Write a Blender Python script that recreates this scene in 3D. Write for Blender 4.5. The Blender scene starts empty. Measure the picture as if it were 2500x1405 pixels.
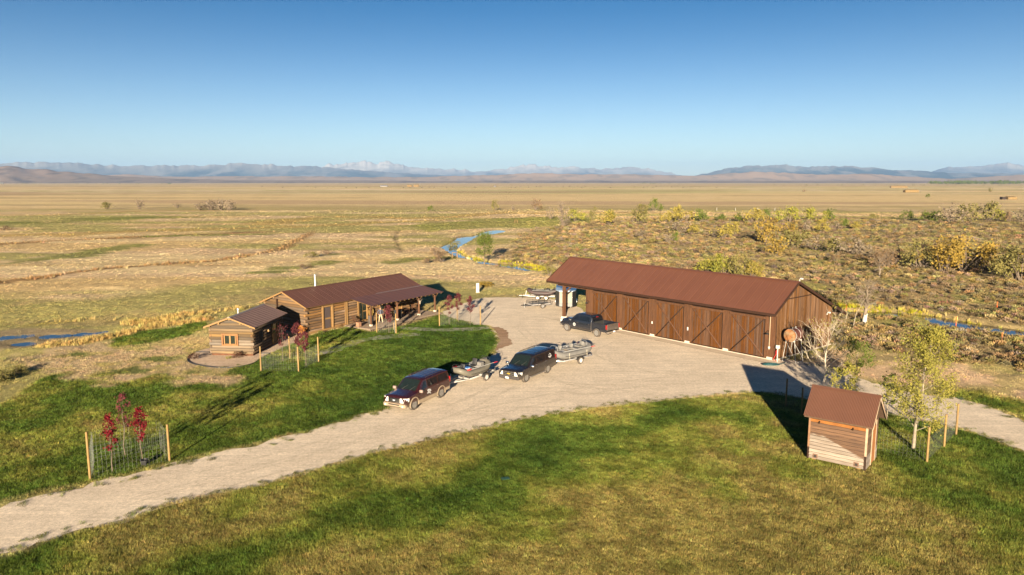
import bpy, bmesh, math, random
import numpy as np
from mathutils import Vector, Matrix, Euler

# ------------------------------------------------------------------ camera, sky, sun, exposure
S = bpy.context.scene
COL = S.collection
PI = math.pi
cam = bpy.data.cameras.new('camera')
cam.sensor_width = 36.0
cam.lens = 26.06
cam.clip_start = 0.5
cam.clip_end = 90000.0
camo = bpy.data.objects.new('camera', cam)
COL.objects.link(camo)
camo.location = (0, 0, 15.5)
camo.rotation_euler = (math.radians(90 - 8.128), 0, 0)
S.camera = camo
S.render.resolution_x, S.render.resolution_y = 1024, 575

SUN_EL, SUN_AZ = math.radians(10.8), math.radians(186.7)     # azimuth clockwise from +Y
W = bpy.data.worlds.new('World')
S.world = W
W.use_nodes = True
wn, wl = W.node_tree.nodes, W.node_tree.links
sky = wn.new('ShaderNodeTexSky')
sky.sky_type = 'NISHITA'
sky.sun_disc = False
sky.sun_elevation = SUN_EL
sky.sun_rotation = SUN_AZ
sky.altitude = 2200
sky.air_density = 1.0
sky.dust_density = 0.6
sky.ozone_density = 1.5
bg = wn['Background']
bg.inputs['Strength'].default_value = 0.05
# the clear high-altitude sky deepens with height, all round
geo = wn.new('ShaderNodeTexCoord'); sxyz = wn.new('ShaderNodeSeparateXYZ'); wl.new(geo.outputs['Generated'], sxyz.inputs[0])
ramp = wn.new('ShaderNodeValToRGB'); wl.new(sxyz.outputs[2], ramp.inputs[0])
ramp.color_ramp.interpolation = 'EASE'
ramp.color_ramp.elements[0].position = 0.0; ramp.color_ramp.elements[0].color = (.50, .53, .585, 1)
ramp.color_ramp.elements[1].position = .27; ramp.color_ramp.elements[1].color = (.014, .212, .37, 1)
smul = wn.new('ShaderNodeMix'); smul.data_type = 'RGBA'; smul.blend_type = 'MULTIPLY'; smul.inputs[0].default_value = 1
wl.new(sky.outputs[0], smul.inputs[6]); wl.new(ramp.outputs[0], smul.inputs[7])
wl.new(smul.outputs[2], bg.inputs['Color'])
sl = bpy.data.lights.new('sun', 'SUN')
sl.energy = 5.0
sl.angle = math.radians(0.53)
sl.color = (1.0, 0.83, 0.60)
so = bpy.data.objects.new('sun', sl)
COL.objects.link(so)
sd = Vector((math.sin(SUN_AZ) * math.cos(SUN_EL), math.cos(SUN_AZ) * math.cos(SUN_EL), math.sin(SUN_EL)))
so.rotation_euler = (-sd).to_track_quat('-Z', 'Y').to_euler()
so.location = sd * 200
V = S.view_settings
V.view_transform = 'Standard'
V.look = 'None'
V.exposure = 2.2
V.gamma = 1.0
V.use_curve_mapping = False
S.render.engine = 'CYCLES'
S.cycles.use_denoising = True
S.cycles.max_bounces = 6
S.cycles.diffuse_bounces = 3
S.cycles.glossy_bounces = 3
S.cycles.transparent_max_bounces = 8
S.cycles.volume_bounces = 1
S.cycles.caustics_reflective = False
S.cycles.caustics_refractive = False

rnd = random.Random(11)
nrs = np.random.RandomState(5)

# ------------------------------------------------------------------ materials
MATS = {}
def nt(name):
    m = bpy.data.materials.new(name)
    m.use_nodes = True
    return m, m.node_tree.nodes, m.node_tree.links, m.node_tree.nodes['Principled BSDF']

def rgba(c):
    return (c[0], c[1], c[2], 1.0)

def pm(name, col, col2=None, rough=0.7, metal=0.0, scale=4.0, stretch=(1, 1, 1), detail=5, objvar=0.0,
       bump=0.0, bscale=None, coord='Object', coat=0.0, lo=0.35, hi=0.65, spec=0.22, hue=0.0):
    """Principled material: two colours mixed by a stretched noise, per-object tone, fine relief."""
    if name in MATS:
        return MATS[name]
    m, n, l, b = nt(name)
    b.inputs['Roughness'].default_value = rough
    b.inputs['Metallic'].default_value = metal
    b.inputs['Coat Weight'].default_value = coat
    b.inputs['Coat Roughness'].default_value = 0.04
    b.inputs['Specular IOR Level'].default_value = spec
    if col2 is None:
        col2 = tuple(c * 0.8 for c in col)
    tc = n.new('ShaderNodeTexCoord')
    mp = n.new('ShaderNodeMapping')
    mp.inputs['Scale'].default_value = stretch
    l.new(tc.outputs[coord], mp.inputs['Vector'])
    vec = mp.outputs[0]
    oi = n.new('ShaderNodeObjectInfo')
    if objvar:
        ad = n.new('ShaderNodeVectorMath'); ad.operation = 'ADD'
        cm = n.new('ShaderNodeCombineXYZ')
        ml = n.new('ShaderNodeMath'); ml.operation = 'MULTIPLY'; ml.inputs[1].default_value = 37.0
        l.new(oi.outputs['Random'], ml.inputs[0])
        l.new(ml.outputs[0], cm.inputs[0]); l.new(ml.outputs[0], cm.inputs[2])
        l.new(vec, ad.inputs[0]); l.new(cm.outputs[0], ad.inputs[1])
        vec = ad.outputs[0]
    no = n.new('ShaderNodeTexNoise')
    no.inputs['Scale'].default_value = scale
    no.inputs['Detail'].default_value = detail
    no.inputs['Roughness'].default_value = 0.6
    l.new(vec, no.inputs['Vector'])
    mr = n.new('ShaderNodeMapRange')
    mr.inputs[1].default_value = lo; mr.inputs[2].default_value = hi
    l.new(no.outputs[0], mr.inputs[0])
    mx = n.new('ShaderNodeMix'); mx.data_type = 'RGBA'
    mx.inputs[6].default_value = rgba(col); mx.inputs[7].default_value = rgba(col2)
    l.new(mr.outputs[0], mx.inputs[0])
    out = mx.outputs[2]
    if objvar:
        hs = n.new('ShaderNodeHueSaturation')
        m2 = n.new('ShaderNodeMapRange')
        m2.inputs[3].default_value = 1 - objvar; m2.inputs[4].default_value = 1 + objvar
        l.new(oi.outputs['Random'], m2.inputs[0])
        l.new(m2.outputs[0], hs.inputs['Value'])
        if hue:
            m3 = n.new('ShaderNodeMapRange')
            fr = n.new('ShaderNodeMath'); fr.operation = 'FRACT'
            f2 = n.new('ShaderNodeMath'); f2.operation = 'MULTIPLY'; f2.inputs[1].default_value = 7.31
            l.new(oi.outputs['Random'], f2.inputs[0]); l.new(f2.outputs[0], fr.inputs[0])
            m3.inputs[3].default_value = 1 - hue; m3.inputs[4].default_value = 1 + hue
            l.new(fr.outputs[0], m3.inputs[0]); l.new(m3.outputs[0], hs.inputs['Saturation'])
        l.new(out, hs.inputs['Color'])
        out = hs.outputs[0]
    l.new(out, b.inputs['Base Color'])
    if bump:
        n2 = n.new('ShaderNodeTexNoise')
        n2.inputs['Scale'].default_value = bscale or scale * 3
        n2.inputs['Detail'].default_value = 6
        l.new(vec, n2.inputs['Vector'])
        bp = n.new('ShaderNodeBump')
        bp.inputs['Strength'].default_value = bump
        bp.inputs['Distance'].default_value = 0.05
        l.new(n2.outputs[0], bp.inputs['Height'])
        l.new(bp.outputs[0], b.inputs['Normal'])
    MATS[name] = m
    return m

def leafm(name, col, col2, trans=0.35, dark=0.75):
    """Thin leaf: diffuse + translucent, colour varied leaf by leaf."""
    if name in MATS:
        return MATS[name]
    m, n, l, b = nt(name)
    n.remove(b)
    ge = n.new('ShaderNodeNewGeometry')
    tc = n.new('ShaderNodeTexCoord')
    no = n.new('ShaderNodeTexNoise'); no.inputs['Scale'].default_value = 1.3; no.inputs['Detail'].default_value = 2
    l.new(tc.outputs['Object'], no.inputs['Vector'])
    ad = n.new('ShaderNodeMath'); ad.operation = 'MULTIPLY_ADD'
    l.new(ge.outputs['Random Per Island'], ad.inputs[0]); ad.inputs[1].default_value = 0.6
    l.new(no.outputs[0], ad.inputs[2])
    mr = n.new('ShaderNodeMapRange'); mr.inputs[1].default_value = 0.45; mr.inputs[2].default_value = 1.15
    l.new(ad.outputs[0], mr.inputs[0])
    mx = n.new('ShaderNodeMix'); mx.data_type = 'RGBA'
    mx.inputs[6].default_value = rgba(col); mx.inputs[7].default_value = rgba(col2)
    l.new(mr.outputs[0], mx.inputs[0])
    d = n.new('ShaderNodeBsdfDiffuse'); t = n.new('ShaderNodeBsdfTranslucent')
    l.new(mx.outputs[2], d.inputs['Color']); l.new(mx.outputs[2], t.inputs['Color'])
    ms = n.new('ShaderNodeMixShader'); ms.inputs[0].default_value = trans
    l.new(d.outputs[0], ms.inputs[1]); l.new(t.outputs[0], ms.inputs[2])
    l.new(ms.outputs[0], n['Material Output'].inputs['Surface'])
    MATS[name] = m
    return m

def tintm(name, trans=0.3, var=0.25, tip=(1.15, 1.1, 0.9)):
    """Scattered blades: colour comes from a per-instance tint, lighter towards the tip of the blade."""
    m, n, l, b = nt(name)
    n.remove(b)
    at = n.new('ShaderNodeAttribute'); at.attribute_type = 'INSTANCER'; at.attribute_name = 'tint'
    ge = n.new('ShaderNodeNewGeometry')
    mr = n.new('ShaderNodeMapRange'); mr.inputs[3].default_value = 1 - var; mr.inputs[4].default_value = 1 + var
    l.new(ge.outputs['Random Per Island'], mr.inputs[0])
    hs = n.new('ShaderNodeHueSaturation')
    l.new(mr.outputs[0], hs.inputs['Value']); l.new(at.outputs['Color'], hs.inputs['Color'])
    d = n.new('ShaderNodeBsdfDiffuse'); t = n.new('ShaderNodeBsdfTranslucent')
    l.new(hs.outputs[0], d.inputs['Color']); l.new(hs.outputs[0], t.inputs['Color'])
    ms = n.new('ShaderNodeMixShader'); ms.inputs[0].default_value = trans
    l.new(d.outputs[0], ms.inputs[1]); l.new(t.outputs[0], ms.inputs[2])
    l.new(ms.outputs[0], n['Material Output'].inputs['Surface'])
    return m

# ------------------------------------------------------------------ mesh helpers
class MB:
    def __init__(s):
        s.v = []; s.f = []; s.mi = []; s.cur = 0
    def add(s, vs, fs):
        o = len(s.v)
        s.v.extend([tuple(p) for p in vs])
        for f in fs:
            s.f.append(tuple(i + o for i in f)); s.mi.append(s.cur)
        return s
    def box(s, x0, x1, y0, y1, z0, z1, bev=0.0, mat=None):
        if bev:
            b = bev
            ring = lambda z, e: [(x0 + e, y0, z), (x1 - e, y0, z), (x1, y0 + e, z), (x1, y1 - e, z), (x1 - e, y1, z), (x0 + e, y1, z), (x0, y1 - e, z), (x0, y0 + e, z)]
            inn = lambda z: [(x0 + b, y0 + b, z), (x1 - b, y0 + b, z), (x1 - b, y0 + b, z), (x1 - b, y1 - b, z), (x1 - b, y1 - b, z), (x0 + b, y1 - b, z), (x0 + b, y1 - b, z), (x0 + b, y0 + b, z)]
            vs = inn(z0) + ring(z0 + b, b) + ring(z1 - b, b) + inn(z1)
            fs = [tuple(range(7, -1, -1)), tuple(range(24, 32))]
            for k in range(3):
                for i in range(8):
                    j = (i + 1) % 8
                    fs.append((k * 8 + i, k * 8 + j, (k + 1) * 8 + j, (k + 1) * 8 + i))
        else:
            vs = [(x0, y0, z0), (x1, y0, z0), (x1, y1, z0), (x0, y1, z0), (x0, y0, z1), (x1, y0, z1), (x1, y1, z1), (x0, y1, z1)]
            fs = [(3, 2, 1, 0), (4, 5, 6, 7), (0, 1, 5, 4), (1, 2, 6, 5), (2, 3, 7, 6), (3, 0, 4, 7)]
        if mat is not None:
            vs = [mat @ Vector(p) for p in vs]
        return s.add(vs, fs)
    def bar(s, a, b, w, h=None, n=4, w2=None):
        """prism between two points; n sides; square bars keep a vertical side"""
        a, b = Vector(a), Vector(b)
        d = (b - a).normalized()
        up = Vector((0, 0, 1)) if abs(d.z) < 0.99 else Vector((1, 0, 0))
        x = d.cross(up).normalized(); y = x.cross(d).normalized()
        h = h or w
        vs = []
        for p, k in ((a, 1.0), (b, (w2 / w) if w2 else 1.0)):
            for i in range(n):
                if n == 4:
                    cx, cy = ((-1, -1), (1, -1), (1, 1), (-1, 1))[i]
                    vs.append(p + x * (cx * w / 2 * k) + y * (cy * h / 2 * k))
                else:
                    t = 2 * PI * i / n
                    vs.append(p + x * (math.cos(t) * w / 2 * k) + y * (math.sin(t) * h / 2 * k))
        fs = [tuple(range(n - 1, -1, -1)), tuple(range(n, 2 * n))] + [(i, (i + 1) % n, n + (i + 1) % n, n + i) for i in range(n)]
        return s.add(vs, fs)
    def tube(s, pts, rad, n=8, closed=False, cap=True):
        pts = [Vector(p) for p in pts]
        k = len(pts)
        rad = rad if isinstance(rad, (list, tuple)) else [rad] * k
        vs = []; px = None
        for i in range(k):
            a = pts[(i - 1) % k] if (closed or i) else pts[0]
            b = pts[(i + 1) % k] if (closed or i < k - 1) else pts[-1]
            d = (b - a)
            d = d.normalized() if d.length > 1e-9 else Vector((0, 0, 1))
            if px is None:
                up = Vector((0, 0, 1)) if abs(d.z) < 0.95 else Vector((1, 0, 0))
                px = d.cross(up).normalized()
            else:
                px = (px - d * px.dot(d))
                px = px.normalized() if px.length > 1e-6 else d.orthogonal().normalized()
            y = px.cross(d).normalized()
            for j in range(n):
                t = 2 * PI * j / n
                vs.append(pts[i] + px * (math.cos(t) * rad[i]) + y * (math.sin(t) * rad[i]))
        fs = []
        for i in range(k if closed else k - 1):
            i2 = (i + 1) % k
            for j in range(n):
                j2 = (j + 1) % n
                fs.append((i * n + j, i * n + j2, i2 * n + j2, i2 * n + j))
        if cap and not closed:
            fs.append(tuple(range(n - 1, -1, -1))); fs.append(tuple(range((k - 1) * n, k * n)))
        return s.add(vs, fs)
    def lathe(s, prof, n=16, mat=None, axis='z'):
        """prof: (radius, height) pairs about an axis"""
        vs = []
        for r, z in prof:
            for i in range(n):
                t = 2 * PI * i / n
                c, q = r * math.cos(t), r * math.sin(t)
                p = (c, q, z) if axis == 'z' else ((z, c, q) if axis == 'x' else (c, z, q))
                vs.append(p)
        k = len(prof)
        fs = []
        for i in range(k - 1):
            for j in range(n):
                j2 = (j + 1) % n
                fs.append((i * n + j, i * n + j2, (i + 1) * n + j2, (i + 1) * n + j) if axis != 'y' else (i * n + j2, i * n + j, (i + 1) * n + j, (i + 1) * n + j2))
        fs.append(tuple(range(n - 1, -1, -1))); fs.append(tuple(range((k - 1) * n, k * n)))
        if mat is not None:
            vs = [mat @ Vector(p) for p in vs]
        return s.add(vs, fs)
    def prism(s, poly, z0, z1, mat=None):
        k = len(poly)
        vs = [(x, y, z0) for x, y in poly] + [(x, y, z1) for x, y in poly]
        fs = [tuple(range(k - 1, -1, -1)), tuple(range(k, 2 * k))] + [(i, (i + 1) % k, k + (i + 1) % k, k + i) for i in range(k)]
        if mat is not None:
            vs = [mat @ Vector(p) for p in vs]
        return s.add(vs, fs)
    def mesh(s, name, mats, smooth=None):
        me = bpy.data.meshes.new(name)
        me.from_pydata(s.v, [], s.f)
        for m in (mats if isinstance(mats, (list, tuple)) else [mats]):
            me.materials.append(m)
        if any(s.mi):
            me.polygons.foreach_set('material_index', s.mi)
        if smooth is not None:
            me.polygons.foreach_set('use_smooth', [True] * len(me.polygons))
            me.set_sharp_from_angle(angle=math.radians(smooth))
        me.update()
        return me
    def build(s, name, mats, parent=None, smooth=None, **k):
        return ob(name, s.mesh(name, mats, smooth), parent, **k)

def ob(name, data, parent=None, loc=None, rot=None, label=None, cat=None, group=None, kind=None, scale=None, mat=None):
    o = bpy.data.objects.new(name, data)
    COL.objects.link(o)
    if parent is not None:
        o.parent = parent
    if mat is not None:
        o.matrix_local = mat
    if loc is not None:
        o.location = loc
    if rot is not None:
        o.rotation_euler = rot
    if scale is not None:
        o.scale = scale if isinstance(scale, (tuple, list)) else (scale,) * 3
    return tag(o, label, cat, group, kind)

def tag(o, label=None, cat=None, group=None, kind=None):
    if label: o['label'] = label
    if cat: o['category'] = cat
    if group: o['group'] = group
    if kind: o['kind'] = kind
    return o

def thing(name, label, cat, loc=(0, 0, 0), rz=0.0, group=None):
    return ob(name, None, None, loc, (0, 0, rz), label, cat, group)

BOXC = {}
def bx(name, parent, xs, ys, zs, mat, bev=0.0, **k):
    """a box piece placed by its centre; equal sizes share a mesh"""
    sx, sy, sz = round(xs[1] - xs[0], 3), round(ys[1] - ys[0], 3), round(zs[1] - zs[0], 3)
    key = (sx, sy, sz, mat.name, bev)
    if key not in BOXC:
        BOXC[key] = MB().box(-sx / 2, sx / 2, -sy / 2, sy / 2, -sz / 2, sz / 2, bev).mesh(name, mat)
    return ob(name, BOXC[key], parent, ((xs[0] + xs[1]) / 2, (ys[0] + ys[1]) / 2, (zs[0] + zs[1]) / 2), **k)

BEAMC = {}
def beam(name, parent, a, b, w, h, mat, n=4, taper=1.0, wob=0.0):
    """a bar from a to b (square or round), its own object, meshes shared by size"""
    a, b = Vector(a), Vector(b)
    L = round((b - a).length, 2)
    key = (L, w, h, n, mat.name, taper, wob, rnd.randrange(3) if wob else 0)
    if key not in BEAMC:
        m = MB()
        if n == 4:
            m.box(0, L, -w / 2, w / 2, -h / 2, h / 2, min(w, h) * 0.12)
        else:
            k = max(2, int(L / 0.8) + 1) if wob else 2
            pts = [(L * i / (k - 1), rnd.uniform(-wob, wob) if 0 < i < k - 1 else 0, rnd.uniform(-wob, wob) if 0 < i < k - 1 else 0) for i in range(k)]
            m.tube(pts, [w / 2 * (1 + (taper - 1) * i / (k - 1)) * (1 + rnd.uniform(-wob, wob)) for i in range(k)], n)
        BEAMC[key] = m.mesh(name, mat, 50)
    d = (b - a).normalized()
    up = Vector((0, 0, 1)) if abs(d.z) < 0.99 else Vector((0, 1, 0))
    y = up.cross(d).normalized(); z = d.cross(y)
    M = Matrix((( d.x, y.x, z.x, a.x), (d.y, y.y, z.y, a.y), (d.z, y.z, z.z, a.z), (0, 0, 0, 1)))
    return ob(name, BEAMC[key], parent, mat=M)

def children_copy(src, dst):
    for c in list(src.children):
        d = c.copy(); COL.objects.link(d); d.parent = dst
        for e in list(c.children):
            q = e.copy(); COL.objects.link(q); q.parent = d

def copy_thing(src, loc, rz, label, scale=None):
    o = src.copy(); COL.objects.link(o)
    o.location = loc; o.rotation_euler = (0, 0, rz); o['label'] = label
    if scale: o.scale = scale if isinstance(scale, tuple) else (scale,) * 3
    children_copy(src, o)
    return o

# ------------------------------------------------------------------ numpy noise and distance to outlines
def vnoise(x, y, seed=0):
    xi, yi = np.floor(x).astype(np.int64), np.floor(y).astype(np.int64)
    xf, yf = x - xi, y - yi
    u, v = xf * xf * (3 - 2 * xf), yf * yf * (3 - 2 * yf)
    def h(a, b):
        n = (a * 374761393 + b * 668265263 + seed * 974634777) & 0x7fffffff
        n = ((n ^ (n >> 13)) * 1274126177) & 0x7fffffff
        return ((n ^ (n >> 16)) & 0xffff) / 65535.0
    return (h(xi, yi) * (1 - u) + h(xi + 1, yi) * u) * (1 - v) + (h(xi, yi + 1) * (1 - u) + h(xi + 1, yi + 1) * u) * v

def fbm(x, y, oct=4, seed=0, gain=0.5):
    s = np.zeros_like(x, dtype=float); a = 1.0; t = 0.0
    for k in range(oct):
        s += a * vnoise(x * 2 ** k, y * 2 ** k, seed + k * 17); t += a; a *= gain
    return s / t

def sdf(poly, x, y):
    """signed distance to a closed outline, negative inside"""
    p = np.array(poly, float)
    q = np.roll(p, -1, axis=0)
    d2 = np.full(x.shape, 1e18); inside = np.zeros(x.shape, bool)
    for (ax, ay), (bx_, by_) in zip(p, q):
        ex, ey = bx_ - ax, by_ - ay
        t = np.clip(((x - ax) * ex + (y - ay) * ey) / (ex * ex + ey * ey + 1e-12), 0, 1)
        d2 = np.minimum(d2, (x - ax - t * ex) ** 2 + (y - ay - t * ey) ** 2)
        c = ((ay > y) != (by_ > y))
        with np.errstate(divide='ignore', invalid='ignore'):
            xi = ex * (y - ay) / (ey if abs(ey) > 1e-12 else 1e-12) + ax
        inside ^= c & (x < xi)
    d = np.sqrt(d2)
    return np.where(inside, -d, d)

def ldist(line, x, y):
    d2 = np.full(x.shape, 1e18)
    for (ax, ay), (bx_, by_) in zip(line[:-1], line[1:]):
        ex, ey = bx_ - ax, by_ - ay
        t = np.clip(((x - ax) * ex + (y - ay) * ey) / (ex * ex + ey * ey + 1e-12), 0, 1)
        d2 = np.minimum(d2, (x - ax - t * ex) ** 2 + (y - ay - t * ey) ** 2)
    return np.sqrt(d2)

def sstep(a, b, x):
    t = np.clip((x - a) / (b - a), 0, 1)
    return t * t * (3 - 2 * t)

# ---- outlines on the ground in metres (camera foot at the origin, +Y into the view)
GRAVEL=[(-22.32,27.58),(-21.37,29.04),(-19.89,30.84),(-17.9,32.24),(-16.44,34.44),(-13.22,36.16),(-10.87,38.33),(-8.23,40.77),(-5.42,42.8),(-3.57,44.41),(-1.56,45.42),(1.36,47.49),(5.07,49.27),(8.97,50.7),(13.4,52.21),(18.31,53.59),(20.4,52.63),(22.0,50.7),(24.28,48.82),(26.95,47.06),(28.35,45.34),(28.99,43.88),(29.61,41.1),(30.4,37.49),(31.65,31.83),(35.92,36.42),(34.47,42.8),(33.51,46.81),(33.33,49.0),(32.7,50.7),(31.97,51.9),(29.92,53.05),(28.89,54.59),(27.91,56.45),(26.83,59.88),(25.98,61.97),(24.91,62.85),(23.01,64.05),(14.57,73.92),(8.6,80.52),(8.64,90.73),(6.73,96.16),(4.41,98.59),(0.55,98.94),(-3.87,98.94),(-6.3,93.85),(-8.18,88.38),(-8.31,86.14),(-6.56,83.5),(-4.05,80.05),(-2.22,78.88),(-1.6,74.95),(-1.44,71.0),(-1.59,66.93),(-1.97,64.36),(-3.78,60.57),(-5.21,57.3),(-7.21,52.73),(-8.7,49.09),(-10.37,47.66),(-12.62,44.87),(-15.71,41.96),(-18.54,39.64),(-19.9,38.22),(-22.1,36.26),(-23.1,35.5),(-24.65,33.84),(-26.22,32.03),(-27.39,30.1)]
LAWN_LOW=[(-22.32,27.58),(-21.37,29.04),(-19.89,30.84),(-17.9,32.24),(-16.44,34.44),(-13.22,36.16),(-10.87,38.33),(-8.23,40.77),(-5.42,42.8),(-3.57,44.41),(-1.56,45.42),(1.36,47.49),(5.07,49.27),(8.97,50.7),(13.4,52.21),(18.31,53.59),(20.4,52.63),(22.0,50.7),(24.28,48.82),(26.95,47.06),(28.35,45.34),(28.99,43.88),(29.61,41.1),(30.4,37.49),(31.65,31.83),(44,20),(30,8),(-30,10),(-30,24)]
LAWN_UP=[(-26.22,32.03),(-24.65,33.84),(-23.1,35.5),(-22.1,36.26),(-19.9,38.22),(-18.54,39.64),(-15.71,41.96),(-12.62,44.87),(-10.37,47.66),(-8.7,49.09),(-7.21,52.73),(-5.21,57.3),(-3.78,60.57),(-1.97,64.36),(-1.59,66.93),(-1.44,71.0),(-1.6,74.95),(-2.22,78.88),(-4.05,80.05),(-6.56,83.5),(-8.31,86.14),(-10.86,80.52),(-14.68,75.58),(-17.59,78.2),(-20.3,73.52),(-22.14,70.08),(-22.32,64.67),(-23.43,59.88),(-28.47,61.26),(-33.66,64.67),(-36.05,60.57),(-37.37,56.69),(-36.18,50.7),(-35.58,44.26)]
LAWN_STRIP=[(-40.17,72.73),(-37.63,76.87),(-33.94,80.52),(-32.77,78.2),(-34.04,71.0),(-36.64,68.3),(-39.33,64.99),(-41.2,66.27)]
LAWN_RIGHT=[(32.15,52.21),(33.86,54.59),(35.85,53.81),(36.65,51.4),(37.41,46.64),(38.8,39.52),(36.02,36.52),(34.57,42.94),(33.63,46.97),(33.45,49.18),(32.76,50.8)]
DRY_CABIN=[(-43.45,66.27),(-41.73,70.44),(-35.48,68.3),(-30.46,69.18),(-28.01,63.45),(-23.18,59.22),(-22.0,56.09),(-27.02,57.3),(-30.61,56.69),(-34.9,58.57),(-39.06,59.88),(-41.78,61.97)]
DIRT_SIDE=[(26.1,62.7),(30.1,67.44),(32.78,68.3),(35.08,65.3),(37.91,61.97),(41.55,58.57),(44.19,55.5),(38.73,48.36),(36.86,51.7),(35.58,54.36),(33.75,54.93),(29.99,55.5),(27.96,57.93)]
SAGE=[(-1.52,136.75),(1.07,193.86),(6.75,244.57),(37.28,270.43),(81.24,267.85),(127.97,273.05),(169.87,267.85),(204.53,255.69),(94.8,109.61),(49.79,60.57),(42.45,59.88),(38.34,62.7),(35.58,66.27),(33.19,69.18),(30.85,69.18),(32.99,78.2),(41.37,114.16),(25.37,130.32),(11.98,143.84),(5.8,130.32)]
SAGE_EDGE=[(6.75,244.57),(43.01,312.37),(100.13,330.66),(158.44,338.59),(209.37,330.66),(255.09,319.44),(199.15,248.9),(166.72,262.85),(125.55,267.85),(79.74,262.85),(36.24,262.85)]
GREENCREEK=[(-36.13,273.05),(-16.66,302.33),(9.1,330.66),(31.69,338.59),(40.77,295.99),(24.65,262.85),(11.18,253.39),(-4.19,253.39),(-17.55,244.57),(-24.38,232.44),(-31.04,244.57)]
MUD=[(-51.65,71.33),(-53.4,75.9),(-52.81,77.76),(-50.77,78.08),(-47.7,77.76),(-44.36,77.13),(-42.21,75.9),(-42.51,72.98),(-44.32,71.33),(-44.72,69.75),(-46.3,68.73),(-47.83,67.75),(-47.92,66.32)]
CREEKS=[[(-9.56,232.33),(-7.68,240.45),(-4.77,246.91),(-2.4,242.56),(-2.75,232.33),(-5.12,224.74),(-7.52,219.36),(-8.75,218.66)],[(-14.73,214.23),(-12.9,216.6),(-11.08,209.33),(-11.39,198.73),(-12.59,189.13),(-13.17,179.23),(-13.12,170.3),(-11.38,162.21),(-9.36,156.62),(-7.66,151.4),(-5.75,147.31),(-4.16,144.95),(-2.46,143.42),(-1.85,141.63),(-3.37,140.17),(-5.73,142.37),(-7.52,148.59),(-9.28,152.25),(-10.57,153.1),(-12.54,160.3),(-14.88,170.3),(-16.99,178.06),(-16.39,185.29),(-15.74,193.13),(-15.14,203.14),(-15.23,210.94)],[(-1.93,141.63),(-0.3,141.93),(1.64,139.31),(3.18,136.23),(4.49,132.9),(4.46,129.72),(3.65,130.34),(2.29,130.34),(0.8,133.55),(-0.76,136.51),(-1.8,137.89)],[(-12.86,215.92),(-11.01,218.66),(-9.06,226.59),(-8.81,220.06),(-10.99,208.7)],[(41.34,89.55),(42.76,89.3),(44.08,89.05),(45.63,89.3),(47.27,88.42),(48.85,87.32),(50.0,86.13),(50.89,84.74),(51.57,82.08),(52.66,80.6),(53.59,78.98),(55.79,76.57),(57.61,75.19),(54.43,70.91),(53.26,72.99),(52.58,74.65),(51.06,75.87),(50.25,76.8),(49.08,78.0),(47.87,79.23),(46.87,80.24),(47.82,82.62),(47.87,84.56),(46.48,85.89),(44.25,85.89),(43.23,87.08),(42.07,87.81),(40.66,88.05)]]
PUDDLES=[[(-52.11,72.98),(-51.63,74.0),(-50.48,74.41),(-49.11,74.7),(-48.56,73.83),(-49.06,72.98),(-50.14,72.14),(-50.96,71.33)],[(-48.44,73.83),(-47.56,74.7),(-45.47,74.82),(-44.78,73.66),(-46.07,72.86),(-47.37,72.7)],[(-44.99,74.41),(-44.72,75.59),(-43.31,75.9),(-42.79,76.51),(-42.09,75.9),(-42.6,74.41),(-43.7,73.83)],[(-48.48,70.01),(-48.21,70.79),(-46.57,70.9),(-46.06,69.75),(-47.18,69.24)],[(32.03,52.42),(32.69,52.63),(32.8,52.21),(32.89,51.0),(34.06,50.12),(32.98,50.22),(31.99,51.2)]]
GULLY=[(-36.49,240.39),(-34.62,221.44),(-31.43,200.82),(-27.6,181.29),(-24.55,167.18)]
BED=[(-28.81,64.05),(-29.12,66.93),(-28.29,68.65),(-24.15,69.0),(-23.0,71.57),(-21.73,74.95),(-20.69,71.95),(-21.6,68.3),(-22.26,64.52),(-22.12,61.97),(-23.64,60.43),(-25.98,61.12),(-27.79,62.26)]
PATH1=[(-2.44,78.88),(-2.18,77.53),(-3.87,76.43),(-7.25,75.79),(-10.32,76.43),(-11.99,77.53),(-12.2,78.88),(-10.56,78.2),(-7.41,77.53),(-3.96,78.2)]
PATH2=[(-9.07,74.95),(-9.94,73.52),(-12.64,72.34),(-14.42,71.0),(-15.43,68.3),(-16.62,65.3),(-17.93,64.67),(-17.52,67.44),(-16.29,70.44),(-14.76,72.73),(-12.56,74.33),(-10.58,75.16)]
MULCH=[(-14.68,75.58),(-10.86,80.52),(-8.43,85.87),(-8.91,87.25),(-11.72,83.5),(-15.05,77.53)]
DIRTSPOT=[(-2.37,78.2),(-1.1,78.2),(0.0,72.92),(-0.08,69.18),(-1.14,67.44),(-1.59,66.93),(-1.44,71.0),(-1.6,74.95)]
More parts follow.
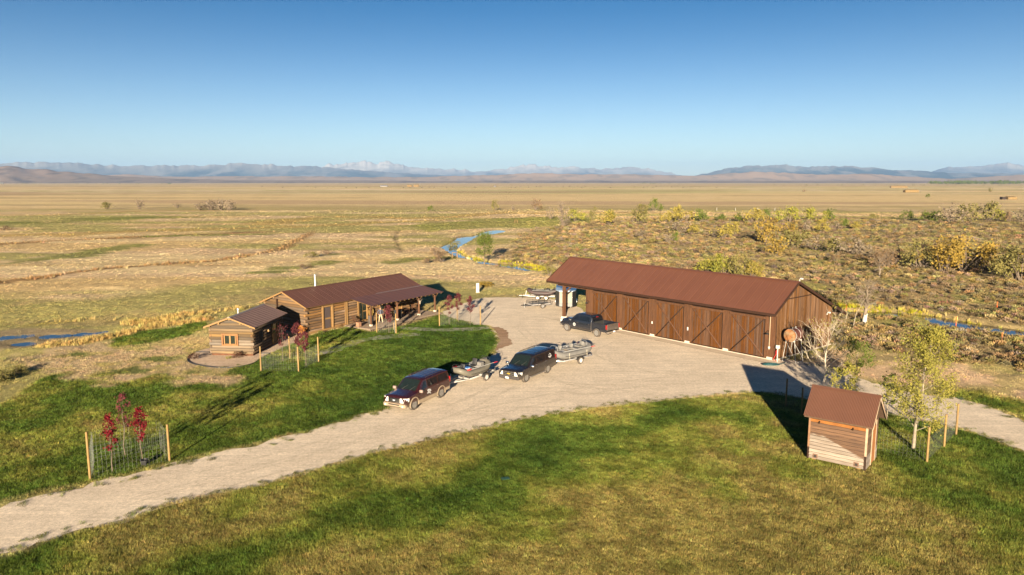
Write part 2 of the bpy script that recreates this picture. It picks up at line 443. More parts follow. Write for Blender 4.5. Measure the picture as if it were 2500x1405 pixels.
BANDS=[([(-148.27,214.66),(-131.28,218.0),(-118.07,232.44),(-98.53,244.57),(-77.58,255.69),(-54.26,281.22),(-28.32,302.33)],7,'gold'),([(-128.76,186.12),(-117.43,196.59),(-105.92,208.28),(-91.74,221.44),(-77.0,232.44)],5,'rust'),([(-101.66,211.42),(-87.92,218.0),(-74.04,219.7)],4,'green'),([(-79.56,114.16),(-76.59,121.71),(-73.16,131.56),(-66.77,138.12),(-58.92,145.35),(-54.89,162.31),(-54.5,178.97),(-59.01,211.42),(-62.76,234.38)],2.0,'rust'),([(-218.43,351.21),(-206.76,364.8),(-200.07,395.39),(-172.23,406.75),(-149.67,418.78)],7,'gold'),([(-91.84,273.05),(-85.57,330.66),(-63.72,330.66),(-43.49,315.87),(-27.31,330.66),(-6.18,374.46),(16.06,364.8),(51.5,374.46),(80.29,364.8)],9,'gold'),([(-52.04,80.52),(-48.5,82.23),(-44.27,82.99),(-42.74,82.73)],2.2,'reed'),([(-41.63,80.52),(-39.26,84.27),(-36.58,86.97),(-32.72,89.84)],2.5,'gold'),([(-40.58,72.73),(-38.26,78.2),(-35.15,81.25),(-34.54,81.98)],1.0,'gold'),([(-44.12,69.18),(-42.05,71.0),(-40.5,72.73)],1.2,'gold'),([(40.42,91.34),(42.7,90.73),(45.02,89.25),(48.29,86.97),(50.33,82.99),(51.59,79.81),(54.07,76.87),(56.97,74.95)],1.3,'sedge'),([(-12.69,167.18),(-11.0,158.61),(-7.5,150.06),(-5.68,146.11)],1.0,'sedge'),([(-1.6,143.84),(1.17,140.21),(3.8,136.75),(5.8,130.32)],1.2,'sedge'),([(-23.17,143.84),(-18.32,150.06),(-13.62,153.37)],4,'green'),([(-41.55,133.46),(-38.0,136.75),(-35.95,143.84)],3,'green'),([(-43.22,127.32),(-39.5,129.1)],2.5,'green'),([(-38.25,160.44),(-34.48,168.19)],3,'green'),([(-97.46,143.84),(-93.6,153.37),(-93.38,170.24),(-92.34,181.29)],6,'green'),([(-193.78,281.22),(-175.18,281.22),(-173.78,312.37),(-151.11,330.66)],14,'green'),([(31.39,69.53),(32.92,67.78),(35.17,66.93)],1.2,'green')]
BUSHES=[(-231.12,425.06,5.17,3.63,'olive'),(-212.42,425.06,5.17,4.35,'grey'),(-172.46,412.67,6.84,3.29,'grey'),(-166.78,412.67,9.12,4.23,'grey'),(-161.11,412.67,9.12,4.46,'grey'),(-154.34,406.75,6.74,4.63,'grey'),(-200.12,445.09,3.93,2.28,'grey'),(-42.9,389.94,2.8,2.44,'green'),(-8.72,406.75,3.6,4.63,'olive'),(0.45,406.75,2.25,2.08,'grey'),(13.39,412.67,5.47,4.7,'brown'),(16.34,412.67,2.28,2.11,'olive'),(27.23,412.67,3.65,3.76,'grey'),(44.99,400.99,1.77,2.05,'olive'),(16.17,312.37,2.76,3.91,'grey'),(18.1,260.42,5.47,4.74,'grey'),(24.86,292.91,5.5,4.33,'yellowgreen'),(32.44,292.91,3.56,3.67,'olive'),(35.12,265.33,6.16,4.23,'yellow'),(45.64,346.9,3.83,2.37,'green'),(68.63,389.94,6.03,3.55,'olive'),(75.46,395.39,4.81,5.63,'green'),(78.29,389.94,3.02,3.33,'green'),(47.12,275.72,5.48,5.02,'olive'),(57.1,278.45,4.31,3.8,'yellow'),(66.27,286.95,6.66,5.23,'yellow'),(74.9,292.91,5.5,4.0,'green'),(82.2,295.99,4.91,2.36,'green'),(88.19,289.9,3.52,2.97,'green'),(90.81,284.06,5.96,4.53,'yellow'),(97.82,292.91,3.24,3.33,'yellow'),(109.07,319.44,3.53,3.27,'green'),(106.91,286.95,6.66,5.55,'yellowgreen'),(116.86,292.91,6.15,5.0,'yellowgreen'),(124.28,295.99,3.27,3.37,'yellowgreen'),(127.54,295.99,4.25,4.04,'green'),(148.83,305.61,3.71,2.26,'olive'),(161.29,305.61,4.73,3.13,'green'),(163.35,292.91,4.53,3.33,'green'),(166.16,289.9,5.13,3.63,'green'),(166.65,281.22,6.21,5.76,'grey'),(175.36,284.06,7.22,5.82,'olive'),(189.52,295.99,6.87,6.74,'olive'),(194.25,295.99,4.58,4.38,'yellowgreen'),(195.64,292.91,4.53,3.33,'brown'),(200.8,292.91,4.53,4.0,'grey'),(207.42,292.91,5.5,5.0,'olive'),(52.02,228.65,5.56,3.12,'grey'),(53.82,221.44,3.67,2.52,'yellow'),(41.54,188.63,1.67,2.36,'green'),(35.48,203.74,4.5,1.86,'grey'),(39.67,188.63,2.71,1.72,'grey'),(58.01,203.74,4.28,3.48,'yellow'),(56.99,208.28,2.99,1.66,'grey'),(66.79,221.44,3.18,2.77,'yellow'),(64.07,186.12,4.73,5.3,'gold'),(66.63,200.82,2.66,2.51,'grey'),(67.17,174.5,5.78,3.77,'olive'),(86.62,228.65,3.79,2.6,'gold'),(92.4,232.44,2.83,2.91,'grey'),(95.46,228.65,5.05,3.12,'yellow'),(103.42,238.35,3.42,2.44,'grey'),(112.96,253.39,3.08,2.6,'green'),(112.84,244.57,3.51,1.95,'yellow'),(55.75,155.08,3.94,3.0,'gold'),(54.71,158.61,1.93,1.62,'grey'),(69.15,168.19,3.72,2.49,'grey'),(70.19,162.31,3.77,2.77,'olive'),(72.83,158.61,4.91,3.07,'grey'),(73.55,155.08,3.43,2.29,'grey'),(33.2,125.59,3.05,2.29,'yellowgreen'),(35.06,122.25,4.05,3.06,'yellowgreen'),(36.8,120.12,3.98,3.14,'olive'),(38.81,119.09,2.9,2.3,'yellow'),(67.53,133.46,4.42,3.04,'brown'),(75.49,143.84,2.38,2.13,'brown'),(73.16,131.56,5.09,3.89,'olive'),(75.41,129.1,5.71,4.7,'gold'),(78.64,127.91,6.36,4.95,'gold'),(83.36,130.32,3.6,4.15,'gold'),(81.05,118.07,5.48,4.17,'olive'),(83.38,114.16,5.68,4.55,'gold'),(6.18,123.34,1.91,1.68,'olive'),(-16.27,157.72,2.61,1.26,'brown'),(-13.66,143.84,2.7,1.64,'brown'),(-14.23,183.68,2.64,1.67,'olive'),(-16.13,142.37,1.89,0.97,'brown'),(-37.47,133.46,1.92,0.76,'brown'),(-40.25,159.52,1.94,0.82,'brown'),(-41.25,151.7,2.51,1.04,'olive'),(-40.4,58.83,1.3,0.5,'olive'),(-40.53,57.3,1.14,0.59,'olive'),(-40.41,55.5,1.84,0.63,'olive'),(-164.27,240.39,3.45,1.23,'brown'),(63.11,143.84,1.91,1.15,'brown'),(704.58,1098.83,6.07,5.0,'olive'),(397.3,713.47,4.34,3.25,'green'),(429.37,1098.83,4.25,3.13,'brown')]
COWS=[(-734.69,2199.88),(-1125.37,3576.19),(-584.54,1906.27),(-602.2,2199.88),(-501.03,1906.27),(-440.36,1786.99),(-454.06,1906.27),(-396.32,1786.99),(-371.86,1786.99),(-365.34,1906.27),(-334.02,1906.27),(-313.15,1906.27),(-259.32,1786.99),(-260.95,1906.27),(-215.29,1786.99),(-210.85,1906.27),(-198.33,1906.27),(-190.12,2042.59),(-167.01,1906.27),(-151.35,1906.27),(-138.51,2199.88),(-93.94,1906.27),(-55.92,2042.59),(-45.77,2199.88),(-2.09,1906.27),(8.35,1906.27),(22.37,2042.59),(41.75,1906.27),(72.26,2199.88),(78.29,2042.59),(121.34,2383.39),(132.48,2199.88),(139.8,2042.59),(168.62,2199.88),(167.76,2042.59),(192.7,2199.88),(177.45,1906.27),(214.38,2199.88),(197.67,1786.99),(234.86,1786.99),(333.28,2042.59),(336.11,1906.27),(369.06,2042.59),(359.07,1906.27),(423.95,2199.88),(435.99,2199.88),(413.8,2042.59),(495.81,2383.39),(436.17,2042.59),(519.3,2383.39),(487.78,2199.88),(436.32,1906.27),(475.31,2042.59),(486.49,2042.59),(459.28,1906.27),(537.17,2199.88),(478.07,1906.27),(521.91,1906.27)]
# ------------------------------------------------------------------ the land: heights and cover
CAB_SMALL = dict(o=(-23.26, 65.07), a=84.78)
CAB_BIG = dict(o=(-21.01, 74.51), a=56.56)
BARN = dict(o=(22.91, 63.26), a=130.3)
SHED = dict(o=(19.06, 38.19), a=141.9)

def loc2w(B, r, s):
    a = math.radians(B['a'])
    return (B['o'][0] + r * math.cos(a) + s * math.sin(a), B['o'][1] + r * math.sin(a) - s * math.cos(a))

FOOT = [[loc2w(BARN, *p) for p in ((0, 0), (26.6, 0), (26.6, 10), (0, 10))],
        [loc2w(CAB_BIG, *p) for p in ((0, 0), (0, -6.2), (16.9, -6.2), (16.9, 4.1), (5, 4.1), (5, 0))],
        [loc2w(CAB_SMALL, *p) for p in ((0, 0), (6.6, 0), (6.6, -3.85), (0, -3.85))]]

def creek_d(x, y):
    d = np.full(x.shape, 1e9)
    near = (x > -40) & (x < 90) & (y > 55) & (y < 270)
    if near.any():
        xs, ys = x[near], y[near]
        q = np.full(xs.shape, 1e9)
        for c in CREEKS:
            q = np.minimum(q, sdf(c, xs, ys))
        d[near] = q
    return d

def built_d(x, y):
    d = sdf(GRAVEL, x, y)
    for f in FOOT:
        d = np.minimum(d, sdf(f, x, y))
    return np.minimum(d, sdf(BED, x, y))

def puddle_d(x, y):
    d = np.full(x.shape, 1e9)
    for c in PUDDLES:
        d = np.minimum(d, sdf(c, x, y))
    return d

def height(x, y):
    x = np.asarray(x, float); y = np.asarray(y, float)
    r = np.hypot(x, y)
    bd = np.where(r < 140, built_d(x, y), 99.0)
    ld = np.minimum(sdf(LAWN_LOW, x, y), sdf(LAWN_UP, x, y))
    wild = sstep(0, 6, np.minimum(ld, bd))
    amp = 0.02 + 0.13 * wild
    h = (fbm(x / 2.6, y / 2.6, 3, 3) - 0.5) * 2 * amp + (fbm(x / 17, y / 17, 2, 8) - 0.5) * 0.35 * wild
    h *= sstep(0.0, 2.5, bd)
    cd = creek_d(x, y) + (fbm(x / 1.5, y / 1.5, 3, 21) - 0.5) * 1.1
    h = h * sstep(-0.5, 2.5, cd) - 0.85 * sstep(0.9, -0.5, cd)
    pd = puddle_d(x, y) + (fbm(x / 0.8, y / 0.8, 3, 23) - 0.5) * 1.2
    h = np.where(pd < 1.5, h * sstep(-0.2, 1.5, pd) - 0.10 * sstep(0.5, -0.3, pd), h)
    gd = ldist(GULLY, x, y) + (fbm(x / 2, y / 2, 2, 29) - 0.5) * 1.0
    h -= .35 * sstep(1.0, 0.3, gd)
    h = np.where(bd < 0, -0.004, h)
    far = sstep(400, 3000, r)
    return h * (1 - far * 0.7)

def mix(c, d, w):
    return c * (1 - w[..., None]) + np.array(d) * w[..., None]

C_TAN, C_PINK, C_OLIVE = (.42, .305, .148), (.44, .325, .195), (.27, .24, .088)
C_GREEN, C_DRYL, C_YEL = (.064, .094, .017), (.190, .160, .050), (.138, .148, .031)
C_DIRT, C_SAGE, C_GOLD, C_RUST = (.36, .27, .155), (.205, .152, .078), (.58, .40, .13), (.35, .21, .10)
BANDCOL = dict(gold=(.31, .22, .08), rust=(.21, .13, .06), green=(.14, .15, .037), reed=(.26, .21, .066), sedge=(.25, .225, .020))

def cover(x, y):
    """albedo of the ground cover and the masks that steer planting"""
    x = np.asarray(x, float); y = np.asarray(y, float)
    r = np.hypot(x, y)
    n1 = fbm(x / 9, y / 9, 4, 1); n2 = fbm(x / 2.3, y / 2.3, 3, 2); n3 = fbm(x / 60, y / 22, 4, 4); n4 = fbm(x / 24, y / 10, 4, 6)
    c = np.zeros(x.shape + (3,)); c[:] = C_TAN
    c = mix(c, C_PINK, sstep(.44, .56, fbm(x / 45, y / 14, 4, 6)))
    c = mix(c, (.48, .375, .21), sstep(.56, .66, fbm(x / 60 + 4, y / 12, 4, 16)) * .8)
    c = mix(c, C_OLIVE, sstep(.47, .60, n3) * .95)
    c = mix(c, (.30, .20, .12), sstep(.62, .74, n1) * .3)
    # the far hay plain: long flat fields seen edge-on
    fa = sstep(330, 520, y)
    f1 = fbm(x / 900, y / 140, 4, 31); f2 = fbm(x / 260 + 3, y / 45, 4, 33); f3 = fbm(x / 1500, y / 420, 3, 35)
    fc = np.zeros_like(c); fc[:] = (.53, .42, .215)
    fc = mix(fc, (.42, .37, .17), sstep(.46, .56, f1))
    fc = mix(fc, (.62, .49, .32), sstep(.56, .64, f2) * .85)
    fc = mix(fc, (.54, .40, .21), sstep(.48, .60, f3) * .8)
    fc = mix(fc, (.27, .21, .10), sstep(.60, .66, fbm(x / 700 + 9, y / 55, 4, 37)) * .6)
    fc = mix(fc, (.33, .22, .14), sstep(.62, .70, f1) * .6)
    rim = sstep(1900, 3200, y) * .7
    fc = mix(fc, (.46, .345, .20), rim)
    c = mix(c, (0, 0, 0), fa) + fc * fa[..., None]
    near = r < 700
    tall = np.zeros(x.shape); kindc = c.copy()
    for line, w, k in BANDS:
        d = np.full(x.shape, 1e9); d[near] = ldist(line, x[near], y[near])
        d = d + (n2 - .5) * w * 1.1 + (n1 - .5) * w * 1.8
        if k == 'sedge':
            d = np.full(x.shape, 1e9); d[near] = ldist(line, x[near], y[near]); d = d - .5 + (n2 - .5) * .8
        m = sstep(w * 1.1, w * .35, d)
        c = mix(c, BANDCOL[k], m * .85)
        kindc = mix(kindc, BANDCOL[k], m)
        if k in ('gold', 'reed', 'sedge', 'rust'):
            tall = np.maximum(tall, m * (1.0 if k not in ('rust', 'sedge') else .7 if k == 'rust' else 2.2))
    gc = sdf(GREENCREEK, x, y) + (n1 - .5) * 14
    c = mix(c, (.19, .19, .045), sstep(3, -3, gc) * .8)
    sg = np.minimum(sdf(SAGE, x, y), sdf(SAGE_EDGE, x, y)) + (n1 - .5) * 10
    sage = sstep(2.5, -3, sg)
    sc_ = np.zeros_like(c); sc_[:] = C_SAGE
    sc_ = mix(sc_, (.29, .22, .105), sstep(.40, .60, n4)); sc_ = mix(sc_, (.24, .215, .07), sstep(.52, .66, n1) * .9)
    c = c * (1 - sage[..., None]) + sc_ * sage[..., None]
    md = sdf(MUD, x, y) + (n1 - .5) * 3
    mud = sstep(1, -1, md)
    c = mix(c, (.22, .16, .11), mud * .7)
    # lawns
    ll = sdf(LAWN_LOW, x, y); lu = sdf(LAWN_UP, x, y) + (n1 - .5) * 2.5 * sstep(-12, -20, x)
    lr = np.minimum(sdf(LAWN_RIGHT, x, y), sdf(LAWN_STRIP, x, y)) + (n2 - .5) * 2
    ld = np.minimum(np.minimum(ll, lu), lr)
    lawn = sstep(.5, -.4, ld + (n2 - .5) * .8)
    m1 = fbm(x / 7.5 + 5, y / 7.5, 4, 41); m2 = fbm(x / 2.2, y / 2.2, 4, 43)
    wet = ldist([(-14, 27), (-9, 30.5), (-4, 34), (0, 39), (4, 44), (11, 48)], x, y)      # the watered strip across the lower lawn
    wet2 = ldist([(12, 49), (18, 45), (21, 41), (24, 36), (34, 33)], x, y)
    g = .50 + (m1 - .5) * 1.2 + (m2 - .5) * .8 - .46 * np.exp(-(wet / 1.9) ** 2) - .2 * np.exp(-(wet2 / 3.0) ** 2)
    g = np.where(lu < ll, g - .30 * sstep(-17, -9, x) - .22, g + .03 + .10 * np.exp(-((x - 5) ** 2 + (y - 33) ** 2) / 90))
    for bxx, byy, br, s in ((-17.5, 33, 5, .3), (-8, 29, 5, .35), (7, 33.5, 4.5, .45), (13, 31, 6, .25), (2, 28.5, 5, .25), (17, 35, 4, .3), (24.5, 38, 3, .2), (-29, 43, 4, .30), (-25, 47, 5, .25), (-33, 50, 6, .2), (6.5, 41, 4, -.1)):
        g = g + s * np.exp(-((x - bxx) ** 2 + (y - byy) ** 2) / br ** 2)
    lc = np.zeros_like(c); lc[:] = C_GREEN
    lc = mix(lc, C_YEL, sstep(.30, .58, g)); lc = mix(lc, C_DRYL, sstep(.56, .85, g))
    lc = mix(lc, (.024, .050, .010), sstep(.22, -.1, g) * .7)
    dd = sdf(DRY_CABIN, x, y) + (m2 - .5) * 7
    dry = sstep(1.5, -1.5, dd)
    dc = np.zeros_like(c); dc[:] = C_DIRT
    dc = mix(dc, (.30, .24, .10), sstep(.38, .54, m2)); dc = mix(dc, (.115, .125, .04), sstep(.53, .62, m2))
    c = c * (1 - lawn[..., None]) + lc * lawn[..., None]
    c = c * (1 - dry[..., None]) + dc * dry[..., None]
    ds = sdf(DIRT_SIDE, x, y) + (n2 - .5) * 3
    side = sstep(1, -1, ds)
    sc2 = np.zeros_like(c); sc2[:] = (.47, .33, .20)
    sc2 = mix(sc2, (.30, .24, .10), sstep(.48, .64, n2) * .8)
    c = c * (1 - side[..., None]) + sc2 * side[..., None]
    cd = creek_d(x, y)
    c = mix(c, (.10, .085, .05), sstep(.7, -.3, cd))
    gd = ldist(GULLY, x, y)
    c = mix(c, (.12, .085, .06), sstep(.8, .3, gd) * .45)
    return c, dict(lawn=lawn * (1 - dry), dry=dry, sage=sage, tall=tall, mud=mud, side=side, creek=cd, far=fa, tallc=kindc)

# ---- ground sheet: one disc, finer towards the middle and the view
ang = np.concatenate([np.linspace(-47, 47, 471), np.linspace(47, 313, 40)[1:-1]])
ang = np.radians(ang)
rad = np.concatenate([[0.0, 6, 12, 18], np.geomspace(22, 420, 430), np.geomspace(420, 10500, 130)[1:]])
A_, R_ = np.meshgrid(ang, rad)
GX, GY = R_ * np.sin(A_), R_ * np.cos(A_)
GZ = height(GX.ravel(), GY.ravel()).reshape(GX.shape)
gc_, gm_ = cover(GX.ravel(), GY.ravel())
nr, na = GX.shape
idx = np.arange(nr * na).reshape(nr, na)
q = np.stack([idx[:-1, :], idx[1:, :], np.roll(idx, -1, 1)[1:, :], np.roll(idx, -1, 1)[:-1, :]], -1).reshape(-1, 4)[:, ::-1]
me = bpy.data.meshes.new('ground')
me.vertices.add(nr * na)
me.vertices.foreach_set('co', np.stack([GX, GY, GZ], -1).ravel().astype(np.float32))
me.loops.add(q.size); me.polygons.add(len(q))
me.loops.foreach_set('vertex_index', q.ravel().astype(np.int32))
me.polygons.foreach_set('loop_start', (np.arange(len(q)) * 4).astype(np.int32))
me.polygons.foreach_set('loop_total', np.full(len(q), 4, np.int32))
me.update(); me.validate()
me.polygons.foreach_set('use_smooth', np.ones(len(me.polygons), bool))
def col_attr(me, c, name='cover'):
    a = me.color_attributes.new(name, 'FLOAT_COLOR', 'POINT')
    a.data.foreach_set('color', np.concatenate([c, np.ones((len(c), 1))], 1).ravel().astype(np.float32))
col_attr(me, gc_)

def rough_normal(n, l, b, tc, scale, k):
    """stalks and clods face every way: the normal is scattered by a fine noise"""
    no = n.new('ShaderNodeTexNoise'); no.inputs['Scale'].default_value = scale; no.inputs['Detail'].default_value = 5; no.inputs['Roughness'].default_value = .7
    l.new(tc.outputs['Object'], no.inputs['Vector'])
    su = n.new('ShaderNodeVectorMath'); su.operation = 'SUBTRACT'; l.new(no.outputs['Color'], su.inputs[0]); su.inputs[1].default_value = (.5, .5, .5)
    mu = n.new('ShaderNodeVectorMath'); mu.operation = 'MULTIPLY'; l.new(su.outputs[0], mu.inputs[0]); mu.inputs[1].default_value = (k, k, k * .3)
    ge = n.new('ShaderNodeNewGeometry')
    ad = n.new('ShaderNodeVectorMath'); ad.operation = 'ADD'; l.new(mu.outputs[0], ad.inputs[0]); l.new(ge.outputs['Normal'], ad.inputs[1])
    nz = n.new('ShaderNodeVectorMath'); nz.operation = 'NORMALIZE'; l.new(ad.outputs[0], nz.inputs[0])
    l.new(nz.outputs[0], b.inputs['Normal'])

def ground_mat():
    m, n, l, b = nt('ground_cover')
    b.inputs['Roughness'].default_value = 0.95
    b.inputs['Specular IOR Level'].default_value = 0.05
    at = n.new('ShaderNodeAttribute'); at.attribute_name = 'cover'
    tc = n.new('ShaderNodeTexCoord')
    out = at.outputs['Color']
    for sc_, lo, hi, st in ((0.9, .84, 1.15, (1, 1, 1)), (6.0, .78, 1.22, (1, 1, 1)), (0.03, .88, 1.12, (1, 3, 1)), (0.16, .84, 1.15, (.7, 1.6, 1))):
        mp = n.new('ShaderNodeMapping'); mp.inputs['Scale'].default_value = st
        l.new(tc.outputs['Object'], mp.inputs['Vector'])
        no = n.new('ShaderNodeTexNoise'); no.inputs['Scale'].default_value = sc_; no.inputs['Detail'].default_value = 5
        no.inputs['Roughness'].default_value = .65
        l.new(mp.outputs[0], no.inputs['Vector'])
        mr = n.new('ShaderNodeMapRange'); mr.inputs[1].default_value = .32; mr.inputs[2].default_value = .68
        mr.inputs[3].default_value = lo; mr.inputs[4].default_value = hi
        l.new(no.outputs[0], mr.inputs[0])
        hs = n.new('ShaderNodeHueSaturation')
        l.new(mr.outputs[0], hs.inputs['Value']); l.new(out, hs.inputs['Color'])
        out = hs.outputs[0]
    l.new(out, b.inputs['Base Color'])
    n2 = n.new('ShaderNodeTexNoise'); n2.inputs['Scale'].default_value = 2.2; n2.inputs['Detail'].default_value = 8; n2.inputs['Roughness'].default_value = .7
    l.new(tc.outputs['Object'], n2.inputs['Vector'])
    rough_normal(n, l, b, tc, 25, 4.6)
    return m
me.materials.append(ground_mat())
ob('ground', me, kind='structure')

# ---- sheets laid on the ground
def ragged(poly, step=.45, amp=.16, seed=3, keep=None):
    out = []
    rr = random.Random(seed)
    k = len(poly)
    for i in range(k):
        a, b = Vector((*poly[i], 0)), Vector((*poly[(i + 1) % k], 0))
        n = max(1, int((b - a).length / step))
        t = (b - a).normalized(); nn = Vector((-t.y, t.x, 0))
        for j in range(n):
            p = a + (b - a) * (j / n)
            p += nn * (rr.gauss(0, amp) + amp * 1.4 * math.sin(p.x * 1.7 + p.y * 1.1) * .6)
            out.append((p.x, p.y))
    return out

def smooth_poly(poly, it=2):
    for _ in range(it):
        o = []
        for i in range(len(poly)):
            a, b = poly[i], poly[(i + 1) % len(poly)]
            o += [(a[0] * .75 + b[0] * .25, a[1] * .75 + b[1] * .25), (a[0] * .25 + b[0] * .75, a[1] * .25 + b[1] * .75)]
        poly = o
    return poly

def sheet(name, poly, z, mat, kind='structure', **k):
    from mathutils.geometry import tessellate_polygon
    vs = [Vector((x, y, 0)) for x, y in poly]
    tr = tessellate_polygon([vs])
    me = bpy.data.meshes.new(name)
    fs = []
    for t in tr:
        a, b, c = (vs[i] for i in t)
        fs.append(t if (b - a).cross(c - a).z > 0 else t[::-1])
    me.from_pydata([(p.x, p.y, z) for p in vs], [], fs)
    me.materials.append(mat); me.update()
    return ob(name, me, kind=kind, **k)

def gravel_mat(name, c1, c2, tracks=True):
    m, n, l, b = nt(name)
    b.inputs['Roughness'].default_value = 0.95
    b.inputs['Specular IOR Level'].default_value = 0.1
    tc = n.new('ShaderNodeTexCoord')
    def noise(s, d, st=(1, 1, 1), rot=0):
        mp = n.new('ShaderNodeMapping'); mp.inputs['Scale'].default_value = st; mp.inputs['Rotation'].default_value = (0, 0, rot)
        l.new(tc.outputs['Object'], mp.inputs['Vector'])
        o = n.new('ShaderNodeTexNoise'); o.inputs['Scale'].default_value = s; o.inputs['Detail'].default_value = d; o.inputs['Roughness'].default_value = .62
        l.new(mp.outputs[0], o.inputs['Vector'])
        return o.outputs[0]
    mx = n.new('ShaderNodeMix'); mx.data_type = 'RGBA'
    mx.inputs[6].default_value = rgba(c1); mx.inputs[7].default_value = rgba(c2)
    mr = n.new('ShaderNodeMapRange'); mr.inputs[1].default_value = .35; mr.inputs[2].default_value = .65
    l.new(noise(.22, 5), mr.inputs[0]); l.new(mr.outputs[0], mx.inputs[0])
    out = mx.outputs[2]
    for s, lo, hi, st, rot in ((16, .80, 1.18, (1, 1, 1), 0), (5, .84, 1.14, (1, 1, 1), 0), (.8, .90, 1.08, (1, 1, 1), 0), (.9, .91, 1.06, (.12, 2.6, 1), -.55), (1.6, .93, 1.05, (.08, 2.0, 1), .42)):
        r2 = n.new('ShaderNodeMapRange'); r2.inputs[1].default_value = .33; r2.inputs[2].default_value = .67
        r2.inputs[3].default_value = lo; r2.inputs[4].default_value = hi
        l.new(noise(s, 5, st, rot), r2.inputs[0])
        hs = n.new('ShaderNodeHueSaturation'); l.new(r2.outputs[0], hs.inputs['Value']); l.new(out, hs.inputs['Color'])
        out = hs.outputs[0]
    l.new(out, b.inputs['Base Color'])
    rough_normal(n, l, b, tc, 90, 4.2)
    return m
GTRK = gravel_mat('gravel_track', (.53, .44, .335), (.58, .485, .37))
gm = gravel_mat('gravel', (.64, .535, .41), (.575, .475, .36))
sheet('gravel_yard', ragged(GRAVEL), .016, gm)
def track(pts, w, seed):
    """a worn wheel track pressed into the gravel"""
    P = [Vector((*p, 0)) for p in pts]; L, R = [], []
    fine = []
    for i in range(len(P) - 1):
        for j in range(8): fine.append(P[i].lerp(P[i + 1], j / 8))
    fine.append(P[-1])
    for _ in range(6): fine = [fine[0]] + [(fine[i - 1] + fine[i] * 2 + fine[i + 1]) / 4 for i in range(1, len(fine) - 1)] + [fine[-1]]
    rr = random.Random(seed)
    for i, p in enumerate(fine):
        d = (fine[min(i + 1, len(fine) - 1)] - fine[max(i - 1, 0)]).normalized(); nn = Vector((-d.y, d.x, 0))
        k = w * math.sin(PI * (i + .5) / len(fine)) ** .3 / 2
        L.append(p + nn * k * rr.uniform(.7, 1.3)); R.append(p - nn * k * rr.uniform(.7, 1.3))
    sheet('wheel_track', [(p.x, p.y) for p in L + R[::-1]], .021 + seed * .0006, GTRK)
for i, (pts, off) in enumerate(((((-19, 34.6), (-11.5, 41.2), (-3.5, 48.4), (4, 54), (11, 57.5), (17, 58.5)), 0), (((-19.5, 35.6), (-12, 42.4), (-4.5, 49.6), (-1, 56), (3, 64), (8, 71)), 0),
                                (((13.5, 56), (9, 54.5), (3, 56.5), (1, 62), (2, 70), (0, 80)), 0), (((18, 59), (10, 60), (7, 66), (10, 71)), 0))):
    for k in (0, 1):
        q_ = [(x + k * 1.1, y - k * 1.3) for x, y in pts]
        track(q_, .34, i * 2 + k)
sheet('gravel_bed', ragged(smooth_poly(BED), .4, .04), .012, gravel_mat('pea_gravel', (.50, .38, .28), (.42, .31, .22)))
stone = gravel_mat('path_stone', (.40, .36, .30), (.27, .25, .21))
sheet('stone_path', ragged(smooth_poly(PATH1), .3, .10), .03, stone)
sheet('stone_path', ragged(smooth_poly(PATH2), .3, .16), .03, stone)
sheet('mulch_strip', ragged(MULCH, .3, .06), .024, gravel_mat('mulch', (.13, .085, .055), (.08, .055, .04)))
sheet('dirt_patch', ragged(smooth_poly(DIRTSPOT), .3, .12), .024, gravel_mat('bare_dirt', (.27, .165, .10), (.34, .23, .15)))

def water_mat():
    m, n, l, b = nt('water')
    b.inputs['Base Color'].default_value = (.012, .016, .014, 1)
    b.inputs['Roughness'].default_value = 0.03
    b.inputs['IOR'].default_value = 1.33
    b.inputs['Specular IOR Level'].default_value = 0.9
    tc = n.new('ShaderNodeTexCoord')
    no = n.new('ShaderNodeTexNoise'); no.inputs['Scale'].default_value = 1.6; no.inputs['Detail'].default_value = 3
    l.new(tc.outputs['Object'], no.inputs['Vector'])
    bp = n.new('ShaderNodeBump'); bp.inputs['Strength'].default_value = .06; bp.inputs['Distance'].default_value = .1
    l.new(no.outputs[0], bp.inputs['Height']); l.new(bp.outputs[0], b.inputs['Normal'])
    return m
WATER = water_mat()
def grow(poly, d):
    c = np.array(poly); o = []
    k = len(c)
    area = sum(c[i][0] * c[(i + 1) % k][1] - c[(i + 1) % k][0] * c[i][1] for i in range(k))
    s = 1 if area > 0 else -1
    for i in range(k):
        t = c[(i + 1) % k] - c[i - 1]; t = t / (np.hypot(*t) + 1e-9)
        o.append((c[i][0] + s * t[1] * d, c[i][1] - s * t[0] * d))
    return o
for i, c in enumerate(CREEKS):
    sheet('creek_water', smooth_poly(grow(c, .9), 1), -.30 - .004 * i, WATER)
for i, c in enumerate(PUDDLES):
    sheet('puddle', smooth_poly(grow(c, .3), 1), -.065, WATER)

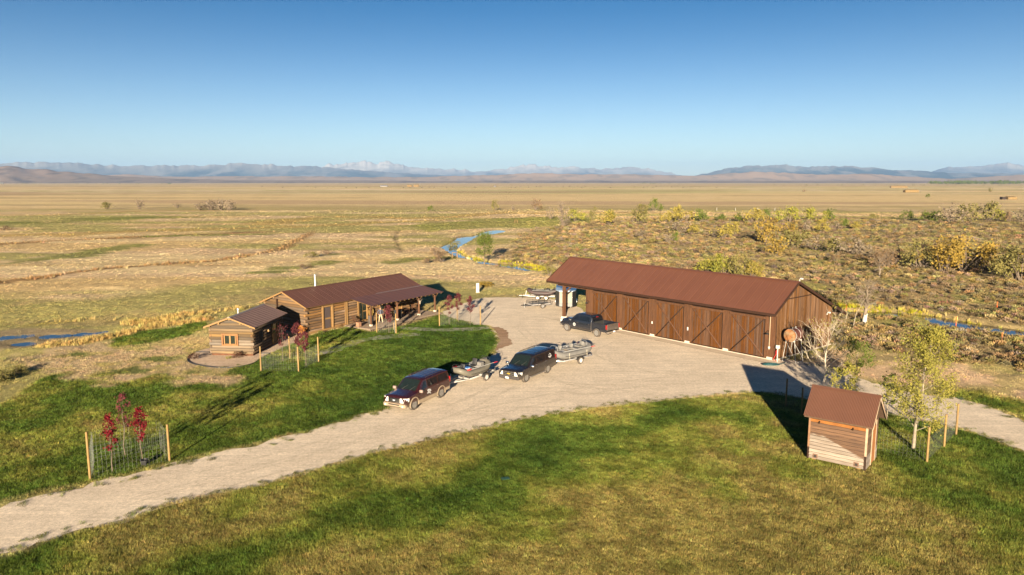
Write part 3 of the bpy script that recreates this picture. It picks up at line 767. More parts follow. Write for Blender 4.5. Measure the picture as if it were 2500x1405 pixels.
# ---- low hills and mountains on the horizon
def range_mesh(name, prof, dist, depth, mat, seed, rough=.35, nx=420, ny=26, floor=-30, power=1.0, fine=1.0):
    """prof: (bearing degrees right of +Y, crest height in metres); a real ridge with a foot, spurs and gullies"""
    b = np.linspace(prof[0][0], prof[-1][0], nx)
    h = np.interp(b, [p[0] for p in prof], [p[1] for p in prof])
    wx = b * 9
    jag = h * fine * .22 * (fbm(wx * .25, wx * 0 + seed, 5, seed, .55) - .5)
    t = np.linspace(0, 1, ny)
    B, T = np.meshgrid(np.radians(b), t)
    Hh = np.tile(h, (ny, 1))
    spur = fbm(np.degrees(B) * .55 + seed + T * 2.5, T * 6, 5, seed + 3, .6)
    rise = np.where(T < .62, (T / .62) ** (1.25 * power), np.cos((T - .62) / .38 * PI / 2) ** .8)
    Z = floor + (Hh - floor) * np.clip(rise * (1 - rough * (1 - rise)) + rough * (spur - .5) * 4 * rise * (1 - rise), 0, 1.1)
    Z = Z + np.tile(jag, (ny, 1)) * np.clip(rise, 0, 1) ** 6
    D = dist + depth * (T - .62)
    X, Y = D * np.sin(B), D * np.cos(B)
    me = bpy.data.meshes.new(name)
    idx = np.arange(nx * ny).reshape(ny, nx)
    f = np.stack([idx[:-1, :-1], idx[:-1, 1:], idx[1:, 1:], idx[1:, :-1]], -1).reshape(-1, 4)
    me.from_pydata(np.stack([X, Y, Z], -1).reshape(-1, 3).tolist(), [], f.tolist())
    me.polygons.foreach_set('use_smooth', [True] * len(me.polygons))
    me.materials.append(mat); me.update()
    return ob(name, me, kind='structure')

def hill_mat(name, lowc, highc, z0, z1, patch, scale):
    m, n, l, b = nt(name)
    b.inputs['Roughness'].default_value = 1; b.inputs['Specular IOR Level'].default_value = 0
    ge = n.new('ShaderNodeNewGeometry'); sp = n.new('ShaderNodeSeparateXYZ'); l.new(ge.outputs['Position'], sp.inputs[0])
    no = n.new('ShaderNodeTexNoise'); no.inputs['Scale'].default_value = scale; no.inputs['Detail'].default_value = 7; no.inputs['Roughness'].default_value = .65
    mp = n.new('ShaderNodeMapping'); mp.inputs['Scale'].default_value = (1, .35, 2.2); l.new(ge.outputs['Position'], mp.inputs['Vector'])
    l.new(mp.outputs[0], no.inputs['Vector'])
    ma = n.new('ShaderNodeMath'); ma.operation = 'MULTIPLY_ADD'; l.new(no.outputs[0], ma.inputs[0]); ma.inputs[1].default_value = (z1 - z0) * 2.4; l.new(sp.outputs[2], ma.inputs[2])
    mr = n.new('ShaderNodeMapRange'); mr.inputs[1].default_value = z0 + (z1 - z0) * 1.2; mr.inputs[2].default_value = z1 + (z1 - z0) * 1.2
    l.new(ma.outputs[0], mr.inputs[0])
    mx = n.new('ShaderNodeMix'); mx.data_type = 'RGBA'; mx.inputs[6].default_value = rgba(lowc); mx.inputs[7].default_value = rgba(highc)
    l.new(mr.outputs[0], mx.inputs[0])
    n2 = n.new('ShaderNodeTexNoise'); n2.inputs['Scale'].default_value = scale * 2.2; n2.inputs['Detail'].default_value = 6; l.new(mp.outputs[0], n2.inputs['Vector'])
    r2 = n.new('ShaderNodeMapRange'); r2.inputs[1].default_value = .52; r2.inputs[2].default_value = .62; l.new(n2.outputs[0], r2.inputs[0])
    m2 = n.new('ShaderNodeMix'); m2.data_type = 'RGBA'; m2.inputs[7].default_value = rgba(patch)
    l.new(r2.outputs[0], m2.inputs[0]); l.new(mx.outputs[2], m2.inputs[6])
    l.new(m2.outputs[2], b.inputs['Base Color'])
    return m
def bearing(px): return math.degrees(math.atan((px - 1250) / 1828.0))
def crest(pts, dist): return [(bearing(x), 15.5 + (444 - y) / 1828.0 * dist) for x, y in pts]
hm = hill_mat('hill_scrub', (.26, .19, .13), (.30, .21, .14), 0, 130, (.20, .15, .11), .002)
hm2 = hill_mat('hill_dark', (.20, .15, .11), (.24, .17, .125), 0, 130, (.13, .10, .08), .003)
D1, D2, D3, D4 = 9500, 13000, 21000, 27000
range_mesh('hills', crest([(-500, 425), (-200, 416), (0, 413), (30, 412), (70, 418), (130, 421), (200, 426), (290, 432), (420, 437), (600, 441), (900, 441), (1050, 443), (1250, 441), (1500, 442), (1900, 442), (2300, 442), (3000, 443)], D1), D1, 2600, hm2, 5, .3, floor=-20)
range_mesh('hills', crest([(-500, 436), (0, 434), (200, 432), (300, 428), (420, 433), (560, 432), (760, 431), (900, 433), (1040, 433), (1120, 430), (1200, 428), (1300, 423), (1420, 426), (1560, 427), (1700, 430), (1830, 421), (1920, 424), (2010, 428), (2120, 427), (2200, 432), (2320, 438), (2500, 430), (3000, 428)], D2), D2, 3000, hm, 9, .35, floor=-30)
mm = hill_mat('mountain_forest_rock', (.030, .050, .065), (.34, .33, .32), 120, 520, (.20, .20, .20), .0009)
mm2 = hill_mat('mountain_forest', (.030, .050, .065), (.24, .235, .23), 150, 560, (.15, .155, .16), .0009)
range_mesh('mountains', crest([(-600, 412), (-200, 408), (40, 407), (120, 404), (180, 402), (240, 408), (330, 410), (430, 408), (500, 407), (560, 403), (640, 404), (720, 408), (800, 410), (900, 418), (1000, 424), (1100, 430), (1180, 440)], D3), D3, 5000, mm2, 13, .2, nx=520, ny=40, floor=-60)
range_mesh('mountains', crest([(650, 430), (730, 414), (800, 405), (840, 399), (870, 394), (905, 400), (950, 397), (985, 404), (1020, 409), (1060, 415), (1100, 412), (1160, 418), (1220, 414), (1250, 408), (1300, 404), (1350, 409), (1400, 408), (1450, 413), (1530, 411), (1580, 413), (1620, 420), (1680, 432), (1720, 440)], D4), D4, 6000, mm, 17, .22, nx=520, ny=40, floor=-60, fine=1.6)
range_mesh('mountains', crest([(1640, 440), (1720, 425), (1780, 412), (1830, 406), (1880, 408), (1920, 406), (1960, 411), (2020, 410), (2080, 409), (2130, 415), (2220, 420), (2330, 426), (2600, 430), (3000, 425)], D3 * .92), D3 * .92, 4500, mm2, 23, .2, nx=420, ny=40, floor=-60)
range_mesh('mountains', crest([(2180, 436), (2260, 426), (2310, 414), (2370, 412), (2420, 411), (2455, 406), (2500, 414), (2600, 408), (2800, 405), (3100, 415)], D4 * 1.02), D4 * 1.02, 5000, mm2, 27, .2, nx=300, ny=40, floor=-60)

# ---- air
hz = MB().box(-34000, 34000, -1500, 36000, -90, 900).mesh('haze', [])
ho = ob('haze', hz, kind='stuff')
m, n, l, b = nt('haze_air')
n.remove(b)
pv = n.new('ShaderNodeVolumePrincipled')
pv.inputs['Color'].default_value = (.22, .375, .66, 1)
pv.inputs['Density'].default_value = 3.4e-5
pv.inputs['Anisotropy'].default_value = 0.0
l.new(pv.outputs[0], n['Material Output'].inputs['Volume'])
hz.materials.append(m)

# ------------------------------------------------------------------ scattered ground plants (uncountable)
def scatter_tree():
    t = bpy.data.node_groups.new('scatter', 'GeometryNodeTree')
    t.interface.new_socket('Geometry', in_out='INPUT', socket_type='NodeSocketGeometry')
    t.interface.new_socket('Source', in_out='INPUT', socket_type='NodeSocketCollection')
    t.interface.new_socket('Geometry', in_out='OUTPUT', socket_type='NodeSocketGeometry')
    n, l = t.nodes, t.links
    gi, go = n.new('NodeGroupInput'), n.new('NodeGroupOutput')
    ci = n.new('GeometryNodeCollectionInfo'); ci.inputs['Separate Children'].default_value = True; ci.inputs['Reset Children'].default_value = True
    l.new(gi.outputs['Source'], ci.inputs['Collection'])
    ip = n.new('GeometryNodeInstanceOnPoints')
    l.new(gi.outputs['Geometry'], ip.inputs['Points']); l.new(ci.outputs[0], ip.inputs['Instance'])
    ip.inputs['Pick Instance'].default_value = True
    def na(name, ty):
        a = n.new('GeometryNodeInputNamedAttribute'); a.data_type = ty; a.inputs['Name'].default_value = name
        return a.outputs['Attribute']
    l.new(na('pick', 'INT'), ip.inputs['Instance Index'])
    er = n.new('FunctionNodeEulerToRotation'); l.new(na('turn', 'FLOAT_VECTOR'), er.inputs[0]); l.new(er.outputs[0], ip.inputs['Rotation'])
    l.new(na('size', 'FLOAT_VECTOR'), ip.inputs['Scale'])
    l.new(ip.outputs[0], go.inputs[0])
    return t
SCT = scatter_tree()

def scatter(name, label, x, y, z, size, tint, sources, cat='grass', tilt=.12):
    k = len(x)
    me = bpy.data.meshes.new(name)
    me.vertices.add(k)
    me.vertices.foreach_set('co', np.stack([x, y, z], -1).ravel().astype(np.float32))
    def put(nm, ty, key, arr):
        a = me.attributes.new(nm, ty, 'POINT'); a.data.foreach_set(key, arr)
    put('pick', 'INT', 'value', nrs.randint(0, len(sources), k).astype(np.int32))
    turn = np.stack([nrs.normal(0, tilt, k), nrs.normal(0, tilt, k), nrs.uniform(0, 2 * PI, k)], -1)
    put('turn', 'FLOAT_VECTOR', 'vector', turn.ravel().astype(np.float32))
    size = np.asarray(size); size = np.repeat(size[:, None], 3, 1) if size.ndim == 1 else size
    put('size', 'FLOAT_VECTOR', 'vector', size.ravel().astype(np.float32))
    put('tint', 'FLOAT_COLOR', 'color', np.concatenate([tint, np.ones((k, 1))], 1).ravel().astype(np.float32))
    me.update()
    o = ob(name, me, kind='stuff', label=label, cat=cat)
    c = bpy.data.collections.new(name + '_plants')
    for s in sources: c.objects.link(s)
    md = o.modifiers.new('scatter', 'NODES'); md.node_group = SCT
    sid = [i.identifier for i in SCT.interface.items_tree if i.name == 'Source'][0]
    md[sid] = c
    return o

def tuft(name, n, h, spread, bw, mat, lean=.5, seed=1, seg=1):
    """a clump of separate blades"""
    rr = random.Random(seed); m = MB()
    for i in range(n):
        a = rr.uniform(0, 2 * PI); d = spread * math.sqrt(rr.random())
        b = a + rr.gauss(0, .8); hh = h * rr.uniform(.6, 1.15); le = lean * rr.uniform(.2, 1.2) * hh
        px, py = d * math.cos(a), d * math.sin(a)
        wx, wy = -math.sin(b) * bw / 2, math.cos(b) * bw / 2
        tx, ty = px + math.cos(b) * le, py + math.sin(b) * le
        if seg == 1:
            m.add([(px - wx, py - wy, -.01), (px + wx, py + wy, -.01), (tx, ty, hh)], [(0, 1, 2)])
        else:
            mx_, my_ = px + math.cos(b) * le * .3, py + math.sin(b) * le * .3
            m.add([(px - wx, py - wy, -.02), (px + wx, py + wy, -.02), (mx_ + wx * .9, my_ + wy * .9, hh * .6), (mx_ - wx * .9, my_ - wy * .9, hh * .6), (tx, ty, hh)], [(0, 1, 2, 3), (3, 2, 4)])
    return bpy.data.objects.new(name, m.mesh(name, mat))

def puff(name, n, r, h, leaf, mat, seed=1, stems=5):
    """a low shrub: short leaf blades set over an uneven dome"""
    rr = random.Random(seed); m = MB()
    lob = [(rr.uniform(-.5, .5) * r, rr.uniform(-.5, .5) * r, rr.uniform(.35, .75) * h, rr.uniform(.4, .65)) for _ in range(5)]
    for i in range(n):
        cx, cy, cz, k = lob[rr.randrange(5)]
        d = Vector((rr.gauss(0, 1), rr.gauss(0, 1), rr.gauss(.3, .8))).normalized()
        p = Vector((cx, cy, cz)) + Vector((d.x * r * k, d.y * r * k, d.z * h * k * .7)) * rr.uniform(.6, 1.05)
        p.z = max(p.z, .02)
        u = d.orthogonal().normalized(); u.rotate(Matrix.Rotation(rr.uniform(0, 6.28), 3, d)); w = (d + Vector((rr.uniform(-.6, .6), rr.uniform(-.6, .6), .5))).normalized()
        s = leaf * rr.uniform(.6, 1.4)
        m.add([p - u * s * .35, p + u * s * .35, p + w * s * 1.3 + u * s * .12, p + w * s * 1.3 - u * s * .12], [(0, 1, 2, 3)])
    return bpy.data.objects.new(name, m.mesh(name, mat))

GRASSM = tintm('grass_blades', .30, .28)
SHRUBM = tintm('shrub_leaves', .15, .35)
def fan(n, r0, r1, half=38):
    t = np.radians(nrs.uniform(-half, half, n)); r = np.exp(nrs.uniform(math.log(r0), math.log(r1), n))
    return r * np.sin(t), r * np.cos(t)
def vary(c, s=.18, w=.06):
    k = len(c)
    return np.clip(c * (1 + nrs.normal(0, s, (k, 1))) * (1 + nrs.normal(0, w, (k, 3))), .004, .9)

# mown lawn
x, y = fan(370000, 24, 92, 46)
c, mk = cover(x, y)
bd = built_d(x, y)
keep = (mk['lawn'] > .35) & (bd > -.12 + .45 * (fbm(x / .5, y / .5, 2, 51) - .5))
keep |= (bd < 0) & (bd > -.9) & (y < 62) & (fbm(x / .35, y / .35, 2, 53) > .68 - .25 * (bd + .5))
x, y, c = x[keep], y[keep], c[keep]
r = np.hypot(x, y)
c = np.where((bd[keep] < -.05)[:, None], np.array([[.10, .105, .03]]), c)
lum = vary(c * 1.2, .30, .08)
dk = fbm(x / .7, y / .7, 2, 55)
lum *= (.78 + .46 * sstep(.3, .7, dk))[:, None]
scatter('lawn_grass', 'short patchy green and yellow lawn grass on both sides of the drive', x, y, height(x, y), (.75 + .010 * r) * nrs.uniform(.6, 1.35, len(x)), lum,
        [tuft('blade_tuft', 16, .075, .10, .014, GRASSM, .9, s) for s in (1, 2, 3)])
# dry meadow grass over the flats
x, y = fan(225000, 36, 420, 44)
c, mk = cover(x, y)
bd = np.where(np.hypot(x, y) < 140, built_d(x, y), 9)
p = .75 * (1 - .62 * sstep(8, -4, x) * sstep(85, 100, y)) * (1 - mk['lawn']) * (1 - mk['mud'] * .75) * (1 - .55 * mk['side']) * (.35 + 1.1 * sstep(.35, .65, fbm(x / 5, y / 5, 3, 57)))
keep = (nrs.uniform(0, 1, len(x)) < p) & (bd > .15) & (mk['creek'] > .7)
x, y, c = x[keep], y[keep], c[keep]; r = np.hypot(x, y)
scatter('meadow_grass', 'dry tan meadow grass covering the flats around the ranch', x, y, height(x, y), (.55 + .0035 * r) * nrs.uniform(.5, 1.3, len(x)), vary(c * 1.12, .2),
        [tuft('meadow_tuft', 18, .15, .26, .022, GRASSM, 1.0, s) for s in (4, 5, 6)])
# tall grass, reeds and sedge along ditches and banks
x, y = fan(260000, 60, 420, 40)
c, mk = cover(x, y)
keep = (nrs.uniform(0, 1, len(x)) < mk['tall'] * (1.1 - 1.05 * sstep(140, 230, y)) * sstep(.25, .6, fbm(x / 4, y / 4, 3, 71))) & (mk['creek'] > -.1) & (mk['lawn'] < .3)
x, y, c = x[keep], y[keep], mk['tallc'][keep]; r = np.hypot(x, y)
scatter('tall_grass', 'tall golden grass and yellow sedge lining the ditches and creek banks', x, y, height(x, y), (.62 + .0012 * r) * nrs.uniform(.4, 1.2, len(x)), vary(c * 1.1, .2),
        [tuft('reed_tuft', 16, .62, .26, .035, GRASSM, .35, s, 2) for s in (7, 8, 9)])
# sagebrush
x, y = fan(90000, 58, 330, 40)
c, mk = cover(x, y)
bd = np.where(np.hypot(x, y) < 140, built_d(x, y), 9)
p = mk['sage'] * sstep(.30, .62, fbm(x / 4, y / 4, 3, 61)) * .62
keep = (nrs.uniform(0, 1, len(x)) < p) & (bd > 1.2) & (mk['creek'] > 2.2) & (mk['side'] < .3)
x, y = x[keep], y[keep]; r = np.hypot(x, y)
k = len(x)
pal = np.array([(.135, .10, .056), (.10, .08, .05), (.17, .125, .052), (.21, .15, .07), (.135, .115, .044), (.15, .115, .08)])
tn = pal[nrs.randint(0, 6, k)]
nn = fbm(x / 12, y / 12, 3, 63)
tn = tn * (.8 + .7 * nn)[:, None]
scatter('sagebrush', 'low brown and olive sagebrush covering the ground behind the barn', x, y, height(x, y) - .03, (.42 + .0024 * r) * nrs.uniform(.45, 1.45, k), vary(tn, .2, .08),
        [puff('sage_shrub', 120, .62, .55, .12, SHRUBM, s) for s in (1, 2, 3, 4)], cat='sagebrush', tilt=.05)
# ------------------------------------------------------------------ buildings
WD_BARN = pm('barn_plank', (0.0724, 0.0302, 0.0104), (0.0413, 0.0175, 0.0066), .8, scale=2.2, stretch=(3, 3, .35), objvar=.24, bump=.35, bscale=14, hue=.3)
WD_BARN2 = pm('barn_plank_side', (0.1013, 0.0510, 0.0218), (0.0574, 0.0274, 0.0115), .85, scale=2.0, stretch=(3, 3, .3), objvar=.34, bump=.35, bscale=14, hue=.15)
WD_DARK = pm('dark_stained_timber', (0.0204, 0.0096, 0.0045), (0.0143, 0.0067, 0.0036), .7, scale=3, objvar=.15, bump=.2)
WD_POST = pm('barn_post_timber', (0.0763, 0.0345, 0.0158), (0.0497, 0.0225, 0.0109), .8, scale=2, stretch=(3, 3, .4), objvar=.15, bump=.3)
ROOF = pm('brown_metal_roof', (0.0924, 0.0383, 0.0238), (0.0832, 0.0337, 0.0211), .42, metal=.0, scale=.6, objvar=.035, spec=.45, bump=.03, bscale=2)
ROOF2 = pm('brown_metal_roof_cabin', (0.0782, 0.0348, 0.0221), (0.0680, 0.0306, 0.0195), .42, scale=.6, objvar=.04, spec=.45, bump=.03, bscale=2)
ROOF3 = pm('grey_brown_metal_roof', (0.0978, 0.0561, 0.0408), (0.0850, 0.0476, 0.0348), .40, scale=.6, objvar=.04, spec=.5)
TRIM = pm('brown_metal_trim', (0.0297, 0.0145, 0.0092), (0.0231, 0.0112, 0.0073), .5)
CONC = pm('concrete', (.42, .36, .29), (.34, .29, .23), .9, scale=1.5, bump=.2, bscale=20)
LOGR = pm('round_log', (0.1716, 0.1036, 0.0518), (0.0901, 0.0527, 0.0277), .85, scale=1.6, stretch=(.5, 3, 3), objvar=.28, bump=.4, bscale=9, hue=.2)
LOGH = pm('hewn_log', (0.1271, 0.0896, 0.0523), (0.0835, 0.0607, 0.0396), .88, scale=1.3, stretch=(.4, 3, 5), objvar=.48, bump=.35, bscale=10, hue=.45)
LOGG = pm('hewn_log_gable', (0.1287, 0.0807, 0.0444), (0.0729, 0.0492, 0.0314), .88, scale=1.3, stretch=(.4, 3, 5), objvar=.36, bump=.35, bscale=10, hue=.2)
CHINK = pm('chinking', (.055, .042, .030), (.040, .030, .022), .95, scale=6)
YWOOD = pm('fresh_yellow_timber', (0.1914, 0.1155, 0.0462), (0.1452, 0.0825, 0.0317), .7, scale=3, stretch=(1, 4, 4), objvar=.1)
OWOOD = pm('orange_timber', (0.1980, 0.0759, 0.0145), (0.1320, 0.0495, 0.0106), .7, scale=3, objvar=.2)
GLASS = pm('dark_window_glass', (.012, .018, .014), (.010, .014, .012), .06, spec=.8)
SCREEN = pm('window_screen', (.060, .046, .044), (.05, .04, .04), .6)
STEEL = pm('galvanised_steel', (.45, .45, .45), (.36, .36, .37), .35, metal=.8, scale=6)
WHITE = pm('white_paint', (0.3960, 0.3828, 0.3564), (0.3300, 0.3168, 0.2970), .6)
BLACK = pm('black_metal', (.012, .012, .012), (.02, .02, .02), .5)

def panel_mesh(w, L, ribs, rh, mat, name='roof_panel'):
    """metal sheet: x across, y down the slope, z up; ribs are folded into it"""
    prof = []
    for i in range(ribs):
        c = w * i / ribs
        big = (i == 0)
        a, hgt = (.045, rh) if big else (.03, rh * .45)
        prof += [(c, 0), (c + a * .3, hgt), (c + a * .9, hgt), (c + a * 1.2, 0)]
    prof.append((w - .002, 0))
    vs = [(x, y, z) for y in (0, L) for x, z in prof]
    k = len(prof)
    fs = [(i, k + i, k + i + 1, i + 1) for i in range(k - 1)]
    m = MB(); m.add(vs, fs)
    m.add([(x, L, z) for x, z in prof] + [(x, L, -.012) for x, z in prof], [(i, k + i, k + i + 1, i + 1) for i in range(k - 1)])
    return m.mesh(name, mat)

def slope(parent, x0, x1, ridge, eave, pw, mat, ribs=3, rh=.03, deckm=None, thick=.10, name='roof', deck_over=.04):
    """one roof slope; ridge and eave are (y, z); returns the deck with the panels as its children"""
    (yr, zr), (ye, ze) = ridge, eave
    L = math.hypot(ye - yr, ze - zr)
    dy, dz = (ye - yr) / L, (ze - zr) / L
    sgn = 1 if dy > 0 else -1
    # local frame: Y down the slope, Z outward
    yv = Vector((0, dy, dz)); zv = Vector((0, -dz * sgn, dy * sgn)); xv = yv.cross(zv)
    M = Matrix(((xv.x, yv.x, zv.x, x0 if xv.x > 0 else x1), (xv.y, yv.y, zv.y, yr), (xv.z, yv.z, zv.z, zr), (0, 0, 0, 1)))
    Wd = x1 - x0
    deck = MB().box(.03, Wd - .03, .02, L - deck_over, -thick, -.012).build(name, deckm or WD_DARK, parent, mat=M)
    n = max(1, round(Wd / pw)); w = Wd / n
    pmh = panel_mesh(w, L, ribs, rh, mat)
    for i in range(n):
        ob('roof_panel', pmh, deck, (i * w, rnd.uniform(-.006, .006), 0))
    return deck

def ridge_cap(parent, x0, x1, y, z, mat, w=.22, dz=.08):
    return MB().add([(x0, y - w, z - dz), (x0, y, z + .03), (x0, y + w, z - dz), (x1, y - w, z - dz), (x1, y, z + .03), (x1, y + w, z - dz), (x0, y, z - dz - .02), (x1, y, z - dz - .02)],
                    [(0, 3, 4, 1), (1, 4, 5, 2), (0, 1, 2, 6), (3, 7, 5, 4)]).build('ridge_cap', mat, parent)

# ---------------- barn
a = math.radians(BARN['a'])
barn = thing('barn', 'long brown plank barn with brown metal roof and five X-braced doors', 'barn', (*BARN['o'], 0), a)
BL, BD = 26.65, 10.07
ZR_, SR_, ZE_, SE_, ZB_, SB_ = 6.77, 2.86, 4.31, -.94, 2.92, 11.97
def barn_under(s):
    return (ZR_ - (SR_ - s) * (ZR_ - ZE_) / (SR_ - SE_) if s < SR_ else ZR_ - (s - SR_) * (ZR_ - ZB_) / (SB_ - SR_)) - .13
MB().box(-.06, BL + .25, -BD - .1, .06, -.1, .07).build('slab', CONC, barn)
sheet('concrete_apron', [loc2w(BARN, r, s) for r, s in ((-.2, -.07), (27.0, -.07), (27.0, -1.25), (-.2, -1.25))], .024, pm('apron_concrete', (.50, .41, .31), (.43, .35, .26), .9, scale=.8, bump=.2, bscale=20))
sheet('apron_joint', [loc2w(BARN, r, s) for r, s in ((-.2, -1.25), (28.5, -1.25), (28.5, -1.31), (-.2, -1.31))], .028, pm('joint_dirt', (.16, .10, .06), (.1, .07, .04), .95))
front = ob('front_wall', MB().box(0, 22.85, -.16, -.06, .07, 3.9).mesh('front_wall', WD_DARK), barn)
doors = [(1.02, 4.47), (5.35, 8.77), (9.71, 13.05), (14.05, 17.39), (18.29, 21.77)]
edges = [0.0] + [v for d in doors for v in d] + [22.85]
for i in range(0, len(edges), 2):
    x0, x1 = edges[i], edges[i + 1]
    n = max(3, round((x1 - x0) / .24)); w = (x1 - x0) / n
    for j in range(n):
        bx('plank', front, (x0 + j * w + .004, x0 + (j + 1) * w - .004), (-.06, -.02 + (.02 if j in (0, n - 1) else 0)), (.10, 3.86), WD_POST)
    bx('footing_block', front, (x0 + .18, min(x1 - .1, x0 + .72)), (-.05, .06), (.072, .25), CONC, .01)
bx('header_board', front, (0, 22.85), (-.06, .0), (3.863, 4.02), WD_POST)
for di, (x0, x1) in enumerate(doors):
    d = ob('door', MB().box(x0 + .01, x1 - .01, -.055, -.02, .09, 3.62).mesh('door', WD_DARK), barn)
    n = 24; w = (x1 - x0 - .12) / n
    for j in range(n):
        bx('plank', d, (x0 + .06 + j * w + .003, x0 + .06 + (j + 1) * w - .003), (-.018, .008), (.13, 3.60), WD_BARN)
    bx('frame_rail', d, (x0, x1), (-.01, .03), (.09, .17), WD_DARK)
    bx('frame_rail', d, (x0 - .15, x1 + .12), (.0, .09), (3.56, 3.76), WD_POST, .01)
    bx('frame_stile', d, (x0 - .02, x0 + .05), (-.01, .032), (.17, 3.56), WD_DARK)
    bx('frame_stile', d, (x1 - .06, x1 + .01), (-.01, .032), (.17, 3.56), WD_POST)
    beam('brace', d, (x1 - .08, .022, .22), (x0 + .10, .022, 3.52), .03, .11, WD_DARK)
    beam('brace', d, (x0 + .08, .030, .22), (x1 - .10, .030, 3.52), .03, .14, pm('brace_timber', (.070, .032, .016), (.05, .024, .013), .75, scale=3))
# gable wall of upright planks, tops cut to the roof slope
gw = ob('gable_wall', MB().add([(.08, 0, .07), (.08, -BD, .07), (.08, -BD, barn_under(BD)), (.08, -SR_, barn_under(SR_)), (.08, 0, barn_under(0)),
                                (.16, 0, .07), (.16, -BD, .07), (.16, -BD, barn_under(BD)), (.16, -SR_, barn_under(SR_)), (.16, 0, barn_under(0))],
                               [(0, 1, 2, 3, 4), (9, 8, 7, 6, 5), (0, 5, 6, 1), (1, 6, 7, 2), (0, 4, 9, 5)]).mesh('gable_wall', WD_DARK), barn)
n = 42; w = BD / n
for j in range(n):
    s0, s1 = j * w + .004, (j + 1) * w - .004
    t = .045 if j % 2 else .062
    z0, z1 = barn_under(s0), barn_under(s1)
    if s0 < SR_ < s1: z0 = z1 = min(z0, z1)
    MB().add([(.08 - t, -s0, .09), (.08 - t, -s1, .09), (.08 - t, -s1, z1), (.08 - t, -s0, z0), (.078, -s0, .09), (.078, -s1, .09), (.078, -s1, z1), (.078, -s0, z0)],
             [(0, 3, 2, 1), (4, 5, 6, 7), (0, 1, 5, 4), (1, 2, 6, 5), (2, 3, 7, 6), (3, 0, 4, 7)]).build('plank', WD_BARN2, gw)
bx('belly_band', gw, (-.005, .02), (-5.9, -1.05), (5.22, 5.31), WD_DARK)
bx('base_strip', gw, (-.03, .03), (-BD, 0), (-.05, .088), CONC)
MB().box(.16, 22.8, -BD, -BD + .12, .07, barn_under(BD)).build('back_wall', WD_BARN2, barn)
MB().add([(22.75, -.17, .07), (22.75, -BD + .13, .07), (22.75, -BD + .13, barn_under(BD)), (22.75, -SR_, barn_under(SR_)), (22.75, -.17, barn_under(.1)),
          (22.85, -.17, .07), (22.85, -BD + .13, .07), (22.85, -BD + .13, barn_under(BD)), (22.85, -SR_, barn_under(SR_)), (22.85, -.17, barn_under(.1))],
         [(4, 3, 2, 1, 0), (5, 6, 7, 8, 9), (0, 1, 6, 5), (0, 5, 9, 4), (1, 2, 7, 6)]).build('bay_wall', WD_BARN2, barn)
for s in (.0, BD - .3):
    p = bx('post', barn, (26.25, 26.55), (-s - .30, -s), (.25, barn_under(s) - (.02 if s else .35)), WD_POST, .01)
    bx('pier', barn, (26.15, 26.65), (-s - .38, -s + .08), (-.05, .25), pm('pale_concrete', (.5, .46, .40), (.42, .38, .33), .9), .02)
bx('header_beam', barn, (22.86, 27.4), (-.27, -.05), (3.72, 4.02), WD_POST, .01)
beam('knee_brace', barn, (26.25, -.15, 3.0), (25.3, -.15, 3.75), .12, .14, WD_POST)
rf = slope(barn, -.44, 28.22, (-SR_, ZR_), (-SE_, ZE_), .82, ROOF)
rb = slope(barn, -.44, 28.22, (-SR_, ZR_), (-SB_, ZB_), .82, ROOF)
ridge_cap(barn, -.45, 28.23, -SR_, ZR_ + .02, ROOF)
L_ = 28.66
bx('fascia', barn, (-.44, 28.22), (-SE_ - .03, -SE_ + .02), (ZE_ - .24, ZE_ - .015), TRIM)
for x in (-.47, 28.20):
    for (s0, z0), (s1, z1) in (((SE_, ZE_), (SR_, ZR_)), ((SR_, ZR_), (SB_, ZB_))):
        MB().add([(x, -s0, z0 - .20), (x, -s1, z1 - .20), (x, -s1, z1 + .045), (x, -s0, z0 + .045), (x + .05, -s0, z0 - .20), (x + .05, -s1, z1 - .20), (x + .05, -s1, z1 + .045), (x + .05, -s0, z0 + .045)],
                 [(0, 1, 2, 3), (7, 6, 5, 4), (3, 2, 6, 7), (1, 0, 4, 5), (0, 3, 7, 4), (2, 1, 5, 6)]).build('rake_trim', TRIM, barn)
MB().tube([(.5, .07, 4.15), (.5, .07, 3.9), (.5, .07, .9)], .05, 8).build('downspout', pm('tan_downspout', (.22, .16, .10), (.2, .14, .09), .5), barn, 60)
bx('outlet_box', barn, (9.1, 9.22), (.02, .09), (1.3, 1.62), WHITE, .01)
bx('outlet_box', barn, (13.45, 13.57), (.02, .09), (1.3, 1.55), WHITE, .01)
bx('pipe_collar', barn, (.42, .58), (.02, .12), (1.0, 1.2), WHITE, .02)

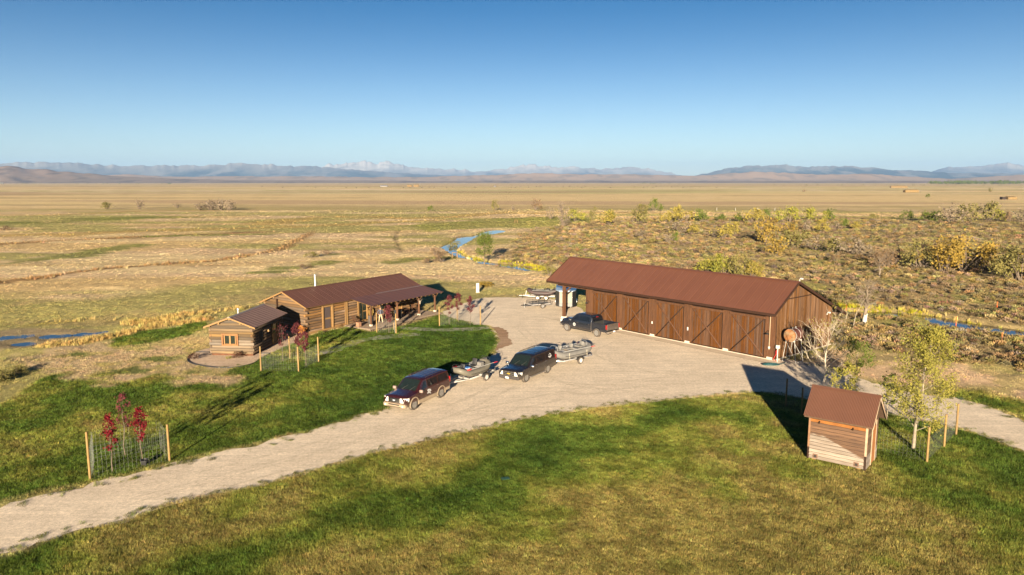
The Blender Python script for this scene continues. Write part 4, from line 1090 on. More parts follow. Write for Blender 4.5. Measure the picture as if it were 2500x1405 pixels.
def gooseneck(x, z, lab):
    t = thing('wall_lamp', lab, 'wall lamp', (0, 0, 0), 0, 'black gooseneck lamps on the barn front')
    t.location = barn.matrix_basis @ Vector((x, .0, z)); t.rotation_euler = barn.rotation_euler
    MB().lathe([(.0, 0), (.07, 0), (.07, .03), (0, .03)], 10, axis='y').build('wall_plate', BLACK, t)
    MB().tube([(0, .02, 0), (0, .10, .14), (0, .22, .20), (0, .36, .14), (0, .40, .04)], .018, 6).build('arm', BLACK, t, 60)
    MB().lathe([(.03, .06), (.06, .03), (.19, -.07), (.20, -.09), (.17, -.08), (0, .0)], 14, Matrix.Translation((0, .40, 0))).build('lamp_shade', BLACK, t, 40)
gooseneck(.55, 2.42, 'black gooseneck lamp on the barn front right of the last door')
gooseneck(22.35, 2.42, 'black gooseneck lamp on the barn front beside the open bay')
def camera_unit(loc, rz, lab):
    t = thing('security_camera', lab, 'camera', loc, rz)
    bx('mount', t, (-.05, .05), (-.05, .05), (0, .07), WHITE, .01)
    MB().tube([(0, 0, .06), (0, 0, .16), (.12, 0, .2)], .03, 8).build('bracket', WHITE, t, 50)
    MB().lathe([(0, .0), (.07, .0), (.08, .05), (.08, .24), (.05, .27), (0, .27)], 12, Matrix.Translation((.05, 0, .22)), 'x').build('housing', WHITE, t, 40)
    MB().lathe([(0, .0), (.06, .0), (.07, .05), (.07, .2), (0, .2)], 12, Matrix.Translation((.0, .15, .20)), 'x').build('second_housing', WHITE, t, 40)
    bx('cross_arm', t, (.08, .12), (0, .15), (.18, .22), WHITE)
w_ = barn.matrix_basis
camera_unit(w_ @ Vector((-.42, -SR_, ZR_ + .05)), a + PI, 'white camera unit on the ridge end of the barn roof')
camera_unit(w_ @ Vector((-.05, -9.0, 3.05)), a + PI, 'white camera unit high on the barn gable near its far corner')

# ---------------- log walls
def log_wall(parent, name, x0, x1, plane, axis, z0, ztop, d, mat, holes=(), hewn=False, ext=.22, notch=True, slopef=None):
    """a wall of separate logs along x (axis 'x', at y=plane) or along y; holes are (from, to, zlow, zhigh)"""
    def P(u, z): return (u, plane, z) if axis == 'x' else (plane, u, z)
    w = .10
    if axis == 'x':
        core = MB().box(x0 + .05, x1 - .05, plane - w / 2, plane + w / 2, z0, ztop - .02)
    else:
        core = MB().box(plane - w / 2, plane + w / 2, x0 + .05, x1 - .05, z0, ztop - .02)
    wall = core.build(name, CHINK, parent)
    n = int((ztop - z0) / d); dd = (ztop - z0) / n
    for i in range(n):
        z = z0 + (i + .5) * dd
        e = ext if (i % 2 == (0 if axis == 'x' else 1)) else .05
        a0, a1 = x0 - e, x1 + e
        segs = [(a0, a1)]
        for h0, h1, zl, zh in holes:
            if zl - .05 < z < zh + .05:
                ns = []
                for s0, s1 in segs:
                    if h1 <= s0 or h0 >= s1: ns.append((s0, s1)); continue
                    if s0 < h0: ns.append((s0, h0))
                    if s1 > h1: ns.append((h1, s1))
                segs = ns
        for s0, s1 in segs:
            if hewn:
                jz = rnd.uniform(-.012, .012)
                beam('log', wall, P(s0, z + jz), P(s1, z - jz), rnd.choice((.18, .20, .22)), round(dd * rnd.choice((.82, .87, .91)), 3), mat)
            else:
                beam('log', wall, P(s0, z + rnd.uniform(-.012, .012)), P(s1, z + rnd.uniform(-.012, .012)), round(dd * rnd.choice((.92, .98, 1.03)), 3), round(dd, 3), mat, 9, rnd.choice((.9, 1.0, 1.08)), .03)
    return wall

def gable_logs(wall, plane, y0, y1, zbase, ridge_y, ridge_z, eave_k, d, mat):
    """logs that fill a gable, each shorter than the one below"""
    z = zbase
    while z + d * .6 < ridge_z - .12:
        h = (ridge_z - .1 - (z + d)) / eave_k
        if h < .12: break
        beam('log', wall, (plane, ridge_y - h, z + d / 2), (plane, ridge_y + h, z + d / 2), .18, round(d * .93, 3), mat)
        z += d
    ht = zbase
    MB().add([(plane - .03, y0 + .1, zbase - .02), (plane - .03, y1 - .1, zbase - .02), (plane - .03, ridge_y, ridge_z - .16), (plane + .05, y0 + .1, zbase - .02), (plane + .05, y1 - .1, zbase - .02), (plane + .05, ridge_y, ridge_z - .16)],
             [(0, 2, 1), (3, 4, 5), (0, 3, 5, 2), (1, 2, 5, 4)]).build('gable_core', CHINK, wall)

def framed(parent, name, axis, plane, u0, u1, z0, z1, out, frame, panes, glass, t=.10):
    """a framed opening; out is the outward direction sign; panes: list of (u0,u1,z0,z1) fractions"""
    def B(nm, par, ua, ub, za, zb, d0, d1, mat):
        lo, hi = sorted((plane + out * d0, plane + out * d1))
        return bx(nm, par, (ua, ub) if axis == 'x' else (lo, hi), (lo, hi) if axis == 'x' else (ua, ub), (za, zb), mat)
    lo, hi = sorted((plane + out * .02, plane + out * .06))
    f = B(name, parent, u0, u1, z0, z1, .0, .05, frame)
    w = u1 - u0; h = z1 - z0
    B('frame_stile', f, 0, 0, 0, 0, 0, 0, frame) if False else None
    for a_, b_ in ((u0 - t * .5, u0 + t * .6), (u1 - t * .6, u1 + t * .5)):
        o = B('frame_stile', parent, a_, b_, z0, z1, .05, .19, frame)
    for a_, b_ in ((z0, z0 + t), (z1 - t, z1)):
        o = B('frame_rail', parent, u0 + t * .6, u1 - t * .6, a_, b_, .05, .175, frame)
    for pa, pb, za, zb in panes:
        B('pane', parent, u0 + w * pa, u0 + w * pb, z0 + h * za, z0 + h * zb, .05, .09, glass)
    return f

# ---------------- big log cabin with porch
a = math.radians(CAB_BIG['a'])
cab = thing('log_cabin', 'long log cabin with brown metal roof and covered porch', 'cabin', (*CAB_BIG['o'], 0), a)
WB, LB = 6.19, 16.91
ZE, ZRr, OE = 2.85, 4.24, .54
kb = (ZRr - ZE) / (WB / 2 + OE)
wt = ZE + OE * kb - .10
MB().box(-.05, LB + .05, -.06, WB + .06, -.15, .10).build('foundation', pm('field_stone', (.26, .22, .18), (.18, .15, .12), .9, scale=5, bump=.5), cab)
holes = [(2.05, 3.5, .1, 2.62), (5.25, 5.65, .1, 2.9), (7.1, 8.7, .1, 2.45), (10.6, 12.2, .9, 2.1), (13.2, 14.3, .1, 2.3)]
fw = log_wall(cab, 'front_wall', 0, LB, 0, 'x', .10, wt, .265, LOGR, holes)
bw = log_wall(cab, 'back_wall', 0, LB, WB, 'x', .10, wt, .30, LOGR)
g1 = log_wall(cab, 'gable_wall', 0, WB, 0, 'y', .10, wt, .27, LOGG, hewn=True)
gable_logs(g1, 0, 0, WB, wt, WB / 2, ZRr, kb, .27, LOGG)
g2 = log_wall(cab, 'gable_wall', 0, WB, LB, 'y', .10, wt, .30, LOGG, hewn=True)
gable_logs(g2, LB, 0, WB, wt, WB / 2, ZRr, kb, .30, LOGG)
beam('sill_log', cab, (-.3, -.10, .11), (5.3, -.10, .11), .26, .26, YWOOD, 9, 1.0, .02)
door = thing; 
dr = framed(cab, 'screen_door', 'x', -.02, 2.08, 3.46, .04, 2.66, -1, YWOOD, [(.22, .78, .08, .43), (.22, .78, .50, .92)], SCREEN, .16)
bx('trim_post', cab, (5.24, 5.42), (-.17, -.02), (.05, 2.78), YWOOD, .01)
bx('trim_post', cab, (5.46, 5.62), (-.20, -.02), (.05, 2.78), YWOOD, .01)
framed(cab, 'door', 'x', -.02, 7.2, 8.6, .16, 2.42, -1, YWOOD, [(.12, .46, .08, .92), (.54, .88, .08, .46), (.54, .88, .52, .92)], GLASS, .14)
framed(cab, 'window', 'x', -.02, 10.6, 12.2, .95, 2.05, -1, YWOOD, [(.1, .46, .1, .9), (.54, .9, .1, .9)], GLASS, .10)
framed(cab, 'door', 'x', -.02, 13.2, 14.3, .16, 2.3, -1, YWOOD, [(.2, .8, .5, .92)], GLASS, .12)
for yy, zz in ((WB / 2, ZRr - .22), (WB / 2 - 1.45, ZRr - .22 - 1.45 * kb), (WB / 2 + 1.45, ZRr - .22 - 1.45 * kb), (.1, wt - .02), (WB - .1, wt - .02)):
    beam('purlin', cab, (-.36, yy, zz), (LB + .5, yy, zz), .17, .17, LOGR, 8)
bx('gable_post', cab, (-.22, -.10), (4.15, 4.33), (.3, 3.35), WD_DARK)
slope(cab, -.43, 17.86, (WB / 2, ZRr), (-OE, ZE), .91, ROOF2, 3, .02, YWOOD, .09)
slope(cab, -.43, 17.86, (WB / 2, ZRr), (WB + OE, ZE), .91, ROOF2, 3, .02, YWOOD, .09)
ridge_cap(cab, -.44, 17.87, WB / 2, ZRr + .02, ROOF2)
for y1 in (-OE, WB + OE):
    MB().add([(-.46, WB / 2, ZRr - .15), (-.46, y1, ZE - .15), (-.46, y1, ZE - .0), (-.46, WB / 2, ZRr - .0), (-.41, WB / 2, ZRr - .15), (-.41, y1, ZE - .15), (-.41, y1, ZE - .0), (-.41, WB / 2, ZRr - .0)],
             [(0, 1, 2, 3), (7, 6, 5, 4), (3, 2, 6, 7), (1, 0, 4, 5), (0, 3, 7, 4), (2, 1, 5, 6)]).build('rake_board', YWOOD, cab)
cp = MB().lathe([(.0, -.5), (.115, -.5), (.115, 1.05), (.16, 1.06), (.16, 1.10), (.10, 1.12), (.10, 1.2), (.17, 1.21), (.15, 1.28), (0, 1.30)], 14).build('chimney_pipe', STEEL, cab, 40)
cp.location = (4.2, WB / 2 + .12, ZRr)
# porch
PX0, PX1, PS, PZ = 5.8, 17.86, 3.59, 2.47
deckm = pm('porch_floor', (.27, .20, .14), (.20, .15, .11), .9, scale=1.2, stretch=(.5, 3, 1), objvar=.12, bump=.2)
deck = MB().box(5.0, 17.05, -4.0, -.12, -.1, .13).build('porch_deck', pm('deck_core', (.16, .12, .09), (.1, .08, .06), .95), cab)
nb = 28; wb_ = 3.86 / nb
for i in range(nb):
    bx('board', deck, (5.0 + rnd.uniform(0, .03), 17.02), (-3.99 + i * wb_ + .006, -3.99 + (i + 1) * wb_ - .006), (.131, .155), deckm)
slope(cab, PX0, PX1, (-.30, 3.0), (-PS, PZ), .91, ROOF2, 3, .02, WD_DARK, .05)
MB().add([(9.8, -.24, 3.035), (PX1 - .1, -.24, 3.035), (PX1 - .1, -.46, 3.02), (9.8, -.46, 3.02)], [(3, 2, 1, 0)]).build('flashing', pm('lead_flashing', (.34, .30, .30), (.25, .22, .22), .45, metal=.4, scale=2), cab)
beam('porch_beam', cab, (PX0 + .1, -2.95, PZ - .10), (PX1 - .3, -2.95, PZ - .10), .18, .18, LOGR, 8)
for i in range(17):
    xx = PX0 + .2 + i * .72
    beam('rafter', cab, (xx, -.35, 2.90), (xx, -PS + .04, PZ - .075), .11, .11, YWOOD, 7)
POSTM = pm('peeled_post', (0.0858, 0.0409, 0.0198), (0.0528, 0.0238, 0.0119), .8, scale=2, stretch=(.5, 3, 3), objvar=.2)
for xx in (6.25, 10.4, 14.1, 17.0):
    beam('porch_post', cab, (xx, -2.95, .35), (xx, -2.95, PZ - .18), .24, .24, POSTM, 9, .92, .02)
    bx('post_base', cab, (xx - .14, xx + .14), (-3.09, -2.81), (.156, .35), CONC, .02)
    for sg in (-1, 1):
        beam('knee_brace', cab, (xx, -2.95, PZ - .72), (xx + sg * .5, -2.95, PZ - .18), .09, .09, POSTM, 7)

# ---------------- small log cabin
a = math.radians(CAB_SMALL['a'])
sc_ = thing('small_cabin', 'small hewn-log cabin with double window in its gable', 'cabin', (*CAB_SMALL['o'], 0), a)
WS, LS, ZE2, ZR2, OE2 = 3.85, 6.61, 2.65, 3.54, .47
k2 = (ZR2 - ZE2) / (WS / 2 + OE2); wt2 = ZE2 + OE2 * k2 - .10
REDB = pm('red_brown_board', (0.1056, 0.0409, 0.0185), (0.0660, 0.0277, 0.0132), .85, scale=3, objvar=.15)
MB().box(.0, LS, .0, WS, -.1, .16).build('foundation', REDB, sc_)
gf = log_wall(sc_, 'front_wall', 0, WS, 0, 'y', .16, wt2, .245, LOGH, [(1.30, 2.72, 1.0, 1.95)], True, .16)
gable_logs(gf, 0, 0, WS, wt2, WS / 2, ZR2, k2, .245, LOGH)
gb = log_wall(sc_, 'back_wall', 0, WS, LS, 'y', .16, wt2, .25, LOGH, (), True, .16)
gable_logs(gb, LS, 0, WS, wt2, WS / 2, ZR2, k2, .25, LOGH)
log_wall(sc_, 'side_wall', 0, LS, 0, 'x', .16, wt2, .25, LOGG, [(4.0, 5.3, .16, 2.2), (1.2, 2.0, 1.0, 1.8)], True, .16)
log_wall(sc_, 'side_wall', 0, LS, WS, 'x', .16, wt2, .25, LOGG, (), True, .16)
framed(sc_, 'window', 'y', -.02, 1.30, 2.72, .92, 2.02, -1, pm('brown_frame', (.17, .080, .030), (.13, .06, .024), .7), [(.14, .46, .17, .82), (.54, .86, .17, .82)], GLASS, .13)
for ua, ub, za, zb in ((1.46, 1.54, 1.06, 1.88), (1.94, 2.08, 1.06, 1.88), (2.48, 2.56, 1.06, 1.88)):
    bx('sash', sc_, (-.165, -.10), (ua, ub), (za, zb), YWOOD)
for za, zb in ((1.03, 1.08), (1.86, 1.91)):
    bx('sash', sc_, (-.168, -.10), (1.46, 2.56), (za, zb), YWOOD)
framed(sc_, 'door', 'x', -.02, 4.05, 5.25, .18, 2.2, -1, YWOOD, [(.2, .8, .5, .92)], GLASS, .12)
for yy, zz in ((WS / 2, ZR2 - .2), (WS / 2 - 1.0, ZR2 - .2 - 1.0 * k2), (WS / 2 + 1.0, ZR2 - .2 - 1.0 * k2), (.05, wt2 - .02), (WS - .05, wt2 - .02)):
    beam('purlin', sc_, (-.33, yy, zz), (LS + .3, yy, zz), .15, .15, YWOOD, 8)
slope(sc_, -.37, LS + .4, (WS / 2, ZR2), (-OE2, ZE2), .61, ROOF3, 2, .025, YWOOD, .08)
slope(sc_, -.37, LS + .4, (WS / 2, ZR2), (WS + OE2, ZE2), .61, ROOF3, 2, .025, YWOOD, .08)
ridge_cap(sc_, -.38, LS + .41, WS / 2, ZR2 + .02, pm('grey_ridge', (.22, .20, .19), (.18, .16, .15), .45), .16, .05)
for y1 in (-OE2, WS + OE2):
    MB().add([(-.40, WS / 2, ZR2 - .14), (-.40, y1, ZE2 - .14), (-.40, y1, ZE2), (-.40, WS / 2, ZR2), (-.35, WS / 2, ZR2 - .14), (-.35, y1, ZE2 - .14), (-.35, y1, ZE2), (-.35, WS / 2, ZR2)],
             [(0, 1, 2, 3), (7, 6, 5, 4), (3, 2, 6, 7), (1, 0, 4, 5), (0, 3, 7, 4), (2, 1, 5, 6)]).build('rake_board', YWOOD, sc_)
cp = MB().lathe([(.0, -.4), (.09, -.4), (.09, .40), (.13, .41), (.12, .5), (0, .52)], 12).build('chimney_pipe', STEEL, sc_, 40)
cp.location = (3.4, WS / 2 + .9, ZR2 - .9 * k2)
tl = thing('wall_lamp', 'black lamp on the shaded side wall of the small cabin', 'wall lamp', sc_.matrix_basis @ Vector((2.9, -.12, 1.75)), a)
bx('wall_plate', tl, (-.05, .05), (-.02, .02), (-.08, .1), BLACK)
MB().lathe([(0, -.1), (.08, -.1), (.10, .02), (.03, .1), (0, .12)], 10, Matrix.Translation((0, -.14, 0))).build('lamp_shade', pm('lamp_amber', (.3, .2, .1), (.2, .12, .06), .4), tl, 40)
beam('arm', tl, (0, 0, .08), (0, -.14, .1), .03, .03, BLACK)

# ---------------- tall weathered shed
a = math.radians(SHED['a'])
sh = thing('plank_shed', 'narrow weathered plank shed with steep corrugated brown roof on the lawn', 'shed', (*SHED['o'], 0), a)
WX, DX, ZEs, ZRs, SRs = 3.05, 2.51, 2.55, 3.97, 1.23
def shed_mat():
    m, n, l, b = nt('weathered_lap_board')
    b.inputs['Roughness'].default_value = .9
    tc = n.new('ShaderNodeTexCoord'); sp = n.new('ShaderNodeSeparateXYZ'); l.new(tc.outputs['Object'], sp.inputs[0])
    def noise(s, st, d=5):
        mp = n.new('ShaderNodeMapping'); mp.inputs['Scale'].default_value = st; l.new(tc.outputs['Object'], mp.inputs[0])
        o = n.new('ShaderNodeTexNoise'); o.inputs['Scale'].default_value = s; o.inputs['Detail'].default_value = d; l.new(mp.outputs[0], o.inputs['Vector']); return o.outputs[0]
    def math_(op, *a):
        k = n.new('ShaderNodeMath'); k.operation = op
        for i, v in enumerate(a):
            if isinstance(v, (int, float)): k.inputs[i].default_value = v
            else: l.new(v, k.inputs[i])
        return k.outputs[0]
    # the old whitewash survives below a slanting line
    ln = math_('MINIMUM', math_('MULTIPLY_ADD', sp.outputs[0], .40, .62), 1.52)
    wob = math_('MULTIPLY_ADD', noise(3, (1, 1, 4)), .25, -.125)
    white = n.new('ShaderNodeMapRange'); white.inputs[1].default_value = -.03; white.inputs[2].default_value = .04
    l.new(math_('SUBTRACT', math_('ADD', ln, wob), sp.outputs[2]), white.inputs[0])
    g = noise(2.0, (.6, 3, 9)); 
    mr = n.new('ShaderNodeMapRange'); mr.inputs[1].default_value = .35; mr.inputs[2].default_value = .65; l.new(g, mr.inputs[0])
    mx = n.new('ShaderNodeMix'); mx.data_type = 'RGBA'; mx.inputs[6].default_value = (.110, .058, .028, 1); mx.inputs[7].default_value = (.058, .030, .017, 1); l.new(mr.outputs[0], mx.inputs[0])
    my = n.new('ShaderNodeMix'); my.data_type = 'RGBA'; my.inputs[6].default_value = (.215, .178, .145, 1); my.inputs[7].default_value = (.145, .112, .085, 1); l.new(mr.outputs[0], my.inputs[0])
    mz = n.new('ShaderNodeMix'); mz.data_type = 'RGBA'; l.new(white.outputs[0], mz.inputs[0]); l.new(mx.outputs[2], mz.inputs[6]); l.new(my.outputs[2], mz.inputs[7])
    oi = n.new('ShaderNodeObjectInfo'); hv = n.new('ShaderNodeHueSaturation'); vr = n.new('ShaderNodeMapRange'); vr.inputs[3].default_value = .72; vr.inputs[4].default_value = 1.2
    l.new(oi.outputs['Random'], vr.inputs[0]); l.new(vr.outputs[0], hv.inputs['Value']); l.new(mz.outputs[2], hv.inputs['Color'])
    l.new(hv.outputs[0], b.inputs['Base Color'])
    bp = n.new('ShaderNodeBump'); bp.inputs['Strength'].default_value = .4; bp.inputs['Distance'].default_value = .03; l.new(noise(6, (.5, 3, 12), 7), bp.inputs['Height']); l.new(bp.outputs[0], b.inputs['Normal'])
    return m
SHM = shed_mat()
SIDEM = pm('shed_side_board', (0.0924, 0.0561, 0.0330), (0.0561, 0.0343, 0.0224), .9, scale=2, stretch=(3, 1, 8), objvar=.25, bump=.3)
MB().box(.06, WX - .06, -DX + .06, -.06, .12, 2.4).build('core', WD_DARK, sh)
for x in (.35, WX - .35):
    bx('skid', sh, (x - .1, x + .1), (-DX, -.02), (-.03, .118), YWOOD)
fr = ob('front_wall', MB().box(.03, WX - .03, -.058, -.03, .11, 2.42).mesh('front_wall', WD_DARK), sh)
nl = 12; dz = (2.40 - .10) / nl
for i in range(nl):
    z = .10 + i * dz
    top = i >= nl - 1
    j0, j1 = rnd.uniform(0, .012), rnd.uniform(.0, .014)
    MB().add([(.07, .024 + j0, z + .026), (WX - .07, .024 + j1, z + .022 + j0), (WX - .07, -.012, z + dz - .008), (.07, -.012, z + dz - .004), (.07, -.03, z + .026), (WX - .07, -.03, z + .022)],
             [(1, 0, 3, 2), (0, 1, 5, 4), (0, 4, 3), (1, 2, 5)]).build('board', OWOOD if top else SHM, fr)
for x0, x1, z0, z1, m_ in ((-.01, .10, .85, 2.42, pm('pale_trim', (.30, .22, .15), (.22, .16, .11), .9)), (-.01, .10, .06, .85, WD_DARK), (WX - .09, WX + .01, .06, .75, WD_DARK), (WX - .09, WX + .01, .75, 2.42, pm('brown_trim', (.18, .10, .055), (.13, .07, .04), .9))):
    bx('corner_board', fr, (x0, x1), (-.03, .03), (z0 + .001, z1 - .001), m_)
for x, z in ((2.62, .28), (.47, .30)):
    bx('vent_frame', fr, (x - .13, x + .13), (.0, .035), (z - .12, z + .12), pm('vent_frame_wood', (.12, .07, .05), (.1, .06, .04), .9))
    bx('vent_opening', fr, (x - .075, x + .075), (.03, .042), (z - .07, z + .07), pm('vent_dark', (.03, .022, .018), (.02, .02, .02), .9))
for x, z in ((2.5, 2.22), (.75, 2.20)):
    beam('rafter_tail', fr, (x, -.05, z + .12), (x, .10, z), .09, .09, WD_DARK, 7)
for pl, nm, out in ((0, 'side_wall', -1), (WX, 'side_wall', 1)):
    lo, hi = sorted((pl, pl - out * .03))
    w = MB().add([(pl - out * .04, -.03, .11), (pl - out * .04, -DX + .03, .11), (pl - out * .04, -DX + .03, 2.4), (pl - out * .04, -SRs, ZRs - .2), (pl - out * .04, -.03, 2.4),
                  (pl - out * .06, -.03, .11), (pl - out * .06, -DX + .03, .11), (pl - out * .06, -DX + .03, 2.4), (pl - out * .06, -SRs, ZRs - .2), (pl - out * .06, -.03, 2.4)],
                 [(0, 1, 2, 3, 4), (9, 8, 7, 6, 5)]).build(nm, WD_DARK, sh)
    for i in range(19):
        z = .10 + i * dz
        y0, y1 = -.07, -DX + .07
        if z + dz > 2.42:
            f = (z + dz - 2.42) / (ZRs - .18 - 2.42)
            if f > .93: break
            y0 = -.07 - f * (SRs - .07); y1 = -DX + .07 + f * (DX - SRs - .07)
        MB().box(pl - .012 if out < 0 else pl - .028, pl + .028 if out < 0 else pl + .012, y1, y0, z + .003, z + dz - .004).build('board', SIDEM if z > .8 else pm('shed_side_grey', (.17, .145, .125), (.11, .09, .075), .9, scale=2, objvar=.2), w)
    bx('corner_board', w, (pl - .022, pl + .022), (-.165, -.062), (.06, 2.42), pm('pale_trim', (.30, .22, .15), (.22, .16, .11), .9)) if False else None
dfr = bx('door_board', sh, (-.04, -.012), (-1.75, -1.05), (.15, 2.2), pm('orange_door', (.22, .09, .03), (.16, .065, .022), .8))
for y in (-1.85, -.98):
    bx('door_trim', sh, (-.05, -.012), (y - .05, y + .05), (.1, 2.45), pm('pale_trim', (.30, .22, .15), (.22, .16, .11), .9))
bx('back_wall', sh, (.05, WX - .05), (-DX, -DX + .058), (.11, 2.4), SIDEM)
def corr(parent, ridge, eave, x0, x1, mat):
    (yr, zr), (ye, ze) = ridge, eave
    n = 46; m = MB(); P = []
    L = math.hypot(ye - yr, ze - zr); ny, nz = -(ze - zr) / L, (ye - yr) / L
    if nz < 0: ny, nz = -ny, -nz
    k = n * 6
    for i in range(k + 1):
        h = .017 * math.cos(2 * PI * i / 6)
        x = x0 + (x1 - x0) * i / k
        P.append(((x, yr + ny * h, zr + nz * h), (x, ye + ny * h, ze + nz * h)))
    vs = [p for q_ in P for p in q_]
    fs = [(2 * i, 2 * i + 1, 2 * i + 3, 2 * i + 2) if ye < yr else (2 * i + 2, 2 * i + 3, 2 * i + 1, 2 * i) for i in range(k)]
    return MB().add(vs, fs).build('roof', mat, parent, 80)
corr(sh, (-SRs, ZRs), (.16, ZEs), -.28, WX + .28, ROOF2)
corr(sh, (-SRs, ZRs), (-DX - .73, ZEs - .28), -.28, WX + .28, ROOF2)
slab_ = MB()
for ye, ze in ((.12, ZEs - .04), (-DX - .69, ZEs - .32)):
    slab_.add([(-.25, -SRs, ZRs - .04), (WX + .25, -SRs, ZRs - .04), (WX + .25, ye, ze), (-.25, ye, ze), (-.25, -SRs, ZRs - .09), (WX + .25, -SRs, ZRs - .09), (WX + .25, ye, ze - .05), (-.25, ye, ze - .05)],
              [(0, 1, 2, 3), (7, 6, 5, 4), (0, 3, 7, 4), (1, 5, 6, 2), (2, 6, 7, 3)])
slab_.build('roof_deck', SIDEM, sh)
ridge_cap(sh, -.29, WX + .29, -SRs, ZRs + .03, ROOF2, .13, .09)
for y1, z1 in ((.12, ZEs - .1), (-DX - .69, ZEs - .38)):
    beam('rake_board', sh, (-.27, -SRs, ZRs - .10), (-.27, y1, z1), .03, .12, pm('pale_trim', (.30, .22, .15), (.22, .16, .11), .9))
# ------------------------------------------------------------------ vehicles
def carpaint(name, col, flake=.25, dust=(.13, .10, .07)):
    """clear-coated paint with road dust gathering on the lower body"""
    m, n, l, b = nt(name)
    tc = n.new('ShaderNodeTexCoord'); sp = n.new('ShaderNodeSeparateXYZ'); l.new(tc.outputs['Object'], sp.inputs[0])
    no = n.new('ShaderNodeTexNoise'); no.inputs['Scale'].default_value = 5; no.inputs['Detail'].default_value = 6; l.new(tc.outputs['Object'], no.inputs['Vector'])
    ma = n.new('ShaderNodeMath'); ma.operation = 'MULTIPLY_ADD'; l.new(no.outputs[0], ma.inputs[0]); ma.inputs[1].default_value = -.5; l.new(sp.outputs[2], ma.inputs[2])
    mr = n.new('ShaderNodeMapRange'); mr.inputs[1].default_value = .55; mr.inputs[2].default_value = .05; mr.inputs[3].default_value = .015; mr.inputs[4].default_value = .40
    l.new(ma.outputs[0], mr.inputs[0])
    mx = n.new('ShaderNodeMix'); mx.data_type = 'RGBA'; mx.inputs[6].default_value = rgba(col); mx.inputs[7].default_value = rgba(dust); l.new(mr.outputs[0], mx.inputs[0])
    l.new(mx.outputs[2], b.inputs['Base Color'])
    rr = n.new('ShaderNodeMapRange'); rr.inputs[1].default_value = .0; rr.inputs[2].default_value = .45; rr.inputs[3].default_value = .22; rr.inputs[4].default_value = .7
    l.new(mr.outputs[0], rr.inputs[0]); l.new(rr.outputs[0], b.inputs['Roughness'])
    b.inputs['Metallic'].default_value = flake
    b.inputs['Coat Weight'].default_value = .8; b.inputs['Coat Roughness'].default_value = .05
    return m
TYRE = pm('tyre_rubber', (.055, .048, .042), (.085, .070, .056), .9, scale=8)
ALLOY = pm('alloy', (0.3300, 0.3240, 0.3120), (0.2520, 0.2460, 0.2400), .32, metal=.7, scale=6)
CHROME = pm('chrome', (.75, .75, .76), (.7, .7, .7), .12, metal=1.0)
PLAS = pm('black_plastic', (.016, .016, .017), (.022, .022, .022), .5)
WELL = pm('wheel_well', (.02, .018, .016), (.03, .026, .022), .9)
HEADL = pm('headlamp', (.55, .54, .50), (.42, .42, .40), .12, spec=.8)
REDL = pm('tail_lamp', (0.2100, 0.0072, 0.0072), (0.1560, 0.0060, 0.0060), .15, spec=.8)
CGLASS = pm('tinted_car_glass', (.004, .005, .007), (.005, .006, .008), .02, spec=.6)
CGLASS.node_tree.nodes['Principled BSDF'].inputs['IOR'].default_value = 1.48
WGLASS = pm('windscreen_glass', (0.0064, 0.0099, 0.0086), (0.0088, 0.0135, 0.0108), .03, spec=1.0)
TANP = pm('tan_cladding', (0.2250, 0.1762, 0.1237), (0.1875, 0.1462, 0.1013), .5, scale=3)
DECAL = pm('white_decal', (0.4125, 0.4125, 0.4125), (0.3750, 0.3750, 0.3750), .5)
PLATE = pm('number_plate', (0.4500, 0.4350, 0.4200), (0.4125, 0.3750, 0.3750), .5)

